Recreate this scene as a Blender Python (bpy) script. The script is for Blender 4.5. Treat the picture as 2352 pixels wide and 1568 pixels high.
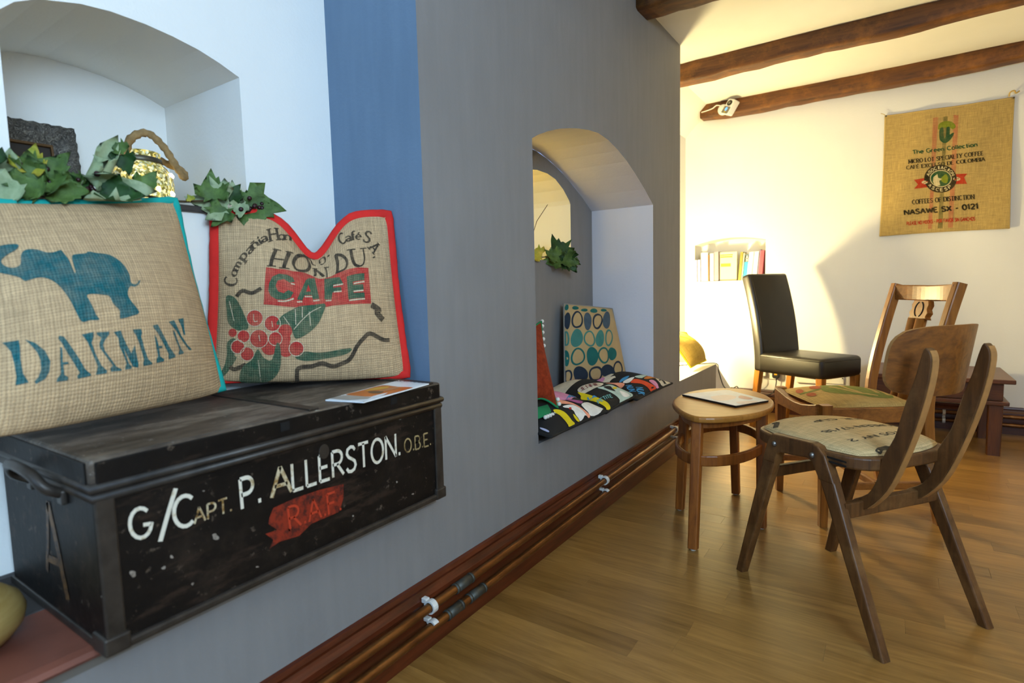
import bpy, bmesh, math, random
import numpy as np
from mathutils import Vector, Matrix

# The room is laid out in units of the lens height (the camera stands at height 1) and brought to metres by K at the end.
K = 0.87
sc = bpy.context.scene
for o in list(bpy.data.objects): bpy.data.objects.remove(o)
COL = sc.collection
random.seed(7)

def lin(c):
    """sRGB 0-255 (tuple or '#rrggbb') to linear"""
    if isinstance(c, str): c = tuple(int(c[i:i + 2], 16) for i in (1, 3, 5))
    return tuple(((x / 255) / 12.92 if x / 255 <= .04045 else ((x / 255 + .055) / 1.055) ** 2.4) for x in c)

# ---------------------------------------------------------------- camera
cd = bpy.data.cameras.new('camera'); cam = bpy.data.objects.new('camera', cd); COL.objects.link(cam)
right, down, fwd = (.82951, .55794, -.02485), (.02952, -.08823, -.99566), (-.55772, .82517, -.08966)
cam.matrix_world = Matrix(((right[0], -down[0], -fwd[0], 0), (right[1], -down[1], -fwd[1], 0), (right[2], -down[2], -fwd[2], K), (0, 0, 0, 1)))
cd.sensor_width = 36; cd.lens = 1300 / 2352 * 36; cd.clip_start = .02
cd.dof.use_dof = True; cd.dof.focus_distance = 2.1 * K; cd.dof.aperture_fstop = 3.6
sc.camera = cam

# ---------------------------------------------------------------- world, lights, exposure
world = bpy.data.worlds.new('world'); sc.world = world; world.use_nodes = True
world.node_tree.nodes['Background'].inputs[0].default_value = (*lin('#a9c8ff'), 1)
world.node_tree.nodes['Background'].inputs[1].default_value = 1.0
def area(name, loc, target, size, size_y, power, col):
    l = bpy.data.lights.new(name, 'AREA'); l.shape = 'RECTANGLE'; l.size = size * K; l.size_y = size_y * K
    l.energy = power; l.color = col
    o = bpy.data.objects.new(name, l); COL.objects.link(o)
    d = Vector(target) - Vector(loc)
    o.matrix_world = Matrix.Translation(Vector(loc) * K) @ d.to_track_quat('-Z', 'Y').to_matrix().to_4x4()
    return o
# daylight through the side window (behind the camera, to the right) and the small rear window
area('window_daylight_side', (1.55, -.45, 1.88), (-1.45, .30, 1.95), 1.1, .85, 60, (.54, .77, 1.0))
area('window_daylight_rear', (-.35, -2.1, 1.55), (-1.1, 1.2, 1.4), .9, 1.0, 13, (.28, .58, 1.0))
sc.view_settings.view_transform = 'Standard'; sc.view_settings.look = 'None'
sc.view_settings.exposure = 0.04; sc.view_settings.gamma = 1; sc.view_settings.use_curve_mapping = False
sc.cycles.use_denoising = True
sc.cycles.max_bounces = 5; sc.cycles.diffuse_bounces = 3; sc.cycles.glossy_bounces = 2; sc.cycles.transmission_bounces = 2
sc.cycles.use_adaptive_sampling = True; sc.cycles.adaptive_threshold = .06
sc.cycles.sample_clamp_indirect = 6.0; sc.cycles.caustics_reflective = False; sc.cycles.caustics_refractive = False

# ---------------------------------------------------------------- materials
MATS = {}
class N:
    def __init__(s, name):
        s.m = bpy.data.materials.new(name); s.m.use_nodes = True
        s.nt = s.m.node_tree; s.b = s.nt.nodes['Principled BSDF']; MATS[name] = s.m
    def n(s, t, **kw):
        x = s.nt.nodes.new(t)
        for k, v in kw.items():
            if k.startswith('i_'): x.inputs[k[2:].replace('_', ' ')].default_value = v
            else: setattr(x, k, v)
        return x
    def l(s, a, b): s.nt.links.new(a, b)
    def coords(s, kind='Object', scale=(1, 1, 1), rand=False):
        tc = s.n('ShaderNodeTexCoord'); mp = s.n('ShaderNodeMapping'); mp.inputs['Scale'].default_value = scale
        s.l(tc.outputs[kind], mp.inputs['Vector'])
        if rand:
            oi = s.n('ShaderNodeObjectInfo'); mu = s.n('ShaderNodeMath', operation='MULTIPLY'); mu.inputs[1].default_value = 37.
            s.l(oi.outputs['Random'], mu.inputs[0]); cx = s.n('ShaderNodeCombineXYZ')
            for i in range(3): s.l(mu.outputs[0], cx.inputs[i])
            s.l(cx.outputs[0], mp.inputs['Location'])
        return mp.outputs[0]
    def noise(s, vec, scale, detail=4, rough=.55, dist=0):
        x = s.n('ShaderNodeTexNoise'); x.inputs['Scale'].default_value = scale; x.inputs['Detail'].default_value = detail
        x.inputs['Roughness'].default_value = rough; x.inputs['Distortion'].default_value = dist
        s.l(vec, x.inputs['Vector']); return x.outputs['Fac']
    def ramp(s, fac, stops):
        r = s.n('ShaderNodeValToRGB'); e = r.color_ramp.elements
        while len(e) < len(stops): e.new(.5)
        for i, (p, c) in enumerate(stops): e[i].position = p; e[i].color = (*c, 1) if len(c) == 3 else c
        s.l(fac, r.inputs[0]); return r.outputs[0]
    def mix(s, fac, a, b, mode='MIX'):
        x = s.n('ShaderNodeMix', data_type='RGBA', blend_type=mode)
        for sock, v in ((x.inputs[0], fac), (x.inputs[6], a), (x.inputs[7], b)):
            if isinstance(v, (int, float)): sock.default_value = v
            elif isinstance(v, tuple): sock.default_value = (*v, 1)
            else: s.l(v, sock)
        return x.outputs[2]
    def math(s, op, a, b=None, c=None):
        x = s.n('ShaderNodeMath', operation=op)
        for i, v in enumerate((a, b, c)):
            if v is None: continue
            if isinstance(v, (int, float)): x.inputs[i].default_value = v
            else: s.l(v, x.inputs[i])
        return x.outputs[0]
    def bump(s, h, strength=.3, dist=.002):
        x = s.n('ShaderNodeBump'); x.inputs['Strength'].default_value = strength; x.inputs['Distance'].default_value = dist
        s.l(h, x.inputs['Height']); s.l(x.outputs[0], s.b.inputs['Normal'])
    def col(s, c):
        if isinstance(c, tuple): s.b.inputs['Base Color'].default_value = (*c, 1)
        else: s.l(c, s.b.inputs['Base Color'])
    def set(s, rough=.6, metal=0, spec=.5):
        s.b.inputs['Roughness'].default_value = rough; s.b.inputs['Metallic'].default_value = metal
        s.b.inputs['Specular IOR Level'].default_value = spec
        return s.m
def plain(name, c, rough=.6, metal=0, var=.08, vs=9, bs=60, bst=.08, bd=.001, spec=.4, kind='Object'):
    k = N(name); v = k.coords(kind); c = lin(c)
    lo = tuple(x * (1 - var) for x in c); hi = tuple(min(1, x * (1 + var)) for x in c)
    k.col(k.ramp(k.noise(v, vs), [(.3, lo), (.7, hi)]))
    if bst: k.bump(k.noise(v, bs, 3), bst, bd)
    return k.set(rough, metal, spec)
def paint(name, c, rough=.75, patch=.07, streak=.05):
    """brushed wall paint: slow patches, faint vertical brushing and fine roller grain"""
    k = N(name); v = k.coords(); c = lin(c)
    a = k.noise(v, 1.7, 3, .6); b = k.noise(k.coords('Object', (9, 9, 1.1)), 3, 2)
    base = k.ramp(a, [(.3, tuple(x * (1 - patch) for x in c)), (.7, tuple(min(1, x * (1 + patch)) for x in c))])
    k.col(k.mix(streak, base, k.ramp(b, [(.35, (0, 0, 0)), (.65, (1, 1, 1))]), 'SOFT_LIGHT'))
    k.bump(k.math('ADD', k.noise(v, 95, 2), k.math('MULTIPLY', k.noise(v, 9, 2), 2.)), .22, .0022)
    return k.set(rough, 0, .3)
def wood(name, light, dark, axis='x', scale=1., rough=.45, rand=False, contrast=(.32, .68), spec=.45, coat=0, wear=None):
    k = N(name); st = {'x': (1.1, 13, 13), 'y': (13, 1.1, 13), 'z': (13, 13, 1.1)}[axis]
    v = k.coords('Object', tuple(x * scale for x in st), rand)
    g = k.noise(v, 2.1, 6, .62, 1.2); f = k.noise(v, 9, 3, .6)
    base = k.ramp(k.math('ADD', k.math('MULTIPLY', g, .72), k.math('MULTIPLY', f, .28)), [(contrast[0], lin(dark)), (contrast[1], lin(light))])
    if wear:
        w = k.noise(k.coords('Object', (1, 1, 1), rand), 7, 5, .7)
        base = k.mix(k.ramp(w, [(.5, (0, 0, 0)), (.75, (.75,) * 3)]), base, lin(wear))
    if rand:
        oi = k.n('ShaderNodeObjectInfo')
        base = k.mix(1.0, base, k.ramp(oi.outputs['Random'], [(0, (.70, .68, .65)), (1, (1.0, 1.0, 1.0))]), 'MULTIPLY')
    k.col(base); k.bump(f, .12, .001)
    if coat: k.b.inputs['Coat Weight'].default_value = coat; k.b.inputs['Coat Roughness'].default_value = .25
    return k.set(rough, 0, spec)
def weave(name, c, gap, pitch=.0052, ink=None, cover=.9, fade=.35, rough=.9):
    """plain-woven jute seen through its cloth coordinates; ink sits on the threads and leaves the gaps"""
    k = N(name); uv = k.n('ShaderNodeUVMap'); uv.uv_map = 'cloth'; sp = k.n('ShaderNodeSeparateXYZ'); k.l(uv.outputs[0], sp.inputs[0])
    wob = k.noise(uv.outputs[0], 60, 2)
    u = k.math('ADD', k.math('MULTIPLY', sp.outputs[0], math.pi / pitch), k.math('MULTIPLY', wob, 2.2))
    v = k.math('ADD', k.math('MULTIPLY', sp.outputs[1], math.pi / pitch), k.math('MULTIPLY', wob, 2.2))
    su = k.math('ABSOLUTE', k.math('SINE', u)); sv = k.math('ABSOLUTE', k.math('SINE', v))
    h = k.math('POWER', k.math('MULTIPLY', su, sv), .6)
    mu = k.n('ShaderNodeMapping'); mu.inputs['Scale'].default_value = (14, 190, 1); k.l(uv.outputs[0], mu.inputs[0])
    mv = k.n('ShaderNodeMapping'); mv.inputs['Scale'].default_value = (190, 14, 1); k.l(uv.outputs[0], mv.inputs[0])
    slub = k.math('MULTIPLY', k.math('ADD', k.noise(mu.outputs[0], 1, 3), k.noise(mv.outputs[0], 1, 3)), .5)
    cl = lin(c); thread = k.ramp(slub, [(.34, tuple(x * .72 for x in cl)), (.66, tuple(min(1, x * 1.25) for x in cl))])
    if ink is not None:
        inked = k.mix(1.0, k.ramp(slub, [(.34, (.75,) * 3), (.66, (1.2,) * 3)]), lin(ink), 'MULTIPLY')
        worn = k.noise(uv.outputs[0], 26, 5, .7)
        fac = k.math('MULTIPLY', k.ramp(worn, [(.28, (1 - fade,) * 3), (.62, (1,) * 3)]), k.ramp(slub, [(.62, (cover,) * 3), (.78, (cover * .45,) * 3)]))
        thread = k.mix(fac, thread, inked)
    k.col(k.mix(k.ramp(h, [(.06, (0, 0, 0)), (.42, (1, 1, 1))]), lin(gap), thread))
    k.bump(h, .55, .0016)
    return k.set(rough, 0, .15)
def glow(name, c, strength):
    k = N(name); k.b.inputs['Base Color'].default_value = (*lin(c), 1)
    k.b.inputs['Emission Color'].default_value = (*lin(c), 1); k.b.inputs['Emission Strength'].default_value = strength
    return k.m

# ---------------------------------------------------------------- object helpers
ORG = {}
def _props(o, label=None, cat=None, group=None, kind=None):
    for k_, v_ in (('label', label), ('category', cat), ('group', group), ('kind', kind)):
        if v_: o[k_] = v_
    return o
def thing(name, loc, label, cat, group=None):
    o = bpy.data.objects.new(name, None); o.empty_display_size = .05; COL.objects.link(o)
    o.location = loc; ORG[o.name] = np.array(loc, float)
    return _props(o, label, cat, group)
def obj(name, vf, mat, parent=None, smooth=False, origin=None, uv=None, label=None, cat=None, group=None, kind=None, mats=None, midx=None):
    """link one mesh object; vertices are given in room coordinates"""
    V = np.asarray(vf[0], float).reshape(-1, 3)
    if parent is not None: org = ORG[parent.name]
    elif origin is not None: org = np.array(origin, float)
    else: org = np.array([(V[:, 0].min() + V[:, 0].max()) / 2, (V[:, 1].min() + V[:, 1].max()) / 2, V[:, 2].min()])
    me = bpy.data.meshes.new(name); me.from_pydata((V - org).tolist(), [], [list(f) for f in vf[1]])
    for m_ in (mats or [mat]): me.materials.append(m_ if not isinstance(m_, str) else MATS[m_])
    if midx is not None: me.polygons.foreach_set('material_index', np.asarray(midx, dtype=np.int32))
    if smooth: me.polygons.foreach_set('use_smooth', [True] * len(me.polygons))
    if uv is not None:
        l_ = me.uv_layers.new(name='cloth'); idx = np.empty(len(me.loops), dtype=np.int32); me.loops.foreach_get('vertex_index', idx)
        l_.data.foreach_set('uv', np.asarray(uv, dtype=np.float32)[idx].ravel())
    me.validate(); me.update()
    o = bpy.data.objects.new(name, me); COL.objects.link(o)
    if parent is not None: o.parent = parent; ORG[o.name] = org
    else: o.location = org; ORG[o.name] = org
    return _props(o, label, cat, group, kind)
def bm_out(bm):
    bm.verts.ensure_lookup_table(); bm.verts.index_update()
    r = ([v.co[:] for v in bm.verts], [[v.index for v in f.verts] for f in bm.faces]); bm.free(); return r
def join(*parts):
    V, F = [], []
    for v, f in parts:
        n = len(V); V += [tuple(p) for p in v]; F += [[i + n for i in q] for q in f]
    return V, F
def xf(vf, M):
    return [tuple(M @ Vector(p)) for p in vf[0]], vf[1]
def box(x0, x1, y0, y1, z0, z1, bev=0, seg=2):
    bm = bmesh.new(); bmesh.ops.create_cube(bm, size=1)
    for v in bm.verts:
        v.co = Vector(((x0 + x1) / 2 + v.co.x * (x1 - x0), (y0 + y1) / 2 + v.co.y * (y1 - y0), (z0 + z1) / 2 + v.co.z * (z1 - z0)))
    if bev: bmesh.ops.bevel(bm, geom=list(bm.edges), offset=bev, segments=seg, affect='EDGES', profile=.5)
    return bm_out(bm)
def frame_M(o, ex, ey, ez=(0, 0, 1)):
    ex, ey, ez = Vector(ex), Vector(ey), Vector(ez)
    return Matrix(((ex.x, ey.x, ez.x, o[0]), (ex.y, ey.y, ez.y, o[1]), (ex.z, ey.z, ez.z, o[2]), (0, 0, 0, 1)))
def prism(poly, a0, a1, M=None, bev=0, seg=2):
    """polygon in the local xy plane pushed from a0 to a1 along local z"""
    bm = bmesh.new(); vs = [bm.verts.new((p[0], p[1], a0)) for p in poly]; f = bm.faces.new(vs)
    r = bmesh.ops.extrude_face_region(bm, geom=[f])
    for v in [g for g in r['geom'] if isinstance(g, bmesh.types.BMVert)]: v.co.z = a1
    bmesh.ops.recalc_face_normals(bm, faces=bm.faces)
    if bev: bmesh.ops.bevel(bm, geom=[e for e in bm.edges if abs(e.verts[0].co.z - e.verts[1].co.z) < 1e-7], offset=bev, segments=seg, affect='EDGES', profile=.5)
    out = bm_out(bm); return xf(out, M) if M is not None else out
def sweep(path, sect, ups=None, closed=False, scale=None, cap=True):
    """carry a 2-D section (list of (a,b)) along a path; a along 'up' x tangent, b along up"""
    P = [Vector(p) for p in path]; n = len(P); V, F = [], []; m = len(sect); up = Vector(ups[0] if ups else (0, 0, 1)); prev = None
    for i, p in enumerate(P):
        if closed: t = P[(i + 1) % n] - P[i - 1]
        else: t = P[min(i + 1, n - 1)] - P[max(i - 1, 0)]
        t.normalize()
        if ups and len(ups) == n: up = Vector(ups[i])
        elif prev is not None and not ups: up = prev
        a = t.cross(up)
        if a.length < 1e-5: a = t.cross(Vector((1, 0, 0)))
        a.normalize(); b = a.cross(t).normalized(); prev = b
        k = scale[i] if scale is not None else 1
        for (x, y) in sect: V.append(tuple(p + a * x * k + b * y * k))
    for i in range(n if closed else n - 1):
        j = (i + 1) % n
        for q in range(m): F.append([i * m + q, i * m + (q + 1) % m, j * m + (q + 1) % m, j * m + q])
    if not closed and cap: F.append(list(range(m))[::-1]); F.append([(n - 1) * m + q for q in range(m)])
    return V, F
def circ(r, n=10, ry=None): return [(r * math.cos(2 * math.pi * i / n), (ry or r) * math.sin(2 * math.pi * i / n)) for i in range(n)]
def rect(w, h): return [(-w / 2, -h / 2), (w / 2, -h / 2), (w / 2, h / 2), (-w / 2, h / 2)]
def rrect(w, h, r, n=3):
    out = []
    for cx, cy, a in ((w / 2 - r, h / 2 - r, 0), (-w / 2 + r, h / 2 - r, 90), (-w / 2 + r, -h / 2 + r, 180), (w / 2 - r, -h / 2 + r, 270)):
        for i in range(n + 1): t = math.radians(a + 90 * i / n); out.append((cx + r * math.cos(t), cy + r * math.sin(t)))
    return out
def tube(path, r, n=10, closed=False, scale=None): return sweep(path, circ(r, n), None, closed, scale)
def bar(p, q, w, h, up=(0, 0, 1), w2=None, h2=None, r=.004):
    """a tapered squared member from p to q with eased edges"""
    k1 = rrect(w, h, min(r, w / 3, h / 3), 2); k2 = rrect(w2 or w, h2 or h, min(r, (w2 or w) / 3, (h2 or h) / 3), 2)
    a, fa = sweep([p, q], k1, [up]); b, fb = sweep([p, q], k2, [up]); n = len(k1)
    return a[:n] + b[n:], fa
def lathe(prof, o, n=28, axis=None):
    V, F = [], []; m = len(prof)
    for i in range(n):
        t = 2 * math.pi * i / n
        for r, z in prof: V.append((o[0] + r * math.cos(t), o[1] + r * math.sin(t), o[2] + z))
    for i in range(n):
        j = (i + 1) % n
        for q in range(m - 1): F.append([i * m + q, j * m + q, j * m + q + 1, i * m + q + 1])
    return V, F
def ball(o, r, n=10, sz=(1, 1, 1)):
    bm = bmesh.new(); bmesh.ops.create_uvsphere(bm, u_segments=n, v_segments=max(6, n * 2 // 3), radius=r)
    for v in bm.verts: v.co = Vector((o[0] + v.co.x * sz[0], o[1] + v.co.y * sz[1], o[2] + v.co.z * sz[2]))
    return bm_out(bm)
def smooth_path(pts, k=6, closed=False):
    P = [np.array(p, float) for p in pts]; n = len(P); out = []
    rng = range(n) if closed else range(n - 1)
    for i in rng:
        p0, p1, p2, p3 = (P[(i - 1) % n], P[i], P[(i + 1) % n], P[(i + 2) % n]) if closed else (P[max(i - 1, 0)], P[i], P[i + 1], P[min(i + 2, n - 1)])
        for j in range(k):
            t = j / k
            out.append(.5 * ((2 * p1) + (-p0 + p2) * t + (2 * p0 - 5 * p1 + 4 * p2 - p3) * t * t + (-p0 + 3 * p1 - 3 * p2 + p3) * t ** 3))
    if not closed: out.append(P[-1])
    return [tuple(p) for p in out]
# ================================================================ the room
XF, XB, YE, ZC = -1.08, -1.45, 4.75, 2.40          # grey wall face, recess back, far wall, ceiling
YR0, YR1, SILL = -.75, 1.18, .448                  # first recess
XR, YB = 1.65, -2.2                                  # right wall, rear wall
paint('grey_paint', '#848180', .78, .05, .035)
paint('daylit_grey_paint', '#6a8098', .78, .06, .05)  # grey paint with the blue daylight on the recess return put into its colour
paint('white_paint', '#f3f1ec', .8, .02, .02)
paint('lilac_white_paint', '#dfdce2', .8, .02, .02)
paint('cream_paint', '#ece6d2', .8, .03, .03)
paint('ceiling_paint', '#f5f3ee', .85, .03, .02)
wood('mahogany', '#6b2f17', '#331207', 'y', 1, .33, spec=.5)
wood('mahogany_across', '#5c2a15', '#2c1006', 'x', 1, .36, spec=.5)
wood('oak_beam', '#7a4a1c', '#2e1808', 'x', .8, .62, contrast=(.3, .72), wear='#96601f')
wood('vinyl_plank', '#b08446', '#7b5526', 'x', 1.15, .30, rand=True, contrast=(.28, .72), spec=.45)
plain('quarry_tile', '#7a4636', .45, var=.15, vs=14)
plain('slate_tile', '#3d3836', .5, var=.15, vs=14)
plain('tile_joint', '#6e675f', .9)
plain('floor_base', '#5f4220', .8)

def quads(L):
    V, F = [], []
    for q in L:
        n = len(V); V += [tuple(p) for p in q]; F.append(list(range(n, n + len(q))))
    return V, F
# ---- grey wall with the seat niche
ARCH2 = [(1.757, 1.535), (1.80, 1.556), (1.87, 1.583), (1.958, 1.611), (2.04, 1.631), (2.122, 1.647), (2.21, 1.660), (2.306, 1.667), (2.41, 1.658), (2.516, 1.634), (2.62, 1.602), (2.728, 1.558), (2.85, 1.502), (2.972, 1.436)]
S2, X2, Y0, Y1 = .430, -1.440, 1.757, 2.972
INN = [(2.10, 1.45), (2.14, 1.49), (2.20, 1.53), (2.28, 1.56), (2.38, 1.573), (2.48, 1.571), (2.56, 1.555), (2.64, 1.515), (2.70, 1.468), (2.715, 1.447)]
SI, XI = 1.145, -1.74
g, w, b, c_ = [], [], [], []
g.append([(XF, YR0, 0), (XF, YR1, 0), (XF, YR1, SILL - .02), (XF, YR0, SILL - .02)])        # apron under the first recess
g.append([(XF, YB, 0), (XF, YR0, 0), (XF, YR0, ZC), (XF, YB, ZC)])
g.append([(XF, YR1, 0), (XF, Y0, 0), (XF, Y0, ZC), (XF, YR1, ZC)])
g.append([(XF, Y0, 0), (XF, Y1, 0), (XF, Y1, S2), (XF, Y0, S2)])
g.append([(XF, Y1, 0), (XF, 3.43, 0), (XF, 3.43, ZC), (XF, Y1, ZC)])
for (a, za), (d, zd) in zip(ARCH2, ARCH2[1:]):
    g.append([(XF, a, za), (XF, d, zd), (XF, d, ZC), (XF, a, ZC)])
    w.append([(XF, a, za), (X2, a, za), (X2, d, zd), (XF, d, zd)])
w.append([(XF, Y1, S2), (X2, Y1, S2), (X2, Y1, ARCH2[-1][1]), (XF, Y1, ARCH2[-1][1])])
w.append([(XF, Y0, S2), (XF, Y0, ARCH2[0][1]), (X2, Y0, ARCH2[0][1]), (X2, Y0, S2)])
g.append([(XF, Y0, S2), (XF, Y1, S2), (X2, Y1, S2), (X2, Y0, S2)])
def z2(y):                                           # height of the big arch at y
    return float(np.interp(y, [p[0] for p in ARCH2], [p[1] for p in ARCH2]))
g.append([(X2, Y0, S2), (X2, Y1, S2), (X2, Y1, SI), (X2, Y0, SI)])
g.append([(X2, Y0, SI), (X2, INN[0][0], SI), (X2, INN[0][0], z2(INN[0][0])), (X2, 1.9, z2(1.9)), (X2, Y0, z2(Y0))])
g.append([(X2, INN[-1][0], SI), (X2, Y1, SI), (X2, Y1, z2(Y1)), (X2, 2.85, z2(2.85)), (X2, INN[-1][0], z2(INN[-1][0]))])
for (a, za), (d, zd) in zip(INN, INN[1:]):
    g.append([(X2, a, za), (X2, d, zd), (X2, d, z2(d)), (X2, a, z2(a))])
    c_.append([(X2, a, za), (XI, a, za), (XI, d, zd), (X2, d, zd)])
c_ += [[(X2, INN[-1][0], SI), (XI, INN[-1][0], SI), (XI, INN[-1][0], INN[-1][1]), (X2, INN[-1][0], INN[-1][1])],
       [(X2, INN[0][0], SI), (X2, INN[0][0], INN[0][1]), (XI, INN[0][0], INN[0][1]), (XI, INN[0][0], SI)],
       [(X2, INN[0][0], SI), (XI, INN[0][0], SI), (XI, INN[-1][0], SI), (X2, INN[-1][0], SI)],
       [(XI, INN[0][0], SI), (XI, INN[-1][0], SI)] + [(XI, a, z) for a, z in INN[::-1]]]
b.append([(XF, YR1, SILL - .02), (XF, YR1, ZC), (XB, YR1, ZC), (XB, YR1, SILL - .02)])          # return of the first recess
w2 = [[(XF, 3.43, .2), (XF, 3.43, ZC), (XB, 3.43, ZC), (XB, 3.43, .2)]]
V, F = quads(g + w + b + c_ + w2)
wall_left = obj('wall_left', (V, F), None, kind='structure', origin=(XF, 2, 0), mats=['grey_paint', 'lilac_white_paint', 'daylit_grey_paint', 'cream_paint', 'white_paint'],
    midx=[0] * len(g) + [1] * len(w) + [2] * len(b) + [3] * len(c_) + [4] * len(w2), label='grey painted plaster wall with an arched seat niche')
# ---- white back wall of the first recess with its arched display niche
ARCH1 = [(.401, 1.560), (.43, 1.588), (.47, 1.609), (.543, 1.628), (.60, 1.634), (.67, 1.632), (.73, 1.625), (.788, 1.614), (.84, 1.598), (.892, 1.577)]
S1, X1 = 1.225, -1.855
a_ = [[(XB, YR0, .40), (XB, YR1, .40), (XB, YR1, S1), (XB, YR0, S1)], [(XB, YR0, S1), (XB, .401, S1), (XB, .401, ZC), (XB, YR0, ZC)], [(XB, .892, S1), (XB, YR1, S1), (XB, YR1, ZC), (XB, .892, ZC)],
      [(XB, YR0, SILL - .02), (XB, YR0, ZC), (XF, YR0, ZC), (XF, YR0, SILL - .02)], [(XB, YR0, .40), (XF, YR0, .40), (XF, YR1, .40), (XB, YR1, .40)]]
for (a, za), (d, zd) in zip(ARCH1, ARCH1[1:]):
    a_.append([(XB, a, za), (XB, d, zd), (XB, d, ZC), (XB, a, ZC)])
    a_.append([(XB, a, za), (X1, a, za), (X1, d, zd), (XB, d, zd)])
a_ += [[(XB, .892, S1), (X1, .892, S1), (X1, .892, 1.577), (XB, .892, 1.577)], [(XB, .401, S1), (XB, .401, 1.56), (X1, .401, 1.56), (X1, .401, S1)],
       [(XB, .401, S1), (X1, .401, S1), (X1, .892, S1), (XB, .892, S1)], [(X1, .401, S1), (X1, .892, S1)] + [(X1, a, z) for a, z in ARCH1[::-1]]]
wall_recess = obj('wall_left_recess', quads(a_), 'white_paint', kind='structure', origin=(XB, .5, .4), label='white plaster recess wall with an arched display niche')
# narrow dark sill board of the display niche
obj('trim_1', box(XB - .02, XB + .012, .401, .892, S1 - .012, S1 + .003, .003), 'slate_tile', kind='structure', label='thin dark sill edge of the white niche')
# tiles on the recess ledge
lt = obj('trim_2', box(XB, XF + .005, YR0, YR1, .40, SILL - .008), 'tile_joint', kind='structure', label='mortar bed under the ledge tiles')
y = YR0 + .01; i = 0
while y < YR1 - .02:
    y2 = min(y + .30, YR1 - .004)
    obj('tile', box(XB + .014, -1.262, y, y2 - .006, .425, SILL, .004), 'slate_tile', lt)
    pr = [(-1.256, .425), (-1.06, .425), (-1.046, .430), (-1.040, .437), (-1.046, .444), (-1.06, SILL), (-1.256, SILL)]
    obj('tile', prism(pr, y, y2 - .006, frame_M((0, 0, 0), (1, 0, 0), (0, 0, 1), (0, 1, 0))), 'quarry_tile', lt, smooth=False)
    y = y2
obj('trim_3', box(XB, XB + .014, YR0, YR1, SILL - .008, SILL + .016, .003), 'slate_tile', kind='structure', label='slim dark upstand along the back of the ledge')
# ---- far alcove with its low ledge
YL, ZL = 4.29, .42
al = [[(XB, 3.43, .2), (XB, YE, .2), (XB, YE, 2.2), (XB, 3.43, 2.2)], [(XB, 3.43, 2.2), (XB, 3.8, 2.2), (XB, 3.8, ZC), (XB, 3.43, ZC)],
      [(XB, 3.8, 2.2), (XB, YE, 2.2), (-1.25, YE, ZC), (-1.25, 3.8, ZC)], [(XB, 3.8, 2.2), (-1.25, 3.8, ZC), (XB, 3.8, ZC)],
      [(XF, YL, ZL), (XF, YE, .17), (XB, YE, .17), (XB, YL, ZL)], [(XF, YL, 0), (XF, YE, 0), (XF, YE, .17), (XF, YL, ZL)]]
lg = [[(XF, 3.43, 0), (XF, YL, 0), (XF, YL, ZL), (XF, 3.43, ZL)]]
lp = [[(XF, 3.43, ZL), (XF, YL, ZL), (XB, YL, ZL), (XB, 3.43, ZL)]]
obj('wall_left_alcove', quads(al + lg + lp), None, kind='structure', origin=(XB, 4, 0), mats=['white_paint', 'grey_paint', 'cream_paint'], midx=[0] * len(al) + [1] + [2],
    label='white alcove wall above a low grey ledge beside the corner')
# ---- far wall with the book niche
NX0, NX1, NZ = -1.372, -.832, 1.034
ARCH3 = [(NX0, 1.330), (-1.316, 1.347), (-1.24, 1.362), (-1.16, 1.372), (-1.085, 1.376), (-1.0, 1.372), (-.92, 1.362), (NX1, 1.343)]
ND = YE + .20
fw = [[(XB, YE, 0), (XR, YE, 0), (XR, YE, NZ), (XB, YE, NZ)], [(XB, YE, NZ), (NX0, YE, NZ), (NX0, YE, ZC), (XB, YE, ZC)], [(NX1, YE, NZ), (XR, YE, NZ), (XR, YE, ZC), (NX1, YE, ZC)]]
for (a, za), (d, zd) in zip(ARCH3, ARCH3[1:]):
    fw.append([(a, YE, za), (d, YE, zd), (d, YE, ZC), (a, YE, ZC)]); fw.append([(a, YE, za), (a, ND, za), (d, ND, zd), (d, YE, zd)])
fw += [[(NX0, YE, NZ), (NX0, ND, NZ), (NX0, ND, 1.33), (NX0, YE, 1.33)], [(NX1, YE, NZ), (NX1, YE, 1.343), (NX1, ND, 1.343), (NX1, ND, NZ)],
       [(NX0, YE, NZ), (NX1, YE, NZ), (NX1, ND, NZ), (NX0, ND, NZ)], [(NX0, ND, NZ), (NX1, ND, NZ)] + [(a, ND, z) for a, z in ARCH3[::-1]]]
obj('wall_far', quads(fw), 'white_paint', kind='structure', origin=(0, YE, 0), label='cream white end wall with a small arched book niche')
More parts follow.
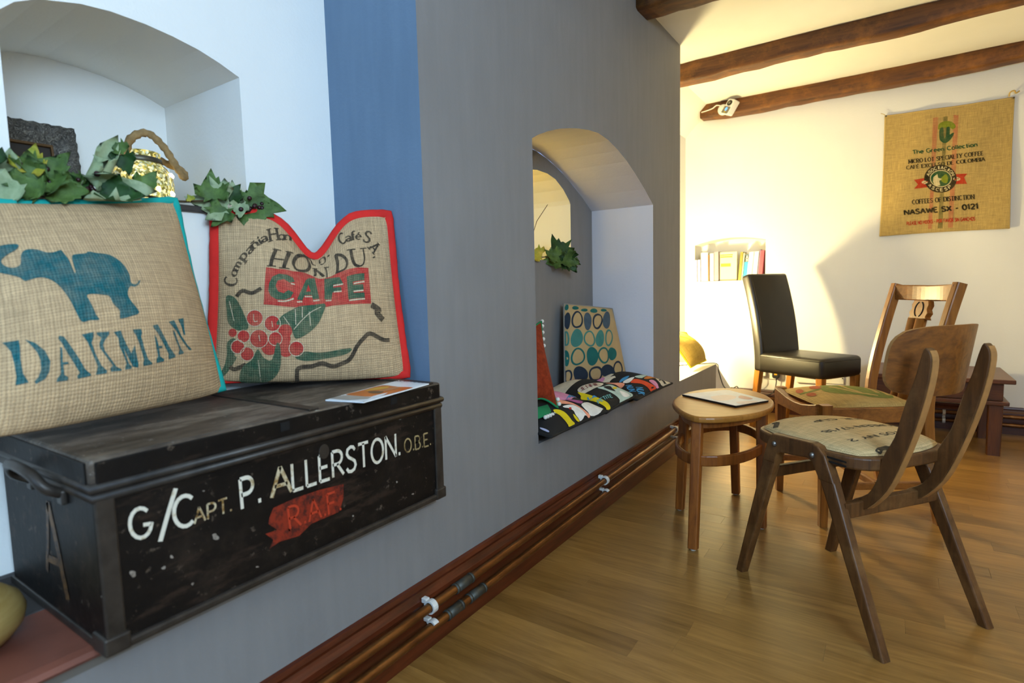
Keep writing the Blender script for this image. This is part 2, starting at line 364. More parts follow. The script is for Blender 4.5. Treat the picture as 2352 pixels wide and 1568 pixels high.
# ---- right and rear walls with their windows, ceiling
def holed(plane, at, lo, hi, h0, h1, z0, z1):
    q = [(lo, hi, 0, z0), (lo, hi, z1, ZC), (lo, h0, z0, z1), (h1, hi, z0, z1)]
    P_ = (lambda t, z: (at, t, z)) if plane == 'x' else (lambda t, z: (t, at, z))
    return quads([[P_(a, c), P_(d, c), P_(d, e), P_(a, e)] for a, d, c, e in q])
obj('wall_right', holed('x', XR, YB, YE, -1.05, .15, 1.40, 2.34), 'white_paint', kind='structure', label='plain white side wall with a window')
obj('wall_rear', holed('y', YB, XB, XR, -.95, .25, .95, 2.1), 'white_paint', kind='structure', label='plain white rear wall with a window')
plain('window_white', '#efefea', .5)
def window(name, plane, at, a0, a1, z0, z1, label):
    bx = (lambda p0, p1, q0, q1: box(at - .03, at + .03, p0, p1, q0, q1, .006)) if plane == 'x' else (lambda p0, p1, q0, q1: box(p0, p1, at - .03, at + .03, q0, q1, .006))
    m = (a0 + a1) / 2; zz = (z0 + z1) / 2
    o = obj(name, join(bx(a0, a1, z0, z0 + .06), bx(a0, a1, z1 - .06, z1), bx(a0, a0 + .06, z0 + .05, z1 - .05), bx(a1 - .06, a1, z0 + .05, z1 - .05)), 'window_white', kind='structure', label=label)
    obj('mullion', bx(m - .02, m + .02, z0 + .05, z1 - .05), 'window_white', o); obj('glazing_bar', bx(a0 + .05, a1 - .05, zz - .015, zz + .015), 'window_white', o)
window('window_1', 'y', YB, -.95, .25, .95, 2.1, 'white casement window in the rear wall')
window('window_2', 'x', XR, -1.05, .15, 1.40, 2.34, 'white casement window in the side wall')
cq = [[(XF, YB, ZC), (XR, YB, ZC), (XR, YE, ZC), (XF, YE, ZC)], [(XB, YR0, ZC), (XF, YR0, ZC), (XF, YR1, ZC), (XB, YR1, ZC)], [(XB, 3.43, ZC), (XF, 3.43, ZC), (XF, YE, ZC), (XB, YE, ZC)]]
obj('ceiling', quads(cq), 'ceiling_paint', kind='structure', origin=(0, 1, ZC), label='low cream ceiling between dark beams')
# ---- old beams, never quite straight
def beam(name, y0, y1, z0, x0, x1, seed, label, bow=.012):
    rng = random.Random(seed); n = 34; V, F = [], []; ph = rng.random() * 6
    sect = rrect(1, 1, .14, 2); m = len(sect)
    for i in range(n + 1):
        t = i / n; x = x0 + (x1 - x0) * t
        dz = bow * math.sin(ph + 5.1 * t) + .006 * math.sin(17 * t + ph) + rng.uniform(-.004, .004); dy = .008 * math.sin(9 * t + 2 * ph) + rng.uniform(-.004, .004)
        for (a, b_) in sect:
            zz = z0 + (b_ + .5) * (ZC + .02 - z0)
            V.append((x, (y0 + y1) / 2 + a * (y1 - y0) * (1 + .05 * math.sin(11 * t)) + dy, zz + dz * (.5 - b_) + rng.uniform(-.0025, .0025)))
    for i in range(n):
        for q in range(m): F.append([i * m + q, i * m + (q + 1) % m, (i + 1) * m + (q + 1) % m, (i + 1) * m + q])
    F.append(list(range(m))[::-1]); F.append([n * m + q for q in range(m)])
    return obj(name, (V, F), 'oak_beam', kind='structure', smooth=True, label=label)
beam('trim_4', 2.74, 2.90, 2.325, XF, XR, 3, 'dark oak ceiling beam nearest the arched niche')
beam('trim_5', 3.70, 3.81, 2.305, XB + .12, XR, 5, 'dark oak ceiling beam crossing the middle of the ceiling')
beam('trim_6', 4.63, 4.75, 2.300, -1.30, XR, 9, 'oak ceiling beam running along the end wall', .006)
# ---- floor: base and strip planks across the room
fl = obj('floor', quads([[(-1.5, YB, -.004), (XR, YB, -.004), (XR, YE, -.004), (-1.5, YE, -.004)]]), 'floor_base', kind='structure', origin=(0, 1, -.004), label='warm oak-look plank floor')
rng = random.Random(11); y, row = .52, 0
while y < YE - .01:
    wd = .085; y2 = min(y + wd, YE)
    x = -1.075 - rng.uniform(.0, .5); end = 1.62
    while x < end:
        ln = rng.uniform(.62, 1.0); a, d = max(x, -1.075), min(x + ln, end)
        gap = .0012 if abs(y - 2.39) < .043 else .0002
        if d - a > .03: obj('plank', box(a, d - .0003, y, y2 - gap, -.004, rng.uniform(-.0001, .0001), .0002, 1), 'vinyl_plank', fl)
        x += ln
    y = y2; row += 1
obj('plank_field', join(box(-1.075, XR, YB, .519, -.004, 0), box(1.62, XR, .52, YE, -.004, 0)), 'vinyl_plank', fl, kind='stuff')
# ---- skirting boards
SK = [(0, 0), (.022, 0), (.022, .118), (.018, .124), (.018, .132), (.021, .140), (.020, .152), (.013, .164), (.010, .172), (.012, .180), (.009, .192), (0, .195)]
def skirting(name, y0, y1, label, hs=1.0):
    return obj(name, prism([(XF + a, b_ * hs) for a, b_ in SK], y0, y1, frame_M((0, 0, 0), (1, 0, 0), (0, 0, 1), (0, 1, 0))), 'mahogany', kind='structure', label=label)
skirting('baseboard_left', YB, 3.43, 'dark red moulded wooden skirting under the grey wall')
skirting('baseboard_alcove', 3.432, YE - .02, 'low end of the dark skirting below the alcove ledge', .55)
obj('baseboard_far', prism([(YE - a, b_ * .9) for a, b_ in SK], XF, XR, frame_M((0, 0, 0), (0, 1, 0), (0, 0, 1), (1, 0, 0))), 'mahogany_across', kind='structure', label='dark wooden skirting along the end wall')
# ---------------------------------------------------------------- cushion surfaces
def _nrm(a):
    a = np.asarray(a, float); return a / np.linalg.norm(a)
class Pillow:
    """a stuffed square: four seam corners, a bulge on both faces, pinched edges"""
    def __init__(s, BL, BR, TR, TL, front, back, pinch=.06, sag=.25, dent=None, pw=.55, lift=None, rnd=0, droop=0, zmin=None):
        s.c = [np.array(p, float) for p in (BL, BR, TR, TL)]
        s.front, s.back, s.pinch, s.sag, s.dent, s.pw, s.lift, s.rnd, s.droop, s.zmin = front, back, pinch, sag, dent, pw, lift, rnd, droop, zmin
        BL, BR, TR, TL = s.c
        s.n = _nrm(np.cross(BR - BL + TR - TL, TL - BL + TR - BR))
    def base(s, u, v):
        u = np.asarray(u, float); v = np.asarray(v, float)
        if s.rnd:
            a, b = 2 * u - 1, 2 * v - 1
            u, v = .5 + .5 * a * np.sqrt(np.clip(1 - s.rnd * b * b / 2, 0, 1)), .5 + .5 * b * np.sqrt(np.clip(1 - s.rnd * a * a / 2, 0, 1))
        uu = .5 + (u - .5) * (1 - s.pinch * np.sin(np.pi * np.clip(v, 0, 1)) ** 1.0)
        vv = .5 + (v - .5) * (1 - s.pinch * np.sin(np.pi * np.clip(u, 0, 1)) ** 1.0)
        if s.dent:
            u0, w, d = s.dent
            vv = vv - d * np.exp(-((u - u0) / w) ** 2) * np.clip(v, 0, 1) ** 2.2
        uu = uu[..., None]; vv = vv[..., None]
        BL, BR, TR, TL = s.c
        P = (1 - uu) * (1 - vv) * BL + uu * (1 - vv) * BR + uu * vv * TR + (1 - uu) * vv * TL
        if s.lift is not None:
            P = P + s.lift(u, v)[..., None] * s.n
        return P
    def bulge(s, u, v):
        a = np.clip(np.sin(np.pi * np.clip(u, 0, 1)), 0, 1) ** s.pw
        b = np.clip(np.sin(np.pi * np.clip(v, 0, 1)), 0, 1) ** s.pw
        k = a * b * (1 + s.sag * (1 - 2 * v))
        if s.dent:
            u0, w, d = s.dent
            k = k * (1 - .35 * np.exp(-((u - u0) / (w * 1.3)) ** 2) * np.clip(v, 0, 1) ** 2)
        return k
    def P(s, u, v, side=1, off=0.):
        u = np.asarray(u, float); v = np.asarray(v, float)
        t = (s.front if side > 0 else -s.back)
        kb = s.bulge(u, v); Q = s.base(u, v) + (t * kb)[..., None] * s.n
        if s.droop and side > 0: Q[..., 2] -= s.droop * np.clip(np.sin(np.pi * np.clip(u, 0, 1)), 0, 1) ** .35 * np.clip(np.sin(np.pi * np.clip(v, 0, 1)), 0, 1) ** .35 * np.clip(1 - v, 0, 1) ** 5 * 1.8
        if s.zmin is not None: Q[..., 2] = np.maximum(Q[..., 2], s.zmin)
        if off:
            e = 1e-3
            du = s.P(u + e, v, side) - s.P(u - e, v, side)
            dv = s.P(u, v + e, side) - s.P(u, v - e, side)
            n = np.cross(du, dv); n = n / (np.linalg.norm(n, axis=-1, keepdims=True) + 1e-12)
            if side < 0: n = -n
            Q = Q + off * n
        return Q
PIL = {
 'teal': Pillow((-1.17, 0.227, 0.799), (-1.29, 0.702, 0.79), (-1.415, 0.688, 1.232), (-1.39, 0.296, 1.182), .10, .05, .035, .45, droop=.06, zmin=.7635),
 'red': Pillow((-1.4, 0.738, 0.802), (-1.135, 1.14, 0.776), (-1.205, 1.165, 1.223), (-1.43, 0.794, 1.213), .085, .05, .03, .25, dent=(.53, .15, .27), droop=.05, zmin=.7635),
 'dots': Pillow((-1.35, 2.457, 0.524), (-1.2, 2.878, 0.521), (-1.302, 2.93, 0.885), (-1.4, 2.553, 0.925), .06, .05, .0, .1),
 'pa': Pillow((-1.02, 1.748, 0.466), (-1.0, 2.205, 0.475), (-1.4, 2.27, 0.495), (-1.42, 1.8, 0.49), .09, .035, .04, 0, zmin=.4335),
 'pm': Pillow((-1.005, 2.19, 0.47), (-1.02, 2.573, 0.479), (-1.4, 2.62, 0.495), (-1.41, 2.285, 0.49), .08, .035, .04, 0, zmin=.4335),
 'pb': Pillow((-1.02, 2.579, 0.457), (-1.0, 3.045, 0.469), (-1.36, 2.965, 0.49), (-1.4, 2.62, 0.49), .075, .035, .04, 0, zmin=.4335),
 'seat1': Pillow((-0.403, 2.0365, 0.513), (-0.059, 1.7785, 0.513), (0.169, 2.0825, 0.513), (-0.175, 2.3405, 0.513), .036, .0, 0, 0, pw=.3, rnd=.62),
 'seat2': Pillow((-0.225, 2.5662, 0.495), (0.0985, 2.7813, 0.495), (-0.1004, 3.1167, 0.495), (-0.4443, 2.936, 0.495), .042, .0, 0, 0, pw=.45, rnd=.12),
 'sack': Pillow((-.0955, 4.738, 1.3105), (.588, 4.738, 1.309), (.5795, 4.738, 2.1125), (-.088, 4.738, 2.124), .010, .0, .012, .3,
                lift=lambda u, v: .006 * np.sin(7 * u + 2 * v) * np.sin(3 * v + 1) + .004 * np.sin(15 * u - 4 * v)),
 'trunk': Pillow((-1.0, .33, .448), (-1.0, 1.125, .448), (-1.0, 1.125, 1.243), (-1.0, .33, 1.243), 0, 0, 0, 0),
 'trunkend': Pillow((-1.42, .333, .448), (-1.0, .333, .448), (-1.0, .333, .868), (-1.42, .333, .868), 0, 0, 0, 0),
 'leaflet': Pillow((-1.057, .807, .7655), (-.957, .83, .7655), (-.994, 1.081, .7655), (-1.106, 1.083, .7655), .002, 0, 0, 0),
 'mag': Pillow((-.776, 2.501, .5175), (-.513, 2.349, .5175), (-.422, 2.524, .5175), (-.631, 2.706, .5175), .003, 0, 0, 0),
}
# lettering and pictures printed on the cushions, in each cushion's own cloth coordinates
PRINT = {
 'teal': [
  ('s','teal',0,[(0.0889,0.7308),(0.1247,0.744),(0.1672,0.7385),(0.1594,0.7147),(0.1324,0.6959),(0.1113,0.6774),(0.1043,0.6586),(0.1144,0.6353),(0.1336,0.6239),(0.1528,0.6302),(0.1606,0.6493),(0.166,0.6803),(0.1798,0.7023),(0.2023,0.7066),(0.2274,0.6967),(0.248,0.6808),(0.2719,0.6771),(0.2997,0.6862),(0.3059,0.6679),(0.313,0.6383),(0.3155,0.6046),(0.318,0.5616),(0.3227,0.5662),(0.3245,0.6034),(0.3304,0.6475),(0.3483,0.6571),(0.3841,0.6583),(0.399,0.6672),(0.4329,0.6559),(0.4769,0.6447),(0.5069,0.6143),(0.5226,0.5797),(0.5286,0.5493),(0.5295,0.528),(0.5235,0.4974),(0.5344,0.4871),(0.5494,0.4892),(0.564,0.5041),(0.5695,0.5025),(0.5583,0.4865),(0.5354,0.4747),(0.5176,0.4778),(0.5036,0.464),(0.4948,0.4411),(0.5005,0.4138),(0.5168,0.387),(0.525,0.3616),(0.4916,0.3516),(0.4462,0.3456),(0.4444,0.3596),(0.446,0.3796),(0.4268,0.4066),(0.4193,0.438),(0.3995,0.4468),(0.3594,0.4561),(0.3385,0.4522),(0.3434,0.4295),(0.352,0.3945),(0.3573,0.3695),(0.3656,0.3508),(0.3353,0.3531),(0.3058,0.3519),(0.2921,0.3914),(0.2815,0.435),(0.2682,0.4774),(0.2543,0.5127),(0.2361,0.5405),(0.216,0.5556),(0.1944,0.5595),(0.172,0.5551),(0.1568,0.5541),(0.1472,0.5713),(0.126,0.5895),(0.0942,0.6114),(0.0795,0.6311),(0.0741,0.6578),(0.0772,0.6975)]),
  ('p','teal',0,[(0.0796,0.327),(0.1214,0.3242),(0.1233,0.3006),(0.1238,0.2596),(0.1303,0.2128),(0.1454,0.1833),(0.1117,0.1805),(0.1136,0.2067),(0.1083,0.2466),(0.1012,0.2889),(0.0891,0.3134)]),
  ('p','teal',0,[(0.1373,0.3219),(0.1626,0.3052),(0.1896,0.272),(0.2033,0.2365),(0.2004,0.2055),(0.1894,0.186),(0.1646,0.1752),(0.1603,0.1836),(0.1709,0.1955),(0.1776,0.216),(0.1763,0.245),(0.1671,0.2733),(0.1514,0.3008)]),
  ('p','teal',0,[(0.2326,0.2771),(0.2385,0.2726),(0.2389,0.2269),(0.2543,0.2259),(0.2573,0.2191),(0.2404,0.2203),(0.2438,0.1888),(0.2564,0.1791),(0.2552,0.1703),(0.2218,0.1712),(0.223,0.1801),(0.2331,0.1937),(0.2315,0.2378)]),
  ('p','teal',0,[(0.2317,0.3154),(0.2451,0.3093),(0.2621,0.2785),(0.2861,0.235),(0.309,0.1939),(0.3261,0.1791),(0.3281,0.1727),(0.2852,0.1701),(0.2832,0.1795),(0.291,0.1874),(0.2731,0.2181),(0.2518,0.2569),(0.2378,0.2897),(0.228,0.3055)]),
  ('p','teal',0,[(0.3014,0.3067),(0.3411,0.3096),(0.3397,0.2939),(0.3313,0.2744),(0.3434,0.2362),(0.3623,0.1987),(0.3825,0.1805),(0.3809,0.173),(0.3435,0.1736),(0.3466,0.1854),(0.3499,0.1973),(0.333,0.2376),(0.3179,0.2797),(0.3088,0.2949)]),
  ('p','teal',0,[(0.3497,0.3066),(0.3954,0.3043),(0.3943,0.2937),(0.378,0.2783),(0.3695,0.2623),(0.3757,0.2416),(0.3971,0.2131),(0.416,0.1887),(0.4356,0.1785),(0.4357,0.1738),(0.3974,0.1755),(0.3934,0.1853),(0.4026,0.1934),(0.3788,0.225),(0.3582,0.2538),(0.3572,0.2673),(0.3659,0.2868),(0.3524,0.2974)]),
  ('p','teal',0,[(0.4273,0.2759),(0.4382,0.2644),(0.4499,0.2263),(0.4634,0.1926),(0.4759,0.1817),(0.474,0.1756),(0.4496,0.1753),(0.4513,0.1876),(0.4553,0.1935),(0.4437,0.2204),(0.4293,0.2518)]),
  ('p','teal',0,[(0.4122,0.3006),(0.4401,0.303),(0.4425,0.2884),(0.4575,0.2522),(0.4744,0.2237),(0.486,0.2426),(0.4908,0.2489),(0.4953,0.2184),(0.5034,0.1852),(0.5014,0.1758),(0.4801,0.1813),(0.4616,0.212),(0.4412,0.2505),(0.4241,0.2833)]),
  ('p','teal',0,[(0.488,0.3022),(0.5233,0.3014),(0.5259,0.2883),(0.5196,0.2744),(0.5332,0.2249),(0.5458,0.1973),(0.5642,0.1842),(0.5632,0.1794),(0.5253,0.1782),(0.5231,0.188),(0.5276,0.1973),(0.5121,0.2436),(0.5003,0.2795),(0.4908,0.2911)]),
  ('p','teal',0,[(0.5812,0.2775),(0.5896,0.2662),(0.5962,0.2374),(0.6138,0.2363),(0.6131,0.2293),(0.598,0.2303),(0.6011,0.2027),(0.6208,0.1912),(0.6181,0.1846),(0.5833,0.1825),(0.5835,0.1941),(0.5912,0.2035),(0.5842,0.2416)]),
  ('p','teal',0,[(0.5794,0.3113),(0.6027,0.3142),(0.6223,0.2792),(0.648,0.2344),(0.6727,0.2066),(0.6807,0.2009),(0.6774,0.1941),(0.6443,0.1894),(0.6422,0.1998),(0.6453,0.2065),(0.6223,0.2429),(0.5973,0.2841),(0.5805,0.3037)]),
  ('p','teal',0,[(0.6803,0.2928),(0.6895,0.281),(0.701,0.2468),(0.7176,0.2168),(0.7289,0.2091),(0.7252,0.2039),(0.698,0.2017),(0.6991,0.2123),(0.7056,0.2174),(0.6921,0.2471),(0.68,0.2774)]),
  ('p','teal',0,[(0.6641,0.3227),(0.6949,0.3286),(0.7028,0.3124),(0.7235,0.2689),(0.7551,0.2341),(0.7791,0.2184),(0.7714,0.213),(0.759,0.219),(0.726,0.2498),(0.6971,0.2886),(0.6731,0.3125)]),
  ('p','teal',0,[(0.7208,0.333),(0.7551,0.338),(0.7545,0.3253),(0.7484,0.2924),(0.7501,0.2726),(0.7398,0.2707),(0.7364,0.2964),(0.7268,0.3207)]),
 ],
 'red': [
  ('p','red',0,[(0.255,0.6468),(0.3161,0.6451),(0.3971,0.6705),(0.4615,0.7222),(0.4996,0.728),(0.5308,0.7074),(0.5498,0.6968),(0.5959,0.682),(0.6641,0.6658),(0.7484,0.6536),(0.8317,0.6451),(0.8285,0.5466),(0.8268,0.4294),(0.7274,0.4303),(0.5945,0.4496),(0.5365,0.4469),(0.4366,0.4279),(0.3459,0.4208),(0.2391,0.4274),(0.2455,0.5392)]),
  ('p','green',1,[(0.4033,0.5951),(0.3951,0.6202),(0.3645,0.6239),(0.3213,0.6158),(0.2871,0.5911),(0.2679,0.5468),(0.2641,0.5052),(0.2755,0.4752),(0.305,0.4567),(0.3469,0.458),(0.3777,0.4785),(0.3942,0.5173),(0.3671,0.5234),(0.342,0.4977),(0.3133,0.5052),(0.302,0.5354),(0.3126,0.5693),(0.3449,0.5884),(0.3762,0.5753)]),
  ('p','green',1,[(0.4818,0.6856),(0.5145,0.7049),(0.5303,0.5132),(0.4952,0.5046),(0.4904,0.5357),(0.4526,0.5213),(0.4385,0.4785),(0.411,0.4771),(0.4387,0.5586),(0.4647,0.6547)]),
  ('p','red',2,[(0.4755,0.6194),(0.4868,0.5655),(0.4613,0.5522)]),
  ('p','green',1,[(0.5691,0.6862),(0.6544,0.6321),(0.6707,0.575),(0.6142,0.5997),(0.6127,0.5769),(0.6588,0.5559),(0.6564,0.5244),(0.607,0.5431),(0.5973,0.4943),(0.5588,0.5055)]),
  ('p','green',1,[(0.6948,0.6128),(0.8023,0.6123),(0.7977,0.5686),(0.7259,0.5668),(0.7276,0.5477),(0.7879,0.5438),(0.7882,0.5118),(0.7243,0.5115),(0.7265,0.4967),(0.79,0.4943),(0.7905,0.4633),(0.6925,0.4639)]),
  ('l','cream',2,0.0084,[(0.3107,0.4485),(0.3528,0.4521),(0.3946,0.4773)]),
  ('l','cream',2,0.0091,[(0.3809,0.571),(0.4025,0.5751)]),
  ('l','cream',2,0.0091,[(0.4104,0.4603),(0.4382,0.4704)]),
  ('l','cream',2,0.0091,[(0.4521,0.5107),(0.4931,0.5252)]),
  ('l','cream',2,0.0091,[(0.4966,0.4932),(0.5317,0.5021)]),
  ('l','cream',2,0.0091,[(0.5645,0.4926),(0.5968,0.4868)]),
  ('l','cream',2,0.0091,[(0.6137,0.5425),(0.6586,0.5267)]),
  ('l','cream',2,0.0091,[(0.6136,0.5905),(0.6704,0.5711)]),
  ('l','cream',2,0.0091,[(0.7304,0.5545),(0.7968,0.5599)]),
  ('l','cream',2,0.0091,[(0.726,0.5069),(0.7855,0.5063)]),
  ('l','cream',2,0.009,[(0.6953,0.4562),(0.7898,0.4565)]),
  ('l','black',0,0.0182,[(0.3116,0.7792),(0.2906,0.7123),(0.2785,0.6565)]),
  ('l','black',0,0.0182,[(0.3834,0.8116),(0.3624,0.7284),(0.3476,0.6646)]),
  ('l','black',0,0.0084,[(0.2955,0.7095),(0.3247,0.7136),(0.3612,0.7292)]),
  ('l','black',0,0.0063,[(0.2927,0.7722),(0.3398,0.7838)]),
  ('l','black',0,0.0063,[(0.2601,0.6561),(0.3074,0.6605)]),
  ('l','black',0,0.0063,[(0.3621,0.7944),(0.4056,0.8346)]),
  ('l','black',0,0.0063,[(0.3226,0.6547),(0.3788,0.6754)]),
  ('l','black',0,0.0154,[(0.4083,0.7138),(0.4014,0.7409),(0.4191,0.8174),(0.4509,0.9),(0.4765,0.9399),(0.4887,0.9029),(0.4932,0.8339),(0.476,0.7645),(0.4426,0.7188),(0.4171,0.7031),(0.4083,0.7138)]),
  ('l','black',0,0.0133,[(0.5195,0.8075),(0.5215,0.755),(0.5156,0.728)]),
  ('l','black',0,0.0154,[(0.5203,0.824),(0.547,0.7666),(0.5673,0.7125)]),
  ('l','black',0,0.007,[(0.5825,0.798),(0.5859,0.7402),(0.584,0.6868)]),
  ('l','black',0,0.0063,[(0.5073,0.8213),(0.5367,0.8249)]),
  ('l','black',0,0.0063,[(0.5729,0.8107),(0.602,0.777)]),
  ('l','black',0,0.0168,[(0.6479,0.8219),(0.6526,0.7437),(0.644,0.678)]),
  ('l','black',0,0.014,[(0.6418,0.8364),(0.6809,0.7815),(0.7048,0.7253),(0.7011,0.6846),(0.6784,0.6688),(0.6339,0.6826)]),
  ('l','black',0,0.0168,[(0.7356,0.7827),(0.7394,0.7243),(0.7506,0.6765),(0.7742,0.6585)]),
  ('l','black',0,0.0084,[(0.7742,0.6585),(0.8009,0.6686),(0.8141,0.7098),(0.8114,0.7682)]),
  ('l','black',0,0.0063,[(0.7113,0.7955),(0.7641,0.7753)]),
  ('l','black',0,0.0063,[(0.7933,0.7727),(0.8329,0.7738)]),
  ('l','black',0,0.0084,[(0.536,0.998),(0.4643,0.948),(0.5022,0.9471),(0.5104,0.8879),(0.5295,0.8784)]),
  ('l','black',0,0.0084,[(0.5568,0.8891),(0.5566,0.9488),(0.5808,0.9465),(0.5878,0.8867),(0.5758,0.8608),(0.556,0.8755)]),
  ('l','black',0,0.0091,[(0.6033,0.9067),(0.6129,0.8885)]),
  ('t','black',0,'C',0.21,1,(0.1015,0.5393),(0.1073,0.5862),(0.0373,0.556)),
  ('t','black',0,'o',0.21,1,(0.0993,0.5957),(0.1094,0.6267),(0.0622,0.6149)),
  ('t','black',0,'m',0.21,1,(0.1093,0.6274),(0.1293,0.6696),(0.0744,0.6521)),
  ('t','black',0,'p',0.21,1,(0.1415,0.6906),(0.1611,0.7214),(0.1076,0.7226)),
  ('t','black',0,'a',0.21,1,(0.1727,0.7294),(0.1933,0.7553),(0.1442,0.7635)),
  ('t','black',0,'ñ',0.21,1,(0.195,0.7608),(0.2207,0.7857),(0.1713,0.7999)),
  ('t','black',0,'í',0.21,1,(0.2262,0.7904),(0.2394,0.8008),(0.2059,0.8363)),
  ('t','black',0,'a',0.21,1,(0.2422,0.8066),(0.2704,0.8258),(0.2284,0.8529)),
  ('t','black',0,'H',0.21,1,(0.2848,0.8254),(0.3269,0.8561),(0.2765,0.9074)),
  ('t','black',0,'o',0.21,1,(0.3285,0.8595),(0.3598,0.8883),(0.3325,0.92)),
  ('t','black',0,'n',0.21,1,(0.3618,0.8903),(0.3938,0.9373),(0.3695,0.9671)),
  ('t','black',0,'d',0.21,1,(0.3966,0.945),(0.4268,0.948),(0.4112,0.948)),
  ('t','black',0,'C',0.21,1,(0.6837,0.8694),(0.7137,0.8526),(0.6712,0.9705)),
  ('t','black',0,'a',0.21,1,(0.7174,0.8574),(0.7468,0.845),(0.714,0.914)),
  ('t','black',0,'f',0.21,1,(0.748,0.8458),(0.7703,0.8391),(0.7489,0.9095)),
  ('t','black',0,'é',0.21,1,(0.7745,0.8417),(0.8038,0.835),(0.7798,0.8907)),
  ('t','black',0,'S',0.21,1,(0.8156,0.8216),(0.8521,0.8065),(0.8455,0.8919)),
  ('t','black',0,'.',0.21,1,(0.8447,0.7769),(0.8561,0.7698),(0.8883,0.8415)),
  ('t','black',0,'A',0.21,1,(0.8475,0.7714),(0.8731,0.7391),(0.904,0.8189)),
  ('t','black',0,'.',0.21,1,(0.8638,0.7196),(0.8696,0.7077),(0.9289,0.7571)),
  ('l','black',1,0.0204,[(0.103,0.478),(0.1327,0.5095),(0.1804,0.4933),(0.2284,0.5187)]),
  ('l','black',1,0.0323,[(0.8261,0.4227),(0.8677,0.3969),(0.858,0.3772),(0.8912,0.3388)]),
  ('l','black',1,0.0212,[(0.92,0.231),(0.8935,0.2313),(0.8649,0.2399),(0.8033,0.2689),(0.7669,0.2494),(0.7235,0.2108),(0.7016,0.1776),(0.674,0.1448),(0.6288,0.1269),(0.5847,0.1173),(0.5297,0.1342),(0.4752,0.1206),(0.4099,0.1125),(0.401,0.0756),(0.4006,0.0103),(0.3581,0.0117)]),
  ('l','black',1,0.0215,[(0.0753,0.1098),(0.0949,0.0997),(0.1197,0.1091),(0.1529,0.1275)]),
  ('l','black',1,0.0101,[(0.2608,0.0124),(0.3121,0.0139),(0.3581,0.0117)]),
  ('s','green',0,[(0.0488,0.4825),(0.085,0.4793),(0.1152,0.4377),(0.1451,0.3664),(0.1629,0.3054),(0.111,0.2944),(0.0637,0.3318),(0.0534,0.396)]),
  ('s','green',2,[(0.3024,0.3216),(0.3267,0.3648),(0.3753,0.4016),(0.4371,0.4431),(0.5571,0.4746),(0.5437,0.4025),(0.5125,0.3371),(0.4555,0.2818),(0.4009,0.2548),(0.3839,0.2833),(0.3672,0.3243)]),
  ('s','green',3,[(0.2089,0.202),(0.2373,0.1632),(0.2772,0.1523),(0.301,0.2298),(0.3182,0.2188),(0.3231,0.1524),(0.3112,0.0951),(0.2761,0.0487),(0.22,0.0152),(0.1697,0.0167),(0.133,0.0119),(0.1232,0.0704),(0.1418,0.1211),(0.1808,0.1513)]),
  ('s','green',1,[(0.393,0.1638),(0.4409,0.1926),(0.519,0.1868),(0.6833,0.2016),(0.6624,0.1742),(0.5487,0.1569),(0.4458,0.147)]),
  ('s','green',0,[(0.0605,0.2338),(0.1002,0.2528),(0.0961,0.171),(0.1076,0.16),(0.0862,0.1171),(0.0497,0.0529),(0.021,0.031),(0.0477,0.1055),(0.0596,0.168)]),
  ('s','red',1,[(0.2367,0.3546),(0.234,0.3398),(0.2267,0.327),(0.2155,0.3177),(0.2019,0.3129),(0.1874,0.3132),(0.1738,0.3186),(0.1626,0.3285),(0.1553,0.3418),(0.1527,0.3569),(0.1552,0.372),(0.1624,0.3851),(0.1736,0.3948),(0.1874,0.3996),(0.2021,0.3991),(0.2159,0.3933),(0.227,0.3831),(0.2342,0.3696)]),
  ('s','red',1,[(0.323,0.328),(0.3203,0.3137),(0.3129,0.3011),(0.3019,0.2919),(0.2885,0.287),(0.2743,0.287),(0.2611,0.2918),(0.2504,0.301),(0.2435,0.3133),(0.2411,0.3275),(0.2437,0.3418),(0.2509,0.3544),(0.2619,0.3638),(0.2754,0.3689),(0.2897,0.369),(0.3031,0.3642),(0.3139,0.355),(0.3208,0.3424)]),
  ('s','red',1,[(0.38,0.292),(0.3776,0.2801),(0.3714,0.2696),(0.3622,0.2618),(0.351,0.2575),(0.3392,0.2572),(0.3282,0.2609),(0.3193,0.2681),(0.3136,0.2781),(0.3118,0.2895),(0.314,0.3011),(0.3201,0.3115),(0.3293,0.3194),(0.3406,0.324),(0.3525,0.3247),(0.3636,0.3212),(0.3725,0.3139),(0.3783,0.3038)]),
  ('s','red',1,[(0.1717,0.2643),(0.1698,0.2535),(0.1644,0.2441),(0.1561,0.2371),(0.1459,0.2333),(0.135,0.2332),(0.1248,0.2369),(0.1163,0.2439),(0.1107,0.2536),(0.1086,0.2646),(0.1103,0.2758),(0.1157,0.2856),(0.124,0.2928),(0.1343,0.2965),(0.1453,0.2963),(0.1557,0.2923),(0.1642,0.285),(0.1697,0.2752)]),
  ('s','red',1,[(0.3304,0.2525),(0.3281,0.2409),(0.3218,0.2307),(0.3124,0.2232),(0.3011,0.2192),(0.289,0.2192),(0.2778,0.2231),(0.2687,0.2306),(0.2627,0.2407),(0.2608,0.2522),(0.263,0.2638),(0.2691,0.2741),(0.2784,0.2817),(0.2899,0.2859),(0.302,0.2859),(0.3134,0.282),(0.3226,0.2744),(0.3285,0.2642)]),
  ('s','red',1,[(0.3714,0.2536),(0.369,0.2418),(0.3627,0.2314),(0.3532,0.2237),(0.3417,0.2195),(0.3296,0.2194),(0.3182,0.2232),(0.3091,0.2306),(0.3032,0.2407),(0.3013,0.2522),(0.3035,0.2639),(0.3098,0.2742),(0.3192,0.2821),(0.3308,0.2864),(0.343,0.2868),(0.3544,0.2831),(0.3637,0.2756),(0.3696,0.2654)]),
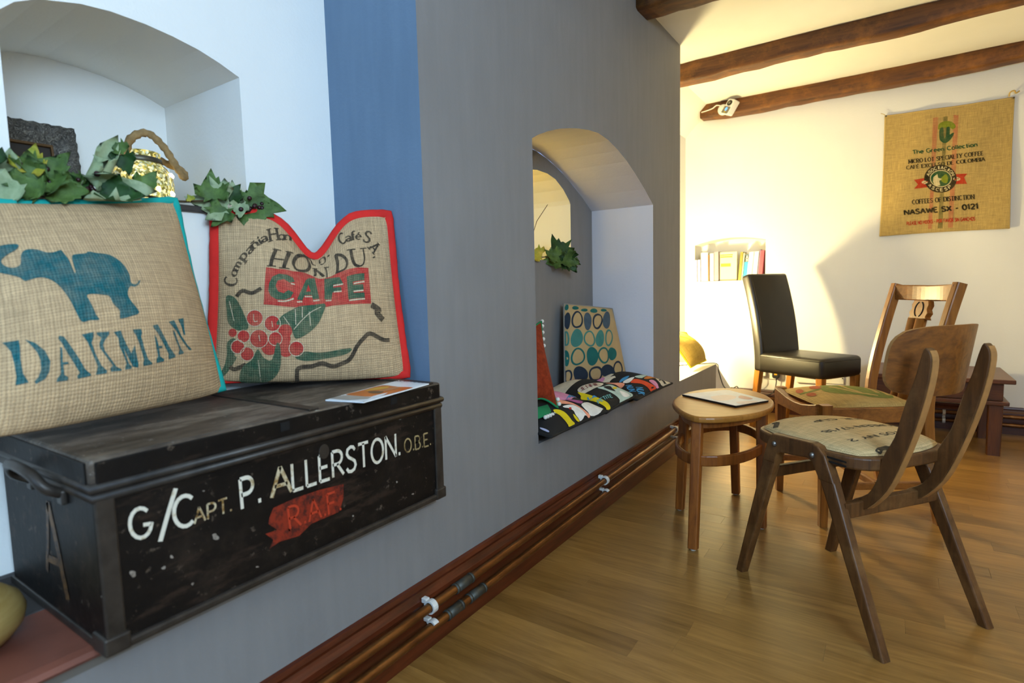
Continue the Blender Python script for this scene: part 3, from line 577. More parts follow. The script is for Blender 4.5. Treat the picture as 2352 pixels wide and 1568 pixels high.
  ('s','red',1,[(0.1464,0.2128),(0.1444,0.2011),(0.1387,0.1907),(0.1297,0.1828),(0.1188,0.1784),(0.107,0.1779),(0.0959,0.1814),(0.0868,0.1887),(0.0806,0.199),(0.0783,0.2109),(0.08,0.2231),(0.0857,0.234),(0.0947,0.2421),(0.1058,0.2464),(0.1177,0.2465),(0.129,0.2425),(0.1382,0.2348),(0.1442,0.2245)]),
  ('s','red',1,[(0.1919,0.1795),(0.1899,0.168),(0.1841,0.1578),(0.1751,0.15),(0.1642,0.1457),(0.1525,0.1453),(0.1414,0.1489),(0.1324,0.1563),(0.1264,0.1664),(0.1242,0.178),(0.126,0.1899),(0.1318,0.2003),(0.1408,0.2081),(0.1518,0.2124),(0.1637,0.2125),(0.1748,0.2085),(0.1839,0.2011),(0.1899,0.191)]),
  ('s','red',1,[(0.3065,0.2131),(0.3039,0.1999),(0.2968,0.1883),(0.286,0.1796),(0.2728,0.175),(0.2589,0.175),(0.2459,0.1795),(0.2353,0.1882),(0.2284,0.1998),(0.2261,0.2132),(0.2285,0.2265),(0.2356,0.2383),(0.2463,0.247),(0.2595,0.2516),(0.2735,0.2516),(0.2867,0.2469),(0.2974,0.2382),(0.3043,0.2264)]),
  ('s','red',1,[(0.385,0.2029),(0.3824,0.1904),(0.3756,0.1794),(0.3654,0.1713),(0.353,0.1669),(0.3399,0.1669),(0.3276,0.1711),(0.3177,0.1791),(0.3114,0.1898),(0.3093,0.2021),(0.3117,0.2144),(0.3184,0.2253),(0.3286,0.2335),(0.341,0.238),(0.3542,0.2383),(0.3666,0.2342),(0.3765,0.2262),(0.3829,0.2154)]),
  ('s','red',1,[(0.4383,0.2068),(0.4356,0.1941),(0.4286,0.1828),(0.4182,0.1745),(0.4056,0.1701),(0.3924,0.17),(0.38,0.1742),(0.37,0.1822),(0.3637,0.193),(0.3616,0.2053),(0.3641,0.2178),(0.371,0.2289),(0.3813,0.2375),(0.394,0.2423),(0.4073,0.2428),(0.4198,0.2388),(0.4299,0.2307),(0.4363,0.2196)]),
  ('s','red',1,[(0.1054,0.2824),(0.1043,0.2753),(0.1009,0.2691),(0.0957,0.2644),(0.0892,0.2619),(0.0822,0.2618),(0.0755,0.2642),(0.07,0.2688),(0.0664,0.2751),(0.065,0.2824),(0.066,0.2897),(0.0694,0.2962),(0.0747,0.3009),(0.0813,0.3034),(0.0883,0.3033),(0.095,0.3007),(0.1005,0.296),(0.1041,0.2896)]),
  ('s','red',1,[(0.2608,0.2522),(0.2578,0.2369),(0.2498,0.2235),(0.2375,0.2135),(0.2226,0.2083),(0.2067,0.2082),(0.1919,0.2135),(0.1797,0.2236),(0.1717,0.2372),(0.1689,0.2529),(0.1716,0.2686),(0.1795,0.2824),(0.1917,0.2927),(0.2068,0.2979),(0.2229,0.2977),(0.238,0.292),(0.2502,0.2816),(0.2581,0.2677)]),
  ('l','cream',2,0.0036,[(0.2354,0.3546),(0.2328,0.3402),(0.2257,0.3278),(0.2149,0.3188),(0.2017,0.3141),(0.1876,0.3144),(0.1744,0.3197),(0.1636,0.3293),(0.1565,0.3422),(0.154,0.3568),(0.1564,0.3715),(0.1634,0.3842),(0.1743,0.3936),(0.1876,0.3983),(0.2019,0.3978),(0.2152,0.3922),(0.2261,0.3822),(0.2331,0.3692),(0.2354,0.3546)]),
  ('l','cream',2,0.0036,[(0.3218,0.328),(0.3191,0.3141),(0.312,0.3019),(0.3013,0.2929),(0.2883,0.2882),(0.2746,0.2882),(0.2618,0.2929),(0.2514,0.3017),(0.2446,0.3138),(0.2423,0.3275),(0.2448,0.3413),(0.2518,0.3535),(0.2625,0.3627),(0.2756,0.3676),(0.2895,0.3678),(0.3025,0.3631),(0.3129,0.3541),(0.3197,0.3419),(0.3218,0.328)]),
  ('l','cream',2,0.0035,[(0.1707,0.2644),(0.1689,0.2539),(0.1637,0.2447),(0.1556,0.2379),(0.1458,0.2342),(0.1352,0.2341),(0.1252,0.2377),(0.117,0.2446),(0.1116,0.2539),(0.1095,0.2646),(0.1112,0.2754),(0.1164,0.2849),(0.1245,0.2919),(0.1345,0.2955),(0.1452,0.2954),(0.1553,0.2915),(0.1635,0.2843),(0.1688,0.2749),(0.1707,0.2644)]),
  ('l','cream',2,0.0035,[(0.3293,0.2525),(0.3271,0.2413),(0.321,0.2314),(0.3119,0.2241),(0.3009,0.2202),(0.2892,0.2201),(0.2783,0.224),(0.2695,0.2312),(0.2637,0.241),(0.2618,0.2522),(0.2639,0.2635),(0.2699,0.2734),(0.2789,0.2808),(0.29,0.2848),(0.3018,0.2849),(0.3128,0.2811),(0.3218,0.2737),(0.3275,0.2638),(0.3293,0.2525)]),
  ('l','cream',2,0.0035,[(0.1454,0.2128),(0.1435,0.2014),(0.1379,0.1914),(0.1292,0.1837),(0.1186,0.1794),(0.1072,0.1789),(0.0964,0.1824),(0.0875,0.1895),(0.0816,0.1994),(0.0793,0.211),(0.081,0.2228),(0.0865,0.2333),(0.0952,0.2412),(0.106,0.2454),(0.1176,0.2455),(0.1285,0.2416),(0.1374,0.2341),(0.1432,0.2241),(0.1454,0.2128)]),
  ('l','cream',2,0.0034,[(0.1909,0.1795),(0.189,0.1683),(0.1833,0.1584),(0.1746,0.1509),(0.164,0.1467),(0.1526,0.1463),(0.1419,0.1499),(0.1331,0.157),(0.1273,0.1668),(0.1252,0.1781),(0.127,0.1895),(0.1326,0.1997),(0.1413,0.2073),(0.152,0.2113),(0.1635,0.2115),(0.1743,0.2076),(0.1831,0.2004),(0.1889,0.1906),(0.1909,0.1795)]),
  ('l','cream',2,0.0035,[(0.4371,0.2068),(0.4345,0.1944),(0.4278,0.1835),(0.4177,0.1755),(0.4054,0.1711),(0.3926,0.171),(0.3806,0.1751),(0.3709,0.1829),(0.3647,0.1933),(0.3627,0.2053),(0.3652,0.2174),(0.3718,0.2283),(0.3819,0.2365),(0.3941,0.2412),(0.4071,0.2417),(0.4192,0.2378),(0.4289,0.23),(0.4352,0.2192),(0.4371,0.2068)]),
  ('l','cream',2,0.0034,[(0.2594,0.2522),(0.2566,0.2373),(0.2487,0.2243),(0.2368,0.2147),(0.2223,0.2096),(0.207,0.2096),(0.1925,0.2147),(0.1807,0.2244),(0.173,0.2377),(0.1703,0.2529),(0.1729,0.2681),(0.1806,0.2815),(0.1924,0.2914),(0.2071,0.2966),(0.2226,0.2963),(0.2373,0.2908),(0.2491,0.2807),(0.2568,0.2673),(0.2594,0.2522)]),
  ('l','cream',4,0.0036,[(0.1889,0.3772),(0.1917,0.3405),(0.2092,0.34)]),
  ('l','cream',4,0.004,[(0.3904,0.3017),(0.434,0.3571),(0.485,0.4152),(0.5367,0.451)]),
  ('l','cream',4,0.0038,[(0.3997,0.4126),(0.4,0.3271)]),
  ('l','cream',4,0.004,[(0.4369,0.4355),(0.4345,0.3707)]),
  ('l','cream',4,0.004,[(0.4726,0.4132),(0.4754,0.3283)]),
  ('l','cream',4,0.0036,[(0.3386,0.3655),(0.3672,0.3243)]),
  ('l','cream',4,0.0035,[(0.2792,0.3392),(0.2835,0.3096)]),
  ('l','cream',4,0.0034,[(0.2148,0.2696),(0.2204,0.2412)]),
  ('l','cream',4,0.0028,[(0.2118,0.1518),(0.2271,0.0117)]),
  ('l','cream',4,0.0037,[(0.0673,0.4541),(0.0928,0.3435)]),
 ],
 'dots': [
  ('s','navy',0,[(0.0685,0.7807),(0.0623,0.7526),(0.0557,0.7261),(0.0474,0.701),(0.0367,0.682),(0.0249,0.6754),(0.0144,0.6834),(0.0067,0.7024),(0.0021,0.7281),(0.002,0.7574),(0.002,0.7885),(0.002,0.8183),(0.0051,0.8431),(0.0132,0.8624),(0.0244,0.8772),(0.0383,0.887),(0.0539,0.8877),(0.0671,0.874),(0.0738,0.8465),(0.0733,0.8127)]),
  ('l','navy',0,0.0232,[(0.2468,0.7886),(0.234,0.7518),(0.214,0.7222),(0.1917,0.7045),(0.1708,0.6967),(0.1516,0.6935),(0.1324,0.6938),(0.1134,0.7023),(0.0983,0.7235),(0.0916,0.7557),(0.0953,0.7917),(0.1073,0.8245),(0.1245,0.8521),(0.1455,0.8747),(0.1699,0.8913),(0.1955,0.8984),(0.218,0.8937),(0.2349,0.8784),(0.2457,0.8551),(0.2504,0.8247),(0.2468,0.7886)]),
  ('s','slate',0,[(0.3973,0.7694),(0.382,0.7354),(0.3644,0.704),(0.3444,0.6753),(0.3218,0.6534),(0.2986,0.6453),(0.2793,0.655),(0.2678,0.6787),(0.2639,0.7083),(0.2643,0.7382),(0.2674,0.7692),(0.2759,0.8037),(0.2936,0.8399),(0.3205,0.8703),(0.3506,0.8878),(0.3767,0.8908),(0.3959,0.8821),(0.4081,0.8643),(0.4125,0.838),(0.4085,0.8049)]),
  ('l','navy',0,0.0257,[(0.6031,0.775),(0.5783,0.7456),(0.5535,0.7219),(0.5293,0.7009),(0.5029,0.682),(0.4744,0.6703),(0.448,0.6717),(0.4294,0.6872),(0.4214,0.712),(0.4225,0.7406),(0.4308,0.7699),(0.4463,0.7992),(0.4695,0.8265),(0.4989,0.8487),(0.5306,0.8635),(0.5616,0.8712),(0.5906,0.8716),(0.6143,0.8624),(0.6262,0.8407),(0.6216,0.809),(0.6031,0.775)]),
  ('s','slate',0,[(0.8123,0.8016),(0.7878,0.7648),(0.7583,0.7282),(0.7236,0.6964),(0.6879,0.6756),(0.656,0.6689),(0.6306,0.6748),(0.6127,0.6911),(0.6042,0.7173),(0.6083,0.7517),(0.626,0.7899),(0.6536,0.8262),(0.6864,0.8586),(0.7232,0.8889),(0.7658,0.9172),(0.8102,0.9368),(0.8444,0.9373),(0.8586,0.9156),(0.8527,0.8792),(0.8346,0.8394)]),
  ('l','tealmid',0,0.0174,[(0.0348,0.5571),(0.0335,0.5282),(0.029,0.5025),(0.0221,0.4858),(0.0147,0.4803),(0.0083,0.4829),(0.0034,0.4891),(0.002,0.4984),(0.002,0.5143),(0.002,0.5387),(0.002,0.5685),(0.002,0.5965),(0.002,0.6181),(0.002,0.6328),(0.0044,0.6422),(0.0105,0.6459),(0.0177,0.6418),(0.0245,0.6288),(0.0298,0.609),(0.0333,0.5846),(0.0348,0.5571)]),
  ('s','tealmid',0,[(0.2149,0.5467),(0.2062,0.512),(0.19,0.4839),(0.1698,0.4645),(0.1485,0.4518),(0.1258,0.4443),(0.1016,0.4446),(0.0782,0.4584),(0.0614,0.487),(0.055,0.5239),(0.0582,0.5599),(0.0672,0.5907),(0.079,0.6176),(0.0943,0.6426),(0.1156,0.6629),(0.1423,0.6719),(0.1694,0.6655),(0.1916,0.6456),(0.2068,0.6169),(0.2149,0.5831)]),
  ('l','tealmid',0,0.0216,[(0.3883,0.5319),(0.386,0.5014),(0.3739,0.4714),(0.3521,0.4497),(0.3258,0.4417),(0.3011,0.4457),(0.2804,0.4561),(0.2625,0.4696),(0.2467,0.4872),(0.2355,0.5109),(0.2324,0.5396),(0.239,0.5688),(0.2538,0.5947),(0.2746,0.6151),(0.2994,0.6285),(0.326,0.6321),(0.35,0.624),(0.3674,0.6062),(0.3781,0.5835),(0.3847,0.559),(0.3883,0.5319)]),
  ('s','tealmid',0,[(0.5585,0.5278),(0.5472,0.4944),(0.5314,0.4642),(0.5113,0.4408),(0.4888,0.4268),(0.466,0.422),(0.4438,0.4254),(0.4231,0.4378),(0.4072,0.4615),(0.4007,0.4948),(0.4062,0.5312),(0.4209,0.5634),(0.4396,0.589),(0.4599,0.6111),(0.4835,0.6316),(0.5113,0.646),(0.5391,0.6463),(0.559,0.6288),(0.5672,0.5982),(0.5658,0.5629)]),
  ('l','tealmid',0,0.0249,[(0.7419,0.542),(0.7247,0.5119),(0.7047,0.487),(0.6841,0.466),(0.6621,0.4479),(0.6379,0.4361),(0.614,0.437),(0.5961,0.4533),(0.5881,0.4807),(0.5898,0.5113),(0.5972,0.5405),(0.6078,0.5685),(0.6233,0.5968),(0.6457,0.623),(0.6734,0.6413),(0.7013,0.6477),(0.725,0.6422),(0.7423,0.6271),(0.7519,0.6041),(0.7519,0.5744),(0.7419,0.542)]),
  ('s','tealdark',0,[(0.041,0.3179),(0.0399,0.2877),(0.0361,0.2599),(0.0297,0.237),(0.021,0.223),(0.0116,0.2221),(0.0042,0.2342),(0.002,0.2542),(0.002,0.2768),(0.002,0.3014),(0.002,0.3302),(0.002,0.363),(0.002,0.3934),(0.002,0.4133),(0.0044,0.42),(0.0115,0.417),(0.0192,0.4085),(0.0269,0.3952),(0.034,0.3751),(0.039,0.3484)]),
  ('l','tealdark',0,0.0215,[(0.2252,0.3138),(0.2196,0.2823),(0.2046,0.2586),(0.1849,0.2439),(0.1644,0.2351),(0.1427,0.2295),(0.1184,0.2297),(0.0935,0.2413),(0.0738,0.2661),(0.0644,0.299),(0.065,0.3317),(0.0721,0.3598),(0.0828,0.3836),(0.0971,0.4039),(0.1163,0.4183),(0.1396,0.423),(0.1641,0.4164),(0.1868,0.4002),(0.206,0.3767),(0.2198,0.347),(0.2252,0.3138)]),
  ('s','tealdark',0,[(0.4355,0.3024),(0.4307,0.27),(0.4188,0.2414),(0.4014,0.2172),(0.3781,0.1988),(0.3483,0.1913),(0.3158,0.1996),(0.2883,0.223),(0.2709,0.2543),(0.2624,0.2861),(0.2585,0.3165),(0.2579,0.3481),(0.2647,0.381),(0.2829,0.4093),(0.311,0.4253),(0.3428,0.4257),(0.3724,0.4134),(0.3975,0.3932),(0.4176,0.3672),(0.4311,0.3362)]),
  ('l','tealdark',0,0.0237,[(0.6124,0.3044),(0.6121,0.2772),(0.6054,0.2488),(0.5881,0.2245),(0.5608,0.2116),(0.5297,0.2134),(0.5018,0.2264),(0.4795,0.2445),(0.4615,0.2645),(0.4471,0.2875),(0.4393,0.3143),(0.4415,0.3423),(0.4543,0.3676),(0.4753,0.3871),(0.5018,0.3997),(0.5317,0.4042),(0.5617,0.3982),(0.5865,0.3813),(0.6022,0.357),(0.6096,0.3306),(0.6124,0.3044)]),
  ('s','tealdark',0,[(0.7919,0.3177),(0.7798,0.287),(0.7593,0.2632),(0.7362,0.2474),(0.7128,0.2375),(0.6888,0.2334),(0.6645,0.2372),(0.6424,0.2501),(0.6252,0.2703),(0.6138,0.2953),(0.6089,0.3233),(0.6125,0.3529),(0.6265,0.3799),(0.65,0.3988),(0.6775,0.4062),(0.7037,0.4043),(0.7274,0.398),(0.751,0.3889),(0.7738,0.3736),(0.7897,0.3491)]),
  ('l','navy',0,0.0205,[(0.0743,0.0914),(0.0717,0.0701),(0.0664,0.053),(0.0594,0.0389),(0.0496,0.0284),(0.0363,0.0243),(0.0213,0.0287),(0.0083,0.041),(0.002,0.059),(0.002,0.0809),(0.002,0.1051),(0.002,0.1285),(0.002,0.1467),(0.0074,0.1577),(0.0162,0.1632),(0.0262,0.1657),(0.0379,0.165),(0.0511,0.1575),(0.0637,0.1405),(0.072,0.1165),(0.0743,0.0914)]),
  ('s','navy',0,[(0.3031,0.0865),(0.3076,0.0567),(0.3037,0.0306),(0.2939,0.0098),(0.2825,0.002),(0.2479,0.002),(0.1916,0.0057),(0.1501,0.0284),(0.1247,0.0557),(0.1094,0.083),(0.0986,0.1106),(0.0931,0.1407),(0.098,0.171),(0.1165,0.1942),(0.146,0.2039),(0.1795,0.1994),(0.2113,0.1857),(0.2402,0.1672),(0.2666,0.1445),(0.2888,0.1171)]),
  ('l','navy',0,0.0261,[(0.5229,0.0695),(0.5246,0.0413),(0.5228,0.0188),(0.5253,0.002),(0.5287,0.002),(0.5079,0.002),(0.463,0.002),(0.4077,0.0094),(0.3702,0.0314),(0.3425,0.0587),(0.3259,0.0897),(0.3237,0.12),(0.3353,0.1433),(0.3557,0.1568),(0.379,0.1627),(0.4031,0.1652),(0.4301,0.164),(0.4607,0.1545),(0.4905,0.133),(0.5123,0.1021),(0.5229,0.0695)]),
  ('s','navy',0,[(0.7452,0.0911),(0.7488,0.0618),(0.7362,0.0384),(0.7105,0.0258),(0.6777,0.0233),(0.6439,0.026),(0.6096,0.031),(0.5719,0.0407),(0.5338,0.0586),(0.5049,0.0845),(0.4929,0.1132),(0.4975,0.139),(0.5135,0.1593),(0.5366,0.1743),(0.5658,0.1837),(0.6003,0.1856),(0.637,0.1787),(0.6716,0.1642),(0.7021,0.1442),(0.7278,0.1197)]),
  ('l','navy',0,0.0266,[(0.9095,0.1111),(0.9088,0.0859),(0.8989,0.0621),(0.8806,0.0441),(0.8567,0.0346),(0.8291,0.0334),(0.7992,0.0397),(0.7696,0.0537),(0.7452,0.0746),(0.7306,0.0993),(0.7265,0.1235),(0.7296,0.1456),(0.7374,0.1667),(0.7522,0.1872),(0.7774,0.2031),(0.8121,0.2084),(0.848,0.2),(0.8758,0.1812),(0.8932,0.1583),(0.9036,0.1351),(0.9095,0.1111)]),
  ('s','tealdark',0,[(0.2448,0.954),(0.2383,0.9443),(0.224,0.9358),(0.2064,0.9302),(0.1891,0.9274),(0.173,0.9263),(0.1577,0.9267),(0.1436,0.9291),(0.1328,0.9341),(0.1271,0.9411),(0.127,0.9493),(0.1322,0.9579),(0.1428,0.9663),(0.1589,0.9735),(0.1786,0.9781),(0.1975,0.9791),(0.2126,0.977),(0.2244,0.9735),(0.2347,0.969),(0.2427,0.9627)]),
  ('s','tealdark',0,[(0.3956,0.929),(0.3887,0.9209),(0.3758,0.9133),(0.3583,0.9076),(0.3394,0.9046),(0.322,0.904),(0.3066,0.9048),(0.2918,0.9065),(0.2781,0.9098),(0.2689,0.9156),(0.2684,0.9234),(0.2774,0.9314),(0.2928,0.9381),(0.3103,0.943),(0.3281,0.9467),(0.3466,0.9494),(0.3652,0.9502),(0.3813,0.9482),(0.3921,0.9434),(0.3967,0.9368)]),
  ('s','tealdark',0,[(0.5952,0.9309),(0.586,0.9184),(0.5672,0.9065),(0.5426,0.8979),(0.5181,0.894),(0.4972,0.8935),(0.4789,0.8944),(0.4616,0.8966),(0.4465,0.9014),(0.4383,0.91),(0.4408,0.9214),(0.4538,0.9334),(0.4735,0.944),(0.4966,0.9528),(0.5213,0.9593),(0.5457,0.9628),(0.5666,0.9622),(0.5817,0.9579),(0.5912,0.9508),(0.596,0.9419)]),
  ('s','tealdark',0,[(0.8319,0.9576),(0.826,0.9502),(0.81,0.9424),(0.7869,0.9356),(0.761,0.9306),(0.7355,0.9276),(0.7121,0.9268),(0.6937,0.9286),(0.683,0.9328),(0.6802,0.9386),(0.6833,0.945),(0.6903,0.9518),(0.7025,0.9593),(0.7225,0.9671),(0.7492,0.9734),(0.7767,0.9764),(0.7983,0.9755),(0.8125,0.9723),(0.8221,0.9682),(0.8293,0.9635)]),
  ('s','tealdark',0,[(0.0688,0.9567),(0.0638,0.9433),(0.0567,0.932),(0.0486,0.9241),(0.0404,0.9191),(0.0323,0.9162),(0.024,0.9157),(0.0161,0.9198),(0.0104,0.9293),(0.0083,0.9426),(0.0098,0.9562),(0.014,0.9681),(0.0199,0.9783),(0.0276,0.988),(0.0391,0.9969),(0.055,0.998),(0.0662,0.998),(0.0692,0.9944),(0.0711,0.9834),(0.0712,0.9706)]),
 ],
 'pa': [
  ('s','cream',0,[(0.606,0.6996),(0.6435,0.6559),(0.7308,0.5125),(0.8119,0.3565),(0.868,0.2505),(0.868,0.2443),(0.8368,0.3066),(0.737,0.4751),(0.6871,0.5936)]),
  ('s','pink',1,[(0.606,0.6996),(0.6435,0.6559),(0.6871,0.5936),(0.7495,0.4688),(0.8119,0.3503),(0.8431,0.2942),(0.7397,0.2619),(0.5895,0.2181),(0.4518,0.2801),(0.4061,0.3871),(0.4008,0.4937)]),
  ('s','redp',2,[(0.6871,0.5998),(0.7246,0.5312),(0.7869,0.4064),(0.8244,0.3316),(0.8181,0.3503),(0.7807,0.4189),(0.7495,0.4813),(0.7058,0.5374)]),
  ('s','cream',3,[(0.7121,0.5499),(0.737,0.5125),(0.7682,0.4439),(0.7557,0.4626),(0.7308,0.5)]),
  ('s','peach',2,[(0.379,0.4331),(0.4003,0.3824),(0.4572,0.2842),(0.5541,0.1918),(0.5941,0.1393),(0.6248,0.0804),(0.6515,0.0351),(0.6681,0.0064),(0.6223,0.0052),(0.613,0.0475),(0.59,0.1037),(0.5447,0.1519),(0.4381,0.2032),(0.3621,0.2933),(0.3369,0.3735)]),
  ('s','mauve',3,[(0.5401,0.2391),(0.6616,0.2052),(0.7599,0.1695),(0.6771,0.1346),(0.5925,0.1873)]),
  ('s','white',1,[(0.4163,0.1702),(0.4748,0.1652),(0.5479,0.146),(0.59,0.1037),(0.6185,0.0596),(0.6394,0.0262),(0.6473,0.0031),(0.596,0.0187),(0.5475,0.0071),(0.4875,0.0032),(0.4771,0.0203),(0.4694,0.0472),(0.4849,0.083),(0.4617,0.1227),(0.42,0.1485)]),
  ('s','white',1,[(0.6964,0.1323),(0.9245,0.1701),(0.9476,0.0828),(0.998,0.0655),(0.8608,0.008),(0.6879,0.0046),(0.6699,0.0323),(0.6605,0.0821)]),
  ('s','yellow',1,[(0.2853,0.1923),(0.3332,0.1641),(0.3611,0.1203),(0.3683,0.0772),(0.3714,0.0229),(0.3943,0.002),(0.2977,0.002),(0.2901,0.0108),(0.2834,0.054),(0.2817,0.1087),(0.2689,0.1553)]),
  ('s','yellow',2,[(0.4431,0.0601),(0.4578,0.0385),(0.4685,0.0138),(0.4764,0.0031),(0.439,0.0081),(0.4248,0.0303)]),
  ('s','redp',3,[(0.4857,0.1104),(0.4764,0.1059),(0.4652,0.1041),(0.4551,0.1055),(0.4487,0.1097),(0.4478,0.1156),(0.4526,0.1216),(0.4619,0.1262),(0.4733,0.1281),(0.4835,0.1267),(0.4898,0.1225),(0.4906,0.1165)]),
  ('t','blue',3,'ARE',0.24,0,(0.5695,0.2364),(0.7924,0.2829),(0.7366,0.3349)),
  ('s','lilac',1,[(0.0333,0.1544),(0.0429,0.065),(0.0249,0.0551),(0.0228,0.1383)]),
 ],
 'pm': [
  ('s','cream',0,[(0.1498,0.4655),(0.2392,0.4734),(0.3569,0.4186),(0.5862,0.31),(0.5062,0.273),(0.3847,0.2819),(0.1493,0.3549)]),
  ('s','yellow',1,[(0.1293,0.455),(0.1427,0.3426),(0.156,0.2315),(0.1795,0.1262),(0.1902,0.0603),(0.1733,0.0166),(0.1273,0.002),(0.0168,0.002),(0.002,0.002),(0.0755,0.0306),(0.0882,0.1133),(0.0708,0.237),(0.0474,0.3596),(0.0912,0.3902)]),
  ('s','pale',1,[(0.3534,0.2766),(0.4968,0.2407),(0.8056,0.2567),(0.8493,0.1819),(0.9309,0.124),(0.9327,0.0358),(0.8537,0.002),(0.6384,0.002),(0.4588,0.002),(0.491,0.0182),(0.4704,0.0728),(0.4178,0.168)]),
  ('s','black',2,[(0.4666,0.2362),(0.6142,0.2109),(0.5789,0.158),(0.5738,0.1098),(0.5197,0.1313),(0.4629,0.1883)]),
  ('s','yellow',3,[(0.612,0.1729),(0.7316,0.181),(0.7032,0.1499),(0.587,0.1433)]),
  ('s','white',2,[(0.6847,0.105),(0.7917,0.0626),(0.8068,0.0153),(0.6557,0.0191),(0.6269,0.0517)]),
  ('t','blue',3,'LA',0.24,0,(0.068,0.2667),(0.1558,0.1956),(0.0968,0.2936)),
  ('t','blue2',3,'PETITE',0.22,0,(0.0758,0.1296),(0.3694,0.065),(0.1037,0.1681)),
  ('t','darkred',3,'JENNIE',0.12,1,(0.1557,0.413),(0.4552,0.2867),(0.1888,0.4666)),
 ],
 'pb': [
  ('s','cream',0,[(0.1143,0.679),(0.206,0.5781),(0.296,0.5029),(0.163,0.4363),(0.1027,0.5652),(0.0734,0.6926)]),
  ('s','pink',1,[(0.0534,0.8065),(0.1114,0.7552),(0.1285,0.6877),(0.0743,0.6834)]),
  ('s','peach',1,[(0.0967,0.5325),(0.1278,0.4351),(0.1779,0.2902),(0.0785,0.2814),(0.1061,0.3839)]),
  ('s','black',2,[(0.1331,0.4866),(0.2326,0.4765),(0.2445,0.4054),(0.1606,0.3672),(0.1278,0.4351)]),
  ('s','blue',2,[(0.1641,0.3596),(0.261,0.3758),(0.3996,0.3451),(0.3147,0.3181),(0.2024,0.333)]),
  ('s','white',2,[(0.183,0.3172),(0.2988,0.3093),(0.4269,0.272),(0.2349,0.2448)]),
  ('s','pale',1,[(0.4368,0.2774),(0.5799,0.2757),(0.7994,0.263),(0.5105,0.2001)]),
  ('s','orangered',1,[(0.3727,0.2427),(0.444,0.1742),(0.5061,0.0811),(0.55,0.006),(0.3976,0.002),(0.3817,0.0428),(0.3523,0.1246),(0.2427,0.2297)]),
  ('s','orange',1,[(0.5395,0.1865),(0.8306,0.2318),(0.893,0.1507),(0.7686,0.1528),(0.5835,0.1518)]),
  ('s','pink',1,[(0.55,0.1145),(0.6703,0.1112),(0.625,0.0031),(0.5654,0.0046)]),
  ('s','cream',1,[(0.8134,0.1567),(0.9179,0.1133),(0.9866,0.0507),(0.9769,0.0033),(0.7312,0.0036),(0.7316,0.048)]),
  ('l','black',2,0.0175,[(0.7801,0.0832),(0.8731,0.1027),(0.8142,0.0159)]),
  ('l','black',2,0.0272,[(0.9122,0.1128),(0.8427,0.0122)]),
  ('t','blue',2,'NUN',0.2,0,(0.1459,0.2529),(0.0723,0.154),(0.2039,0.189)),
  ('t','blue',2,'NUK',0.2,0,(0.2007,0.1295),(0.1159,0.0451),(0.2879,0.0703)),
 ],
 'trunk': [
  ('t','ivory',0,'G',0.13,0,(0.0604,0.2151),(0.098,0.2089),(0.0616,0.2767)),
  ('l','ivory',0,0.0092,[(0.1522,0.2928),(0.1323,0.2415),(0.1139,0.1907)]),
  ('t','ivory',0,'C',0.13,0,(0.1437,0.2068),(0.1837,0.2022),(0.1459,0.2739)),
  ('t','ivory2',0,'APT.',0.13,0,(0.185,0.2026),(0.2686,0.203),(0.1854,0.2363)),
  ('t','ivory',0,'P.',0.14,0,(0.295,0.1987),(0.3407,0.1995),(0.2937,0.27)),
  ('t','ivory2',0,'A',0.13,0,(0.371,0.2006),(0.4268,0.1991),(0.3706,0.2722)),
  ('t','ivory',0,'LLERSTON.',0.13,0,(0.4314,0.1992),(0.8083,0.1951),(0.4316,0.2696)),
  ('t','gold',0,'O.B.E.',0.12,0,(0.83,0.1959),(0.9498,0.1928),(0.829,0.2388)),
  ('p','rust',0,[(0.3613,0.1533),(0.3736,0.1744),(0.4359,0.1794),(0.5088,0.1776),(0.589,0.1696),(0.5865,0.1304),(0.5692,0.0963),(0.4783,0.0953),(0.4407,0.077),(0.3838,0.0835),(0.356,0.0766),(0.368,0.0948),(0.3481,0.1177),(0.3804,0.1157),(0.3576,0.1394)]),
  ('t','scarlet',1,'R.A.F.',0.11,0,(0.4163,0.1048),(0.5762,0.0995),(0.4128,0.162)),
  ('s','chip',0,[(0.0632,0.1429),(0.0633,0.1383),(0.0581,0.1373),(0.0552,0.1434),(0.0532,0.1473),(0.0538,0.1519),(0.0591,0.151),(0.0636,0.1469)]),
  ('s','chip',0,[(0.0283,0.1296),(0.0289,0.1245),(0.0235,0.1236),(0.0192,0.1296),(0.0179,0.1345),(0.0202,0.1374),(0.0247,0.1394),(0.0303,0.1342)]),
  ('s','chip',0,[(0.0022,0.1216),(0.002,0.12),(0.002,0.1192),(0.002,0.1217),(0.002,0.1245),(0.002,0.1253),(0.002,0.1261),(0.0032,0.1243)]),
  ('s','chip',0,[(0.1365,0.1479),(0.1363,0.1453),(0.1331,0.1461),(0.1308,0.1482),(0.1307,0.1503),(0.1307,0.1527),(0.1337,0.1532),(0.1352,0.1499)]),
  ('s','chip',0,[(0.1738,0.0708),(0.1727,0.07),(0.1709,0.0687),(0.1685,0.0712),(0.1682,0.0734),(0.1693,0.0746),(0.1713,0.0747),(0.1744,0.0732)]),
  ('s','chip',0,[(0.4158,0.1024),(0.4158,0.1006),(0.4131,0.0998),(0.4111,0.1026),(0.4104,0.1044),(0.4107,0.1063),(0.4135,0.1062),(0.4163,0.1042)]),
  ('s','chip',0,[(0.5014,0.0149),(0.5001,0.0139),(0.4979,0.0126),(0.495,0.0154),(0.4949,0.0175),(0.4955,0.0192),(0.4983,0.019),(0.5018,0.0171)]),
  ('s','chip',0,[(0.7945,0.1135),(0.7931,0.1125),(0.7906,0.1113),(0.7874,0.1138),(0.7879,0.1155),(0.7875,0.1176),(0.7909,0.1175),(0.7941,0.1155)]),
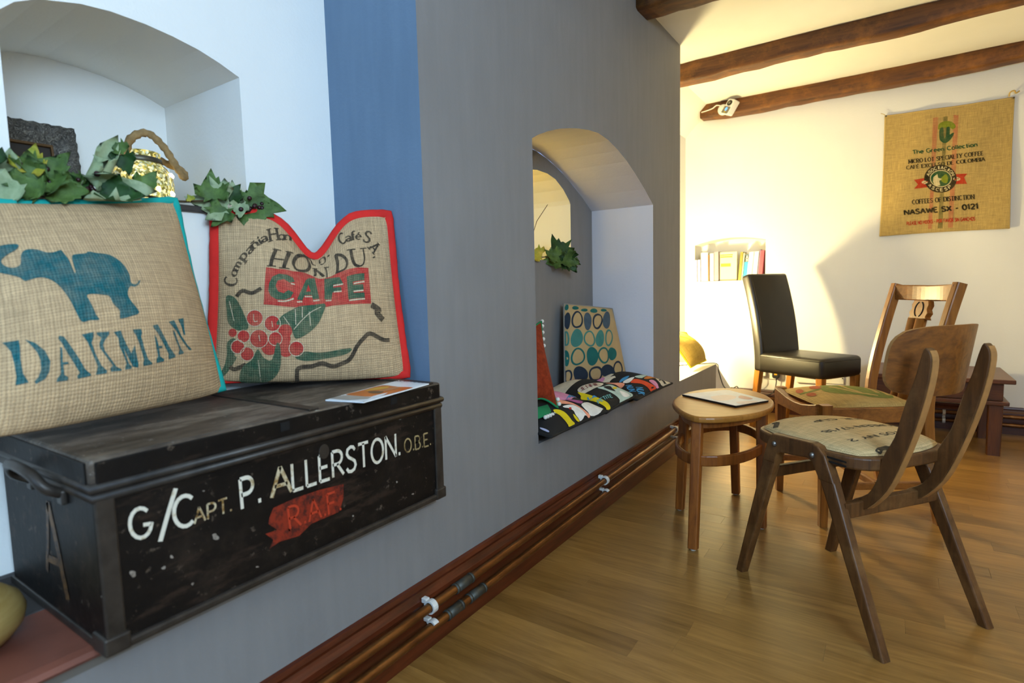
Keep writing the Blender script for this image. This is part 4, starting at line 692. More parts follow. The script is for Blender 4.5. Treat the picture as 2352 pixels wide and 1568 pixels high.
  ('s','chip',0,[(0.8621,0.0538),(0.8603,0.0527),(0.8573,0.0533),(0.8531,0.0543),(0.8522,0.057),(0.8555,0.0571),(0.8576,0.058),(0.8615,0.0562)]),
  ('s','chip',0,[(0.6193,0.0671),(0.6183,0.0662),(0.6161,0.065),(0.6136,0.0675),(0.6138,0.0691),(0.6137,0.0709),(0.6165,0.0707),(0.6193,0.069)]),
  ('s','chip',0,[(0.8207,0.3058),(0.8182,0.3044),(0.8148,0.3049),(0.812,0.306),(0.8105,0.3079),(0.811,0.3101),(0.815,0.3091),(0.8171,0.3077)]),
  ('s','chip',0,[(0.2357,0.1536),(0.2343,0.1487),(0.2275,0.1497),(0.2222,0.1544),(0.2222,0.1588),(0.2215,0.1646),(0.2286,0.1645),(0.232,0.1581)]),
  ('s','chip',0,[(0.1196,0.1309),(0.1185,0.1292),(0.116,0.1292),(0.1127,0.131),(0.1118,0.1343),(0.1146,0.1346),(0.1165,0.136),(0.1201,0.1339)]),
  ('s','chip',0,[(0.0197,0.1663),(0.0196,0.1632),(0.0164,0.1647),(0.0144,0.1666),(0.0135,0.169),(0.0141,0.1713),(0.0169,0.1715),(0.0183,0.1684)]),
  ('s','chip',0,[(0.212,0.2683),(0.2106,0.2677),(0.2093,0.2675),(0.2077,0.2684),(0.2066,0.27),(0.208,0.2708),(0.2095,0.2703),(0.2115,0.2701)]),
  ('s','chip',0,[(0.3262,0.0435),(0.3243,0.0426),(0.322,0.0438),(0.3191,0.0444),(0.3181,0.047),(0.3203,0.0475),(0.3222,0.0475),(0.3245,0.046)]),
 ],
 'trunkend': [
  ('l','brown',0,0.0267,[(0.5367,0.5058),(0.5022,0.3502),(0.4522,0.1861)]),
  ('l','brown',0,0.0416,[(0.5401,0.5023),(0.5989,0.3304),(0.6302,0.2209),(0.6612,0.1205)]),
  ('l','brown',0,0.0332,[(0.4803,0.2501),(0.6022,0.2598)]),
 ],
 'leaflet': [
  ('p','white',0,[(0.9847,0.0691),(0.6701,0.998),(0.002,0.998),(0.002,0.179)]),
  ('s','orange',1,[(0.0574,0.2171),(0.0861,0.4089),(0.1112,0.6926),(0.6341,0.6767),(0.9852,0.7329),(0.998,0.5992),(0.9914,0.4494),(0.9577,0.2733),(0.8241,0.1932),(0.4865,0.1824)]),
  ('s','amber',2,[(0.2053,0.3973),(0.1923,0.5621),(0.3895,0.6539),(0.5145,0.5637),(0.4313,0.4664)]),
  ('s','brown',2,[(0.3708,0.3632),(0.4826,0.4236),(0.6986,0.4248),(0.7724,0.342),(0.5861,0.3115)]),
  ('s','skin',3,[(0.5539,0.4336),(0.5572,0.5706),(0.6602,0.6632),(0.7732,0.6141),(0.7501,0.5197),(0.7118,0.4273)]),
  ('p','white',3,[(0.8241,0.1932),(0.8388,0.3081),(0.8778,0.397),(0.9519,0.3033),(0.9632,0.1823)]),
  ('p','grey',1,[(0.002,0.0409),(0.0821,0.1828),(0.8585,0.1758),(0.9109,0.0984),(0.5745,0.0209)]),
  ('t','ink',2,'MORPHEUS',0.14,0,(0.0634,0.9204),(0.8832,0.9741),(0.002,0.9861)),
 ],
 'mag': [
  ('p','white',0,[(0.0732,0.002),(0.1321,0.883),(0.998,0.8962),(0.998,0.477),(0.9823,0.002)]),
  ('s','blush',1,[(0.3839,0.2247),(0.4086,0.5977),(0.5828,0.6317),(0.7024,0.3499),(0.6433,0.0628)]),
  ('s','rose',1,[(0.5437,0.8024),(0.7949,0.8099),(0.823,0.6362),(0.6652,0.5897)]),
  ('s','blush',1,[(0.8451,0.2703),(0.9285,0.689),(0.998,0.6293),(0.998,0.2185)]),
 ],
 'seat1': [
  ('t','ink',0,'SANTOS NY 2',0.17,0,(0.7485,0.9738),(0.7778,0.1587),(0.79,0.9828)),
  ('t','ink',0,'SCREEN 17/18',0.17,0,(0.5873,0.9366),(0.5448,0.1748),(0.6372,0.954)),
  ('t','ink',0,'FINE CUP',0.17,0,(0.3378,0.9179),(0.2979,0.3633),(0.3877,0.9179)),
  ('t','ink',0,'002/1727/0053',0.17,0,(0.1445,0.8618),(0.0144,0.1884),(0.1694,0.8742)),
  ('l','ink',0,0.033,[(0.9954,0.1581),(0.9694,0.2097),(0.9625,0.2594),(0.9625,0.3071),(0.998,0.2538)]),
  ('l','ink',0,0.0343,[(0.9592,0.4289),(0.9253,0.5158)]),
  ('l','ink',0,0.0564,[(0.176,0.0316),(0.1079,0.1309),(0.0911,0.0842)]),
 ],
 'seat2': [
  ('s','leafgreen',0,[(0.3787,0.7895),(0.5686,0.8056),(0.8555,0.6934),(0.9179,0.5187),(0.8395,0.1598),(0.5919,0.1439),(0.5,0.2109),(0.2919,0.3066),(0.2349,0.475)]),
  ('l','sand',1,0.035,[(0.5811,0.7994),(0.5116,0.4922),(0.5613,0.249)]),
  ('l','sand',1,0.0492,[(0.7121,0.7682),(0.8056,0.7308),(0.751,0.303)]),
  ('l','sand',1,0.052,[(0.8244,0.7246),(0.8805,0.6497),(0.8359,0.2436)]),
  ('l','sand',1,0.0373,[(0.3855,0.6112),(0.4948,0.3173),(0.6864,0.1925)]),
  ('s','berry',1,[(0.2954,0.6084),(0.2715,0.574),(0.2444,0.5576),(0.2186,0.5604),(0.1987,0.5814),(0.1886,0.617),(0.1908,0.6617),(0.2067,0.7096),(0.2353,0.7555),(0.2727,0.7929),(0.3065,0.8042),(0.3217,0.7706),(0.3222,0.7147),(0.313,0.6573)]),
  ('s','berry',1,[(0.0858,0.5843),(0.0689,0.5573),(0.0521,0.5472),(0.0385,0.5553),(0.0301,0.5792),(0.0277,0.6125),(0.0316,0.6487),(0.0422,0.6825),(0.0587,0.7099),(0.0783,0.726),(0.0958,0.7248),(0.1062,0.7034),(0.1071,0.6663),(0.0996,0.6233)]),
  ('s','berry',1,[(0.118,0.3572),(0.1025,0.3376),(0.0836,0.3306),(0.0656,0.3384),(0.0519,0.3599),(0.0449,0.3903),(0.0452,0.4223),(0.0527,0.4493),(0.0666,0.4667),(0.0847,0.4719),(0.1034,0.4642),(0.1187,0.4445),(0.1271,0.4164),(0.1268,0.3854)]),
  ('l','leafgreen',0,0.0415,[(0.0261,0.5434),(0.1181,0.5098),(0.3062,0.5622)]),
  ('l','leafgreen',0,0.0108,[(0.0821,0.95),(0.1195,0.9366)]),
 ],
 'sack': [
  ('p','sred',0,[(0.3968,0.998),(0.4388,0.998),(0.4351,0.8088),(0.4273,0.4756),(0.424,0.002),(0.3936,0.002),(0.3986,0.4784),(0.3964,0.8132)]),
  ('p','sgreen',0,[(0.4775,0.9884),(0.5154,0.9875),(0.5079,0.8002),(0.5064,0.4673),(0.5073,0.002),(0.4696,0.002),(0.4797,0.4703),(0.4797,0.8036)]),
  ('p','sred',0,[(0.556,0.998),(0.5969,0.998),(0.5944,0.7884),(0.5913,0.4577),(0.5857,0.002),(0.5484,0.002),(0.5554,0.4618),(0.5585,0.7935)]),
  ('s','lime',1,[(0.4419,0.8296),(0.4441,0.8693),(0.4777,0.8884),(0.5157,0.8876),(0.5539,0.871),(0.5776,0.8369),(0.5561,0.8169),(0.529,0.8375),(0.5027,0.8362),(0.4721,0.8399)]),
  ('s','forest',2,[(0.4519,0.83),(0.4797,0.8405),(0.486,0.7798),(0.4948,0.7518),(0.5048,0.7852),(0.5064,0.8373),(0.5313,0.8372),(0.5336,0.7815),(0.5498,0.787),(0.5662,0.7893),(0.5583,0.7627),(0.5298,0.7281),(0.5001,0.7149),(0.4689,0.7317),(0.454,0.7604)]),
  ('t','forest',1,'The Green Collection',0.2,0,(0.2456,0.6548),(0.7456,0.6572),(0.2405,0.6856)),
  ('t','black',1,'MICRO LOT SPECIALTY COFFEE',0.25,1,(0.2141,0.5815),(0.7936,0.5843),(0.2113,0.6129)),
  ('t','black',1,'CAFÉ EXCELSO DE COLOMBIA',0.25,1,(0.1983,0.5355),(0.8086,0.5377),(0.1947,0.5638)),
  ('p','sredbright',1,[(0.2623,0.4431),(0.3878,0.4558),(0.4107,0.375),(0.2656,0.3698),(0.2958,0.4045)]),
  ('p','sredbright',1,[(0.5555,0.4602),(0.6814,0.452),(0.6568,0.4239),(0.6809,0.3719),(0.5624,0.3794)]),
  ('s','black',2,[(0.6017,0.4195),(0.5991,0.3933),(0.5894,0.3694),(0.5731,0.3489),(0.551,0.3333),(0.5246,0.3234),(0.495,0.3198),(0.4642,0.3227),(0.4337,0.3321),(0.4054,0.3473),(0.3809,0.3675),(0.3619,0.3915),(0.3495,0.418),(0.3444,0.4454),(0.3471,0.4722),(0.3573,0.4966),(0.3745,0.5173),(0.3974,0.5331),(0.4249,0.543),(0.455,0.5463),(0.4861,0.5429),(0.5163,0.533),(0.5438,0.5172),(0.5673,0.4967),(0.5853,0.4726),(0.597,0.4464)]),
  ('s','cream',3,[(0.5628,0.4252),(0.5602,0.4063),(0.5509,0.3895),(0.5358,0.3763),(0.516,0.3678),(0.493,0.3646),(0.4687,0.367),(0.445,0.3749),(0.4238,0.3876),(0.407,0.404),(0.3959,0.423),(0.3915,0.4429),(0.3942,0.4621),(0.4038,0.4791),(0.4194,0.4925),(0.4398,0.5011),(0.4631,0.5042),(0.4875,0.5015),(0.511,0.4934),(0.5317,0.4804),(0.548,0.4638),(0.5587,0.4449)]),
  ('s','forest',4,[(0.5568,0.4259),(0.5544,0.4086),(0.5458,0.3934),(0.5317,0.3815),(0.5133,0.3738),(0.4919,0.3709),(0.4693,0.3732),(0.4473,0.3804),(0.4277,0.392),(0.4121,0.407),(0.4018,0.4242),(0.3978,0.4423),(0.4003,0.4598),(0.4092,0.4752),(0.4237,0.4873),(0.4426,0.4951),(0.4642,0.4979),(0.4869,0.4954),(0.5087,0.4879),(0.528,0.4762),(0.5431,0.461),(0.553,0.4438)]),
  ('p','cream',5,[(0.419,0.4529),(0.449,0.4735),(0.458,0.4412),(0.4889,0.4302),(0.4666,0.4168),(0.4757,0.3806),(0.4377,0.3764),(0.4168,0.4138)]),
  ('s','lime',5,[(0.4883,0.4459),(0.5178,0.4661),(0.5341,0.4331),(0.5281,0.3947),(0.4977,0.4018),(0.4738,0.4278)]),
  ('s','cream',2,[(0.3827,0.413),(0.3801,0.407),(0.3725,0.4028),(0.3613,0.401),(0.3487,0.4021),(0.3372,0.4058),(0.3291,0.4114),(0.326,0.4178),(0.3285,0.4238),(0.3362,0.4281),(0.3475,0.4298),(0.3601,0.4288),(0.3716,0.425),(0.3796,0.4194)]),
  ('s','cream',2,[(0.6284,0.4152),(0.6261,0.4088),(0.6189,0.4041),(0.6083,0.4022),(0.5964,0.4034),(0.5855,0.4076),(0.5778,0.4138),(0.5749,0.4208),(0.5773,0.4273),(0.5845,0.4319),(0.5952,0.4337),(0.6071,0.4324),(0.6179,0.4283),(0.6255,0.4222)]),
  ('l','sredbright',3,0.0047,[(0.3352,0.4052),(0.3543,0.417),(0.3776,0.4213)]),
  ('l','sredbright',3,0.0046,[(0.5835,0.4106),(0.6017,0.4195),(0.6207,0.4237)]),
  ('t','cream',3,'A',0.2,0,(0.384,0.4632),(0.3903,0.4801),(0.3618,0.474)),
  ('t','cream',3,'S',0.2,0,(0.3933,0.4811),(0.4039,0.4952),(0.3739,0.497)),
  ('t','cream',3,'O',0.2,0,(0.4083,0.4958),(0.4225,0.5061),(0.393,0.5157)),
  ('t','cream',3,'C',0.2,0,(0.4278,0.5063),(0.4446,0.512),(0.4177,0.5288)),
  ('t','cream',3,'I',0.2,0,(0.4505,0.5118),(0.4687,0.5126),(0.4462,0.5354)),
  ('t','cream',3,'A',0.2,0,(0.4749,0.512),(0.4932,0.5078),(0.4765,0.535)),
  ('t','cream',3,'C',0.2,0,(0.4992,0.5068),(0.5164,0.498),(0.5066,0.5277)),
  ('t','cream',3,'I',0.2,0,(0.5218,0.4967),(0.5369,0.4839),(0.5344,0.514)),
  ('t','cream',3,'O',0.2,0,(0.5413,0.4824),(0.5532,0.4665),(0.5583,0.4951)),
  ('t','cream',3,'N',0.2,0,(0.5564,0.4649),(0.5644,0.447),(0.5765,0.4721)),
  ('t','cream',3,'A',0.2,0,(0.3799,0.388),(0.3921,0.372),(0.3977,0.401)),
  ('t','cream',3,'S',0.2,0,(0.4076,0.3608),(0.4236,0.349),(0.4195,0.3795)),
  ('t','cream',3,'C',0.2,0,(0.4424,0.3414),(0.4605,0.3349),(0.4472,0.3638)),
  ('t','cream',3,'E',0.2,0,(0.4806,0.3317),(0.4987,0.3314),(0.4779,0.3555)),
  ('t','cream',3,'S',0.2,0,(0.5179,0.333),(0.5343,0.3387),(0.5081,0.3555)),
  ('t','cream',3,'P',0.2,0,(0.5506,0.3449),(0.5635,0.3561),(0.5348,0.3639)),
  ('t','black',1,'COFFEES OF DISTINCTION',0.25,1,(0.2597,0.2446),(0.7404,0.2486),(0.2556,0.2792)),
  ('t','black',1,'NASAWE SX - 0121',0.27,0,(0.2003,0.1615),(0.7719,0.1698),(0.1942,0.2004)),
  ('t','sredtext',1,'PLEASE NO HOOKS - POR FAVOR SIN GANCHOS',0.24,0,(0.2224,0.0757),(0.752,0.0791),(0.2194,0.1023)),
 ],
}
# ---------------------------------------------------------------- stroke lettering
def _a(cx, cy, rx, ry, a0, a1, n=9):
    return [(cx + rx * math.cos(math.radians(a0 + (a1 - a0) * i / n)), cy + ry * math.sin(math.radians(a0 + (a1 - a0) * i / n))) for i in range(n + 1)]
_S = [(.52, .84), (.42, .97), (.27, 1), (.09, .92), (.04, .75), (.14, .6), (.32, .5), (.48, .39), (.53, .22), (.44, .06), (.27, 0), (.1, .03), (0, .17)]
GLY = {
 'A': (.72, [[(0, 0), (.36, 1)], [(.36, 1), (.72, 0)], [(.13, .35), (.59, .35)]]),
 'B': (.58, [[(0, 0), (0, 1)], [(0, 1)] + _a(.28, .76, .25, .24, 90, -90) + [(0, .52)], [(0, .52)] + _a(.3, .26, .28, .26, 90, -90) + [(0, 0)]]),
 'C': (.66, [_a(.38, .5, .38, .5, 48, 312, 14)]),
 'D': (.66, [[(0, 0), (0, 1)], [(0, 1)] + _a(.22, .5, .44, .5, 90, -90, 12) + [(0, 0)]]),
 'E': (.52, [[(0, 0), (0, 1)], [(0, 1), (.5, 1)], [(0, .52), (.42, .52)], [(0, 0), (.52, 0)]]),
 'F': (.5, [[(0, 0), (0, 1)], [(0, 1), (.5, 1)], [(0, .52), (.4, .52)]]),
 'G': (.72, [_a(.38, .5, .38, .5, 48, 350, 14) + [(.74, .42)], [(.46, .42), (.74, .42)]]),
 'H': (.66, [[(0, 0), (0, 1)], [(.66, 0), (.66, 1)], [(0, .52), (.66, .52)]]),
 'I': (.04, [[(.02, 0), (.02, 1)]]),
 'J': (.42, [[(.4, 1), (.4, .25)] + _a(.2, .22, .2, .22, 0, -170, 7)]),
 'K': (.62, [[(0, 0), (0, 1)], [(.58, 1), (.02, .42)], [(.2, .6), (.62, 0)]]),
 'L': (.5, [[(0, 1), (0, 0)], [(0, 0), (.5, 0)]]),
 'M': (.82, [[(0, 0), (.04, 1)], [(.04, 1), (.41, .15)], [(.41, .15), (.78, 1)], [(.78, 1), (.82, 0)]]),
 'N': (.68, [[(0, 0), (0, 1)], [(0, 1), (.68, 0)], [(.68, 0), (.68, 1)]]),
 'O': (.76, [_a(.38, .5, .38, .5, 0, 360, 18)]),
 'P': (.56, [[(0, 0), (0, 1)], [(0, 1)] + _a(.27, .73, .28, .27, 90, -90) + [(0, .46)]]),
 'R': (.6, [[(0, 0), (0, 1)], [(0, 1)] + _a(.27, .74, .27, .26, 90, -90) + [(0, .48)], [(.25, .48), (.6, 0)]]),
 'S': (.54, [_S]), 'T': (.62, [[(.31, 0), (.31, 1)], [(0, 1), (.62, 1)]]),
 'U': (.64, [[(0, 1), (0, .3)] + _a(.32, .3, .32, .3, 180, 360, 9) + [(.64, 1)]]),
 'V': (.68, [[(0, 1), (.34, 0)], [(.34, 0), (.68, 1)]]),
 'W': (.96, [[(0, 1), (.24, 0)], [(.24, 0), (.48, .9)], [(.48, .9), (.72, 0)], [(.72, 0), (.96, 1)]]),
 'X': (.64, [[(0, 0), (.64, 1)], [(0, 1), (.64, 0)]]), 'Y': (.64, [[(0, 1), (.32, .45)], [(.64, 1), (.32, .45)], [(.32, .45), (.32, 0)]]),
 'Z': (.6, [[(0, 1), (.6, 1)], [(.6, 1), (0, 0)], [(0, 0), (.6, 0)]]),
 '0': (.56, [_a(.28, .5, .28, .5, 0, 360, 16)]), '1': (.26, [[(0, .8), (.18, 1), (.18, 0)]]),
 '2': (.54, [_a(.27, .74, .25, .26, 170, -30, 8) + [(0, 0)], [(0, 0), (.54, 0)]]),
 '3': (.5, [_a(.22, .75, .25, .25, 150, -90, 8), _a(.22, .26, .28, .26, 90, -150, 8)]),
 '5': (.5, [[(.46, 1), (.06, 1), (.04, .56)] + _a(.22, .31, .28, .3, 110, -140, 9)]),
 '7': (.52, [[(0, 1), (.52, 1), (.16, 0)]]), '8': (.52, [_a(.26, .75, .22, .25, 0, 360, 12), _a(.26, .27, .26, .27, 0, 360, 12)]),
 '.': (.08, [[(.04, .0), (.04, .1)]]), '-': (.36, [[(0, .42), (.36, .42)]]), "'": (.06, [[(.03, .8), (.03, 1)]]), '/': (.4, [[(0, 0), (.4, 1)]]), ' ': (.28, []),
 'a': (.46, [_a(.21, .5, .21, .18, 160, 0, 6) + [(.42, .08), (.5, 0)], _a(.2, .17, .2, .17, 20, 340, 9)]),
 'c': (.46, [_a(.26, .33, .26, .33, 50, 310, 10)]), 'd': (.5, [[(.48, 1), (.48, 0)], _a(.24, .33, .24, .33, 20, 340, 11)]),
 'e': (.5, [[(.02, .35), (.5, .35)] + _a(.26, .33, .25, .33, 5, 310, 12)]), 'f': (.34, [_a(.3, .8, .17, .2, 60, 180, 6) + [(.13, 0)], [(0, .64), (.3, .64)]]),
 'h': (.48, [[(0, 0), (0, 1)], [(0, .4)] + _a(.24, .42, .24, .24, 180, 0, 8) + [(.48, 0)]]),
 'i': (.06, [[(.03, 0), (.03, .64)], [(.03, .82), (.03, .92)]]), 'l': (.06, [[(.03, 0), (.03, 1)]]),
 'm': (.8, [[(0, 0), (0, .66)], [(0, .42)] + _a(.2, .44, .2, .22, 180, 0, 8) + [(.4, 0)], [(.4, .42)] + _a(.6, .44, .2, .22, 180, 0, 8) + [(.8, 0)]]),
 'n': (.46, [[(0, 0), (0, .66)], [(0, .42)] + _a(.23, .43, .23, .23, 180, 0, 8) + [(.46, 0)]]), 'o': (.52, [_a(.26, .33, .26, .33, 0, 360, 14)]),
 'p': (.5, [[(0, -.34), (0, .66)], _a(.25, .33, .25, .33, 160, -160, 11)]), 'r': (.3, [[(0, 0), (0, .66)], _a(.2, .42, .2, .24, 180, 60, 6)]),
 't': (.3, [[(.13, .9), (.13, .12)] + _a(.25, .12, .12, .12, 180, 290, 5), [(0, .64), (.3, .64)]]), 'u': (.46, [[(0, .66), (0, .22)] + _a(.23, .22, .23, .22, 180, 360, 7) + [(.46, .66)], [(.46, .2), (.46, 0)]]),
}
GLY['ñ'] = (GLY['n'][0], GLY['n'][1] + [[(.05, .8), (.15, .88), (.28, .82), (.4, .9)]])
GLY['í'] = (.06, [[(.03, 0), (.03, .64)], [(.0, .78), (.12, .98)]])
GLY['é'] = (GLY['e'][0], GLY['e'][1] + [[(.2, .78), (.36, .98)]])
GLY['É'] = (GLY['E'][0], GLY['E'][1] + [[(.2, 1.1), (.34, 1.26)]])
def stroke(pts, w, contrast=0):
    """one pen stroke as quads; with contrast the level parts run thinner"""
    P = [np.array(p, float) for p in pts]; L, Rr = [], []; n = len(P)
    closed = n > 3 and np.allclose(P[0], P[-1])
    for i in range(n):
        a = P[i] - P[i - 1] if i else (P[0] - P[-2] if closed else P[1] - P[0])
        b = P[i + 1] - P[i] if i < n - 1 else (P[1] - P[0] if closed else a)
        a = a / (np.linalg.norm(a) + 1e-9); b = b / (np.linalg.norm(b) + 1e-9)
        t = a + b; t = t / (np.linalg.norm(t) + 1e-9); nn = np.array([-t[1], t[0]])
        k = 1 / max(.55, float(np.dot(nn, [-a[1], a[0]])))
        h = w / 2 * k * (1 - contrast * abs(t[0]))
        L.append(P[i] + nn * h); Rr.append(P[i] - nn * h)
    return [[tuple(L[i]), tuple(L[i + 1]), tuple(Rr[i + 1]), tuple(Rr[i])] for i in range(n - 1)]
def lettering(st, weight, serif):
    out, x, gap = [], 0., (.2 if serif else .19)
    for ch in st:
        w, strokes = GLY[ch]
        if len(st) == 1 and w < .2: x, w = .15, .15
        for s_ in strokes:
            m = []
            for a, b in zip(s_, s_[1:]):
                k = 3 if abs(a[1] - b[1]) + abs(a[0] - b[0]) > .5 else 1
                m += [(a[0] + (b[0] - a[0]) * i / k, a[1] + (b[1] - a[1]) * i / k) for i in range(k)]
            m.append(s_[-1])
            if ch in '.' : 
                out.append([(x - .01, 0), (x + weight * .9, 0), (x + weight * .9, weight * 1.05), (x - .01, weight * 1.05)]); continue
            out += [[(x + px, py) for px, py in q] for q in stroke(m, weight, .45 if serif else 0)]
            if serif and len(s_) < 6:
                for e, f in ((s_[0], s_[1]), (s_[-1], s_[-2])):
                    if (abs(e[1]) < .02 or abs(e[1] - 1) < .02 or abs(e[1] - .66) < .02 or e[1] < -.3) and abs(f[1] - e[1]) > .3:
                        d = .035 if e[1] < .5 else -.035
                        out.append([(x + e[0] - weight, e[1] - d), (x + e[0] + weight, e[1] - d), (x + e[0] + weight, e[1] + d), (x + e[0] - weight, e[1] + d)])
        x += w + gap
    return out, max(x - gap, .06)
def printed(key, cmap, parent, name, off=.0011, step=.0004, grid=28, pick=None, uvscale=None, side=1):
    """all ink of one kind of printed picture on surface `key`, laid along the cloth; cmap: colour name -> material"""
    p = PIL[key]; groups = {}
    for e in PRINT[key]:
        if pick and not pick(e): continue
        kind, colr, lay = e[:3]
        if kind == 'p': polys = [e[3]]
        elif kind == 's': polys = [[tuple(q[:2]) for q in smooth_path(e[3], 3, True)]]
        elif kind == 'l':
            pl = e[4]; cl_ = len(pl) > 3 and pl[0] == pl[-1]
            if len(pl) > 2: pl = [tuple(q[:2]) for q in (smooth_path(pl[:-1], 3, True) if cl_ else smooth_path(pl, 4))]
            if cl_: pl.append(pl[0])
            polys = stroke(pl, e[3])
        else:
            q, w = lettering(e[3], e[4], e[5]); o, r_, u_ = (np.array(z) for z in e[6:9])
            polys = [[tuple(o + (r_ - o) * (a / w) + (u_ - o) * b) for a, b in z] for z in q]
        groups.setdefault((colr, lay), []).extend(polys)
    Vs, Fs, mi, uvs, mats = [], [], [], [], []
    for (colr, lay), polys in groups.items():
        bm = bmesh.new()
        for q in polys:
            vs = [bm.verts.new((a, b, 0)) for a, b in q]
            try: bm.faces.new(vs)
            except ValueError: pass
        bm.normal_update()
        bmesh.ops.triangulate(bm, faces=[f for f in bm.faces if len(f.verts) > 4], ngon_method='EAR_CLIP')
        if grid:
            xs = [v.co.x for v in bm.verts]; ys = [v.co.y for v in bm.verts]
            for i in range(1, grid):
                t = i / grid
                if min(xs) < t < max(xs): bmesh.ops.bisect_plane(bm, geom=bm.verts[:] + bm.edges[:] + bm.faces[:], plane_co=(t, 0, 0), plane_no=(1, 0, 0), dist=1e-6)
                if min(ys) < t < max(ys): bmesh.ops.bisect_plane(bm, geom=bm.verts[:] + bm.edges[:] + bm.faces[:], plane_co=(0, t, 0), plane_no=(0, 1, 0), dist=1e-6)
        for f in bm.faces:
            if f.normal.z < 0: f.normal_flip()
        v, f = bm_out(bm); v = np.array(v)
        uc, vc = np.clip(v[:, 0], .001, .999), np.clip(v[:, 1], .001, .999)
        W = p.P(uc, vc, side, off + step * lay); n = len(Vs)
        Vs += W.tolist(); Fs += [[i + n for i in q] for q in f]
        m = cmap[colr]
        if m not in mats: mats.append(m)
        mi += [mats.index(m)] * len(f); s_ = uvscale or (1, 1)
        uvs += np.stack([uc * s_[0], vc * s_[1]], 1).tolist()
    return obj(name, (Vs, Fs), None, parent, smooth=True, uv=uvs, mats=mats, midx=mi)
def size_of(key):
    c = PIL[key].c
    return (float(np.linalg.norm(c[1] - c[0] + c[2] - c[3]) / 2), float(np.linalg.norm(c[3] - c[0] + c[2] - c[1]) / 2))
def cloth(key, mat, parent, name, n=44, back_mat=None, both=True, rnd_edge=True):
    """the stuffed body of a cushion: front and back face meeting at the seam"""
    p = PIL[key]; W, H = size_of(key); g = .5 - .5 * np.cos(np.pi * np.linspace(0, 1, n + 1)); g = .5 * g + .5 * np.linspace(0, 1, n + 1)
    U, V = np.meshgrid(g, g); A = p.P(U, V, 1).reshape(-1, 3); uvA = np.stack([U.ravel() * W, V.ravel() * H], 1)
    F = [[j * (n + 1) + i, j * (n + 1) + i + 1, (j + 1) * (n + 1) + i + 1, (j + 1) * (n + 1) + i] for j in range(n) for i in range(n)]
    mi = [0] * len(F)
    if both:
        B = p.P(U, V, -1).reshape(-1, 3); k = len(A)
        F += [[q[3] + k, q[2] + k, q[1] + k, q[0] + k] for q in F]; mi += [1] * (len(F) - len(mi))
        A = np.concatenate([A, B]); uvA = np.concatenate([uvA, uvA])
    return obj(name, (A, F), None, parent, smooth=True, uv=uvA, mats=[mat, back_mat or mat], midx=mi)
def seam(key, mat, parent, name='piping', r=.008, flat=None, n=30, grow=.0):
    p = PIL[key]; t = np.linspace(0, 1, n + 1)[:-1]; z = np.zeros_like(t); o = np.ones_like(t)
    U = np.concatenate([t, o, 1 - t, z]); V = np.concatenate([z, t, o, 1 - t]); P = p.base(U, V)
    c = P.mean(0); rng = np.random.RandomState(len(key) * 7 + 1); wig = np.convolve(rng.randn(len(P)), np.ones(9) / 9, 'same') * .25
    sect = circ(r, 8) if not flat else circ(flat[0], 10, flat[1])
    ups = [tuple(p.n)] * len(P)
    d = P - c; d /= np.linalg.norm(d, axis=1, keepdims=True)
    P = P + d * grow
    return obj(name, sweep([tuple(q) for q in P], sect, ups, True, scale=(1 + wig).tolist()), mat, parent, smooth=True)
# ================================================================ the black deed trunk on the ledge
k = N('trunk_black'); v = k.coords()
n1 = k.noise(v, 5, 6, .7); n2 = k.noise(v, 38, 4, .75); n3 = k.noise(k.coords('Object', (1, .25, 1)), 22, 5, .7)
base = k.ramp(n1, [(.35, lin('#0d0a09')), (.55, lin('#17120f')), (.72, lin('#2c231c'))])
base = k.mix(k.ramp(n2, [(.615, (0, 0, 0)), (.68, (1, 1, 1))]), base, lin('#4f4338'))
k.col(k.mix(k.ramp(n3, [(.55, (0, 0, 0)), (.64, (.7,) * 3)]), base, lin('#352820')))
k.bump(n2, .35, .0018); k.set(.5, 0, .16)
k = N('trunk_lid_worn'); v = k.coords('Object', (1, .3, 1)); n1 = k.noise(v, 9, 6, .72); n2 = k.noise(k.coords(), 60, 4, .8)
base = k.ramp(n1, [(.36, lin('#2a221c')), (.5, lin('#55493e')), (.64, lin('#8d7e6e'))])
k.col(k.mix(k.ramp(n2, [(.63, (0, 0, 0)), (.70, (.8,) * 3)]), base, lin('#a39c92'))); k.bump(n2, .25, .001); k.set(.48, 0, .3)
plain('trunk_edge', '#39322c', .42, .3, .35, 30, 50, .3, .0015)
plain('trunk_recess', '#070606', .8)
TX0, TX1, TY0, TY1, TZ0, TZ1, TZT = -1.425, -1.0, .333, 1.125, .4485, .715, .762
trunk = thing('metal_trunk', (-1.21, .73, TZ0), 'black painted metal trunk with white hand lettering on the ledge', 'trunk')
body = obj('body', box(TX0, TX1, TY0, TY1, TZ0 + .006, TZ1, .004), 'trunk_black', trunk)
obj('bottom_rim', sweep([(TX0, TY0, TZ0 + .008), (TX0, TY1, TZ0 + .008), (TX1, TY1, TZ0 + .008), (TX1, TY0, TZ0 + .008)], rrect(.016, .016, .005, 2), [(0, 0, 1)], True), 'trunk_edge', body)
for yy in (TY0 + .012, TY1 - .013):
    obj('corner_strap', box(TX1 - .001, TX1 + .006, yy - .013, yy + .015, TZ0, TZ1 - .01, .003), 'trunk_edge', body)
    obj('corner_foot', box(TX1 - .04, TX1 + .009, yy - .018, yy + .02, TZ0 - .0, TZ0 + .03, .004), 'trunk_edge', body)
obj('lower_bead', sweep([(TX0, TY0, .700), (TX0, TY1, .700), (TX1, TY1, .700), (TX1, TY0, .700)], circ(.0085, 8), [(0, 0, 1)], True), 'trunk_edge', body, smooth=True)
lid = obj('lid', box(TX0 - .004, TX1 + .004, TY0 - .004, TY1 + .004, .718, TZT, .007), 'trunk_lid_worn', trunk)
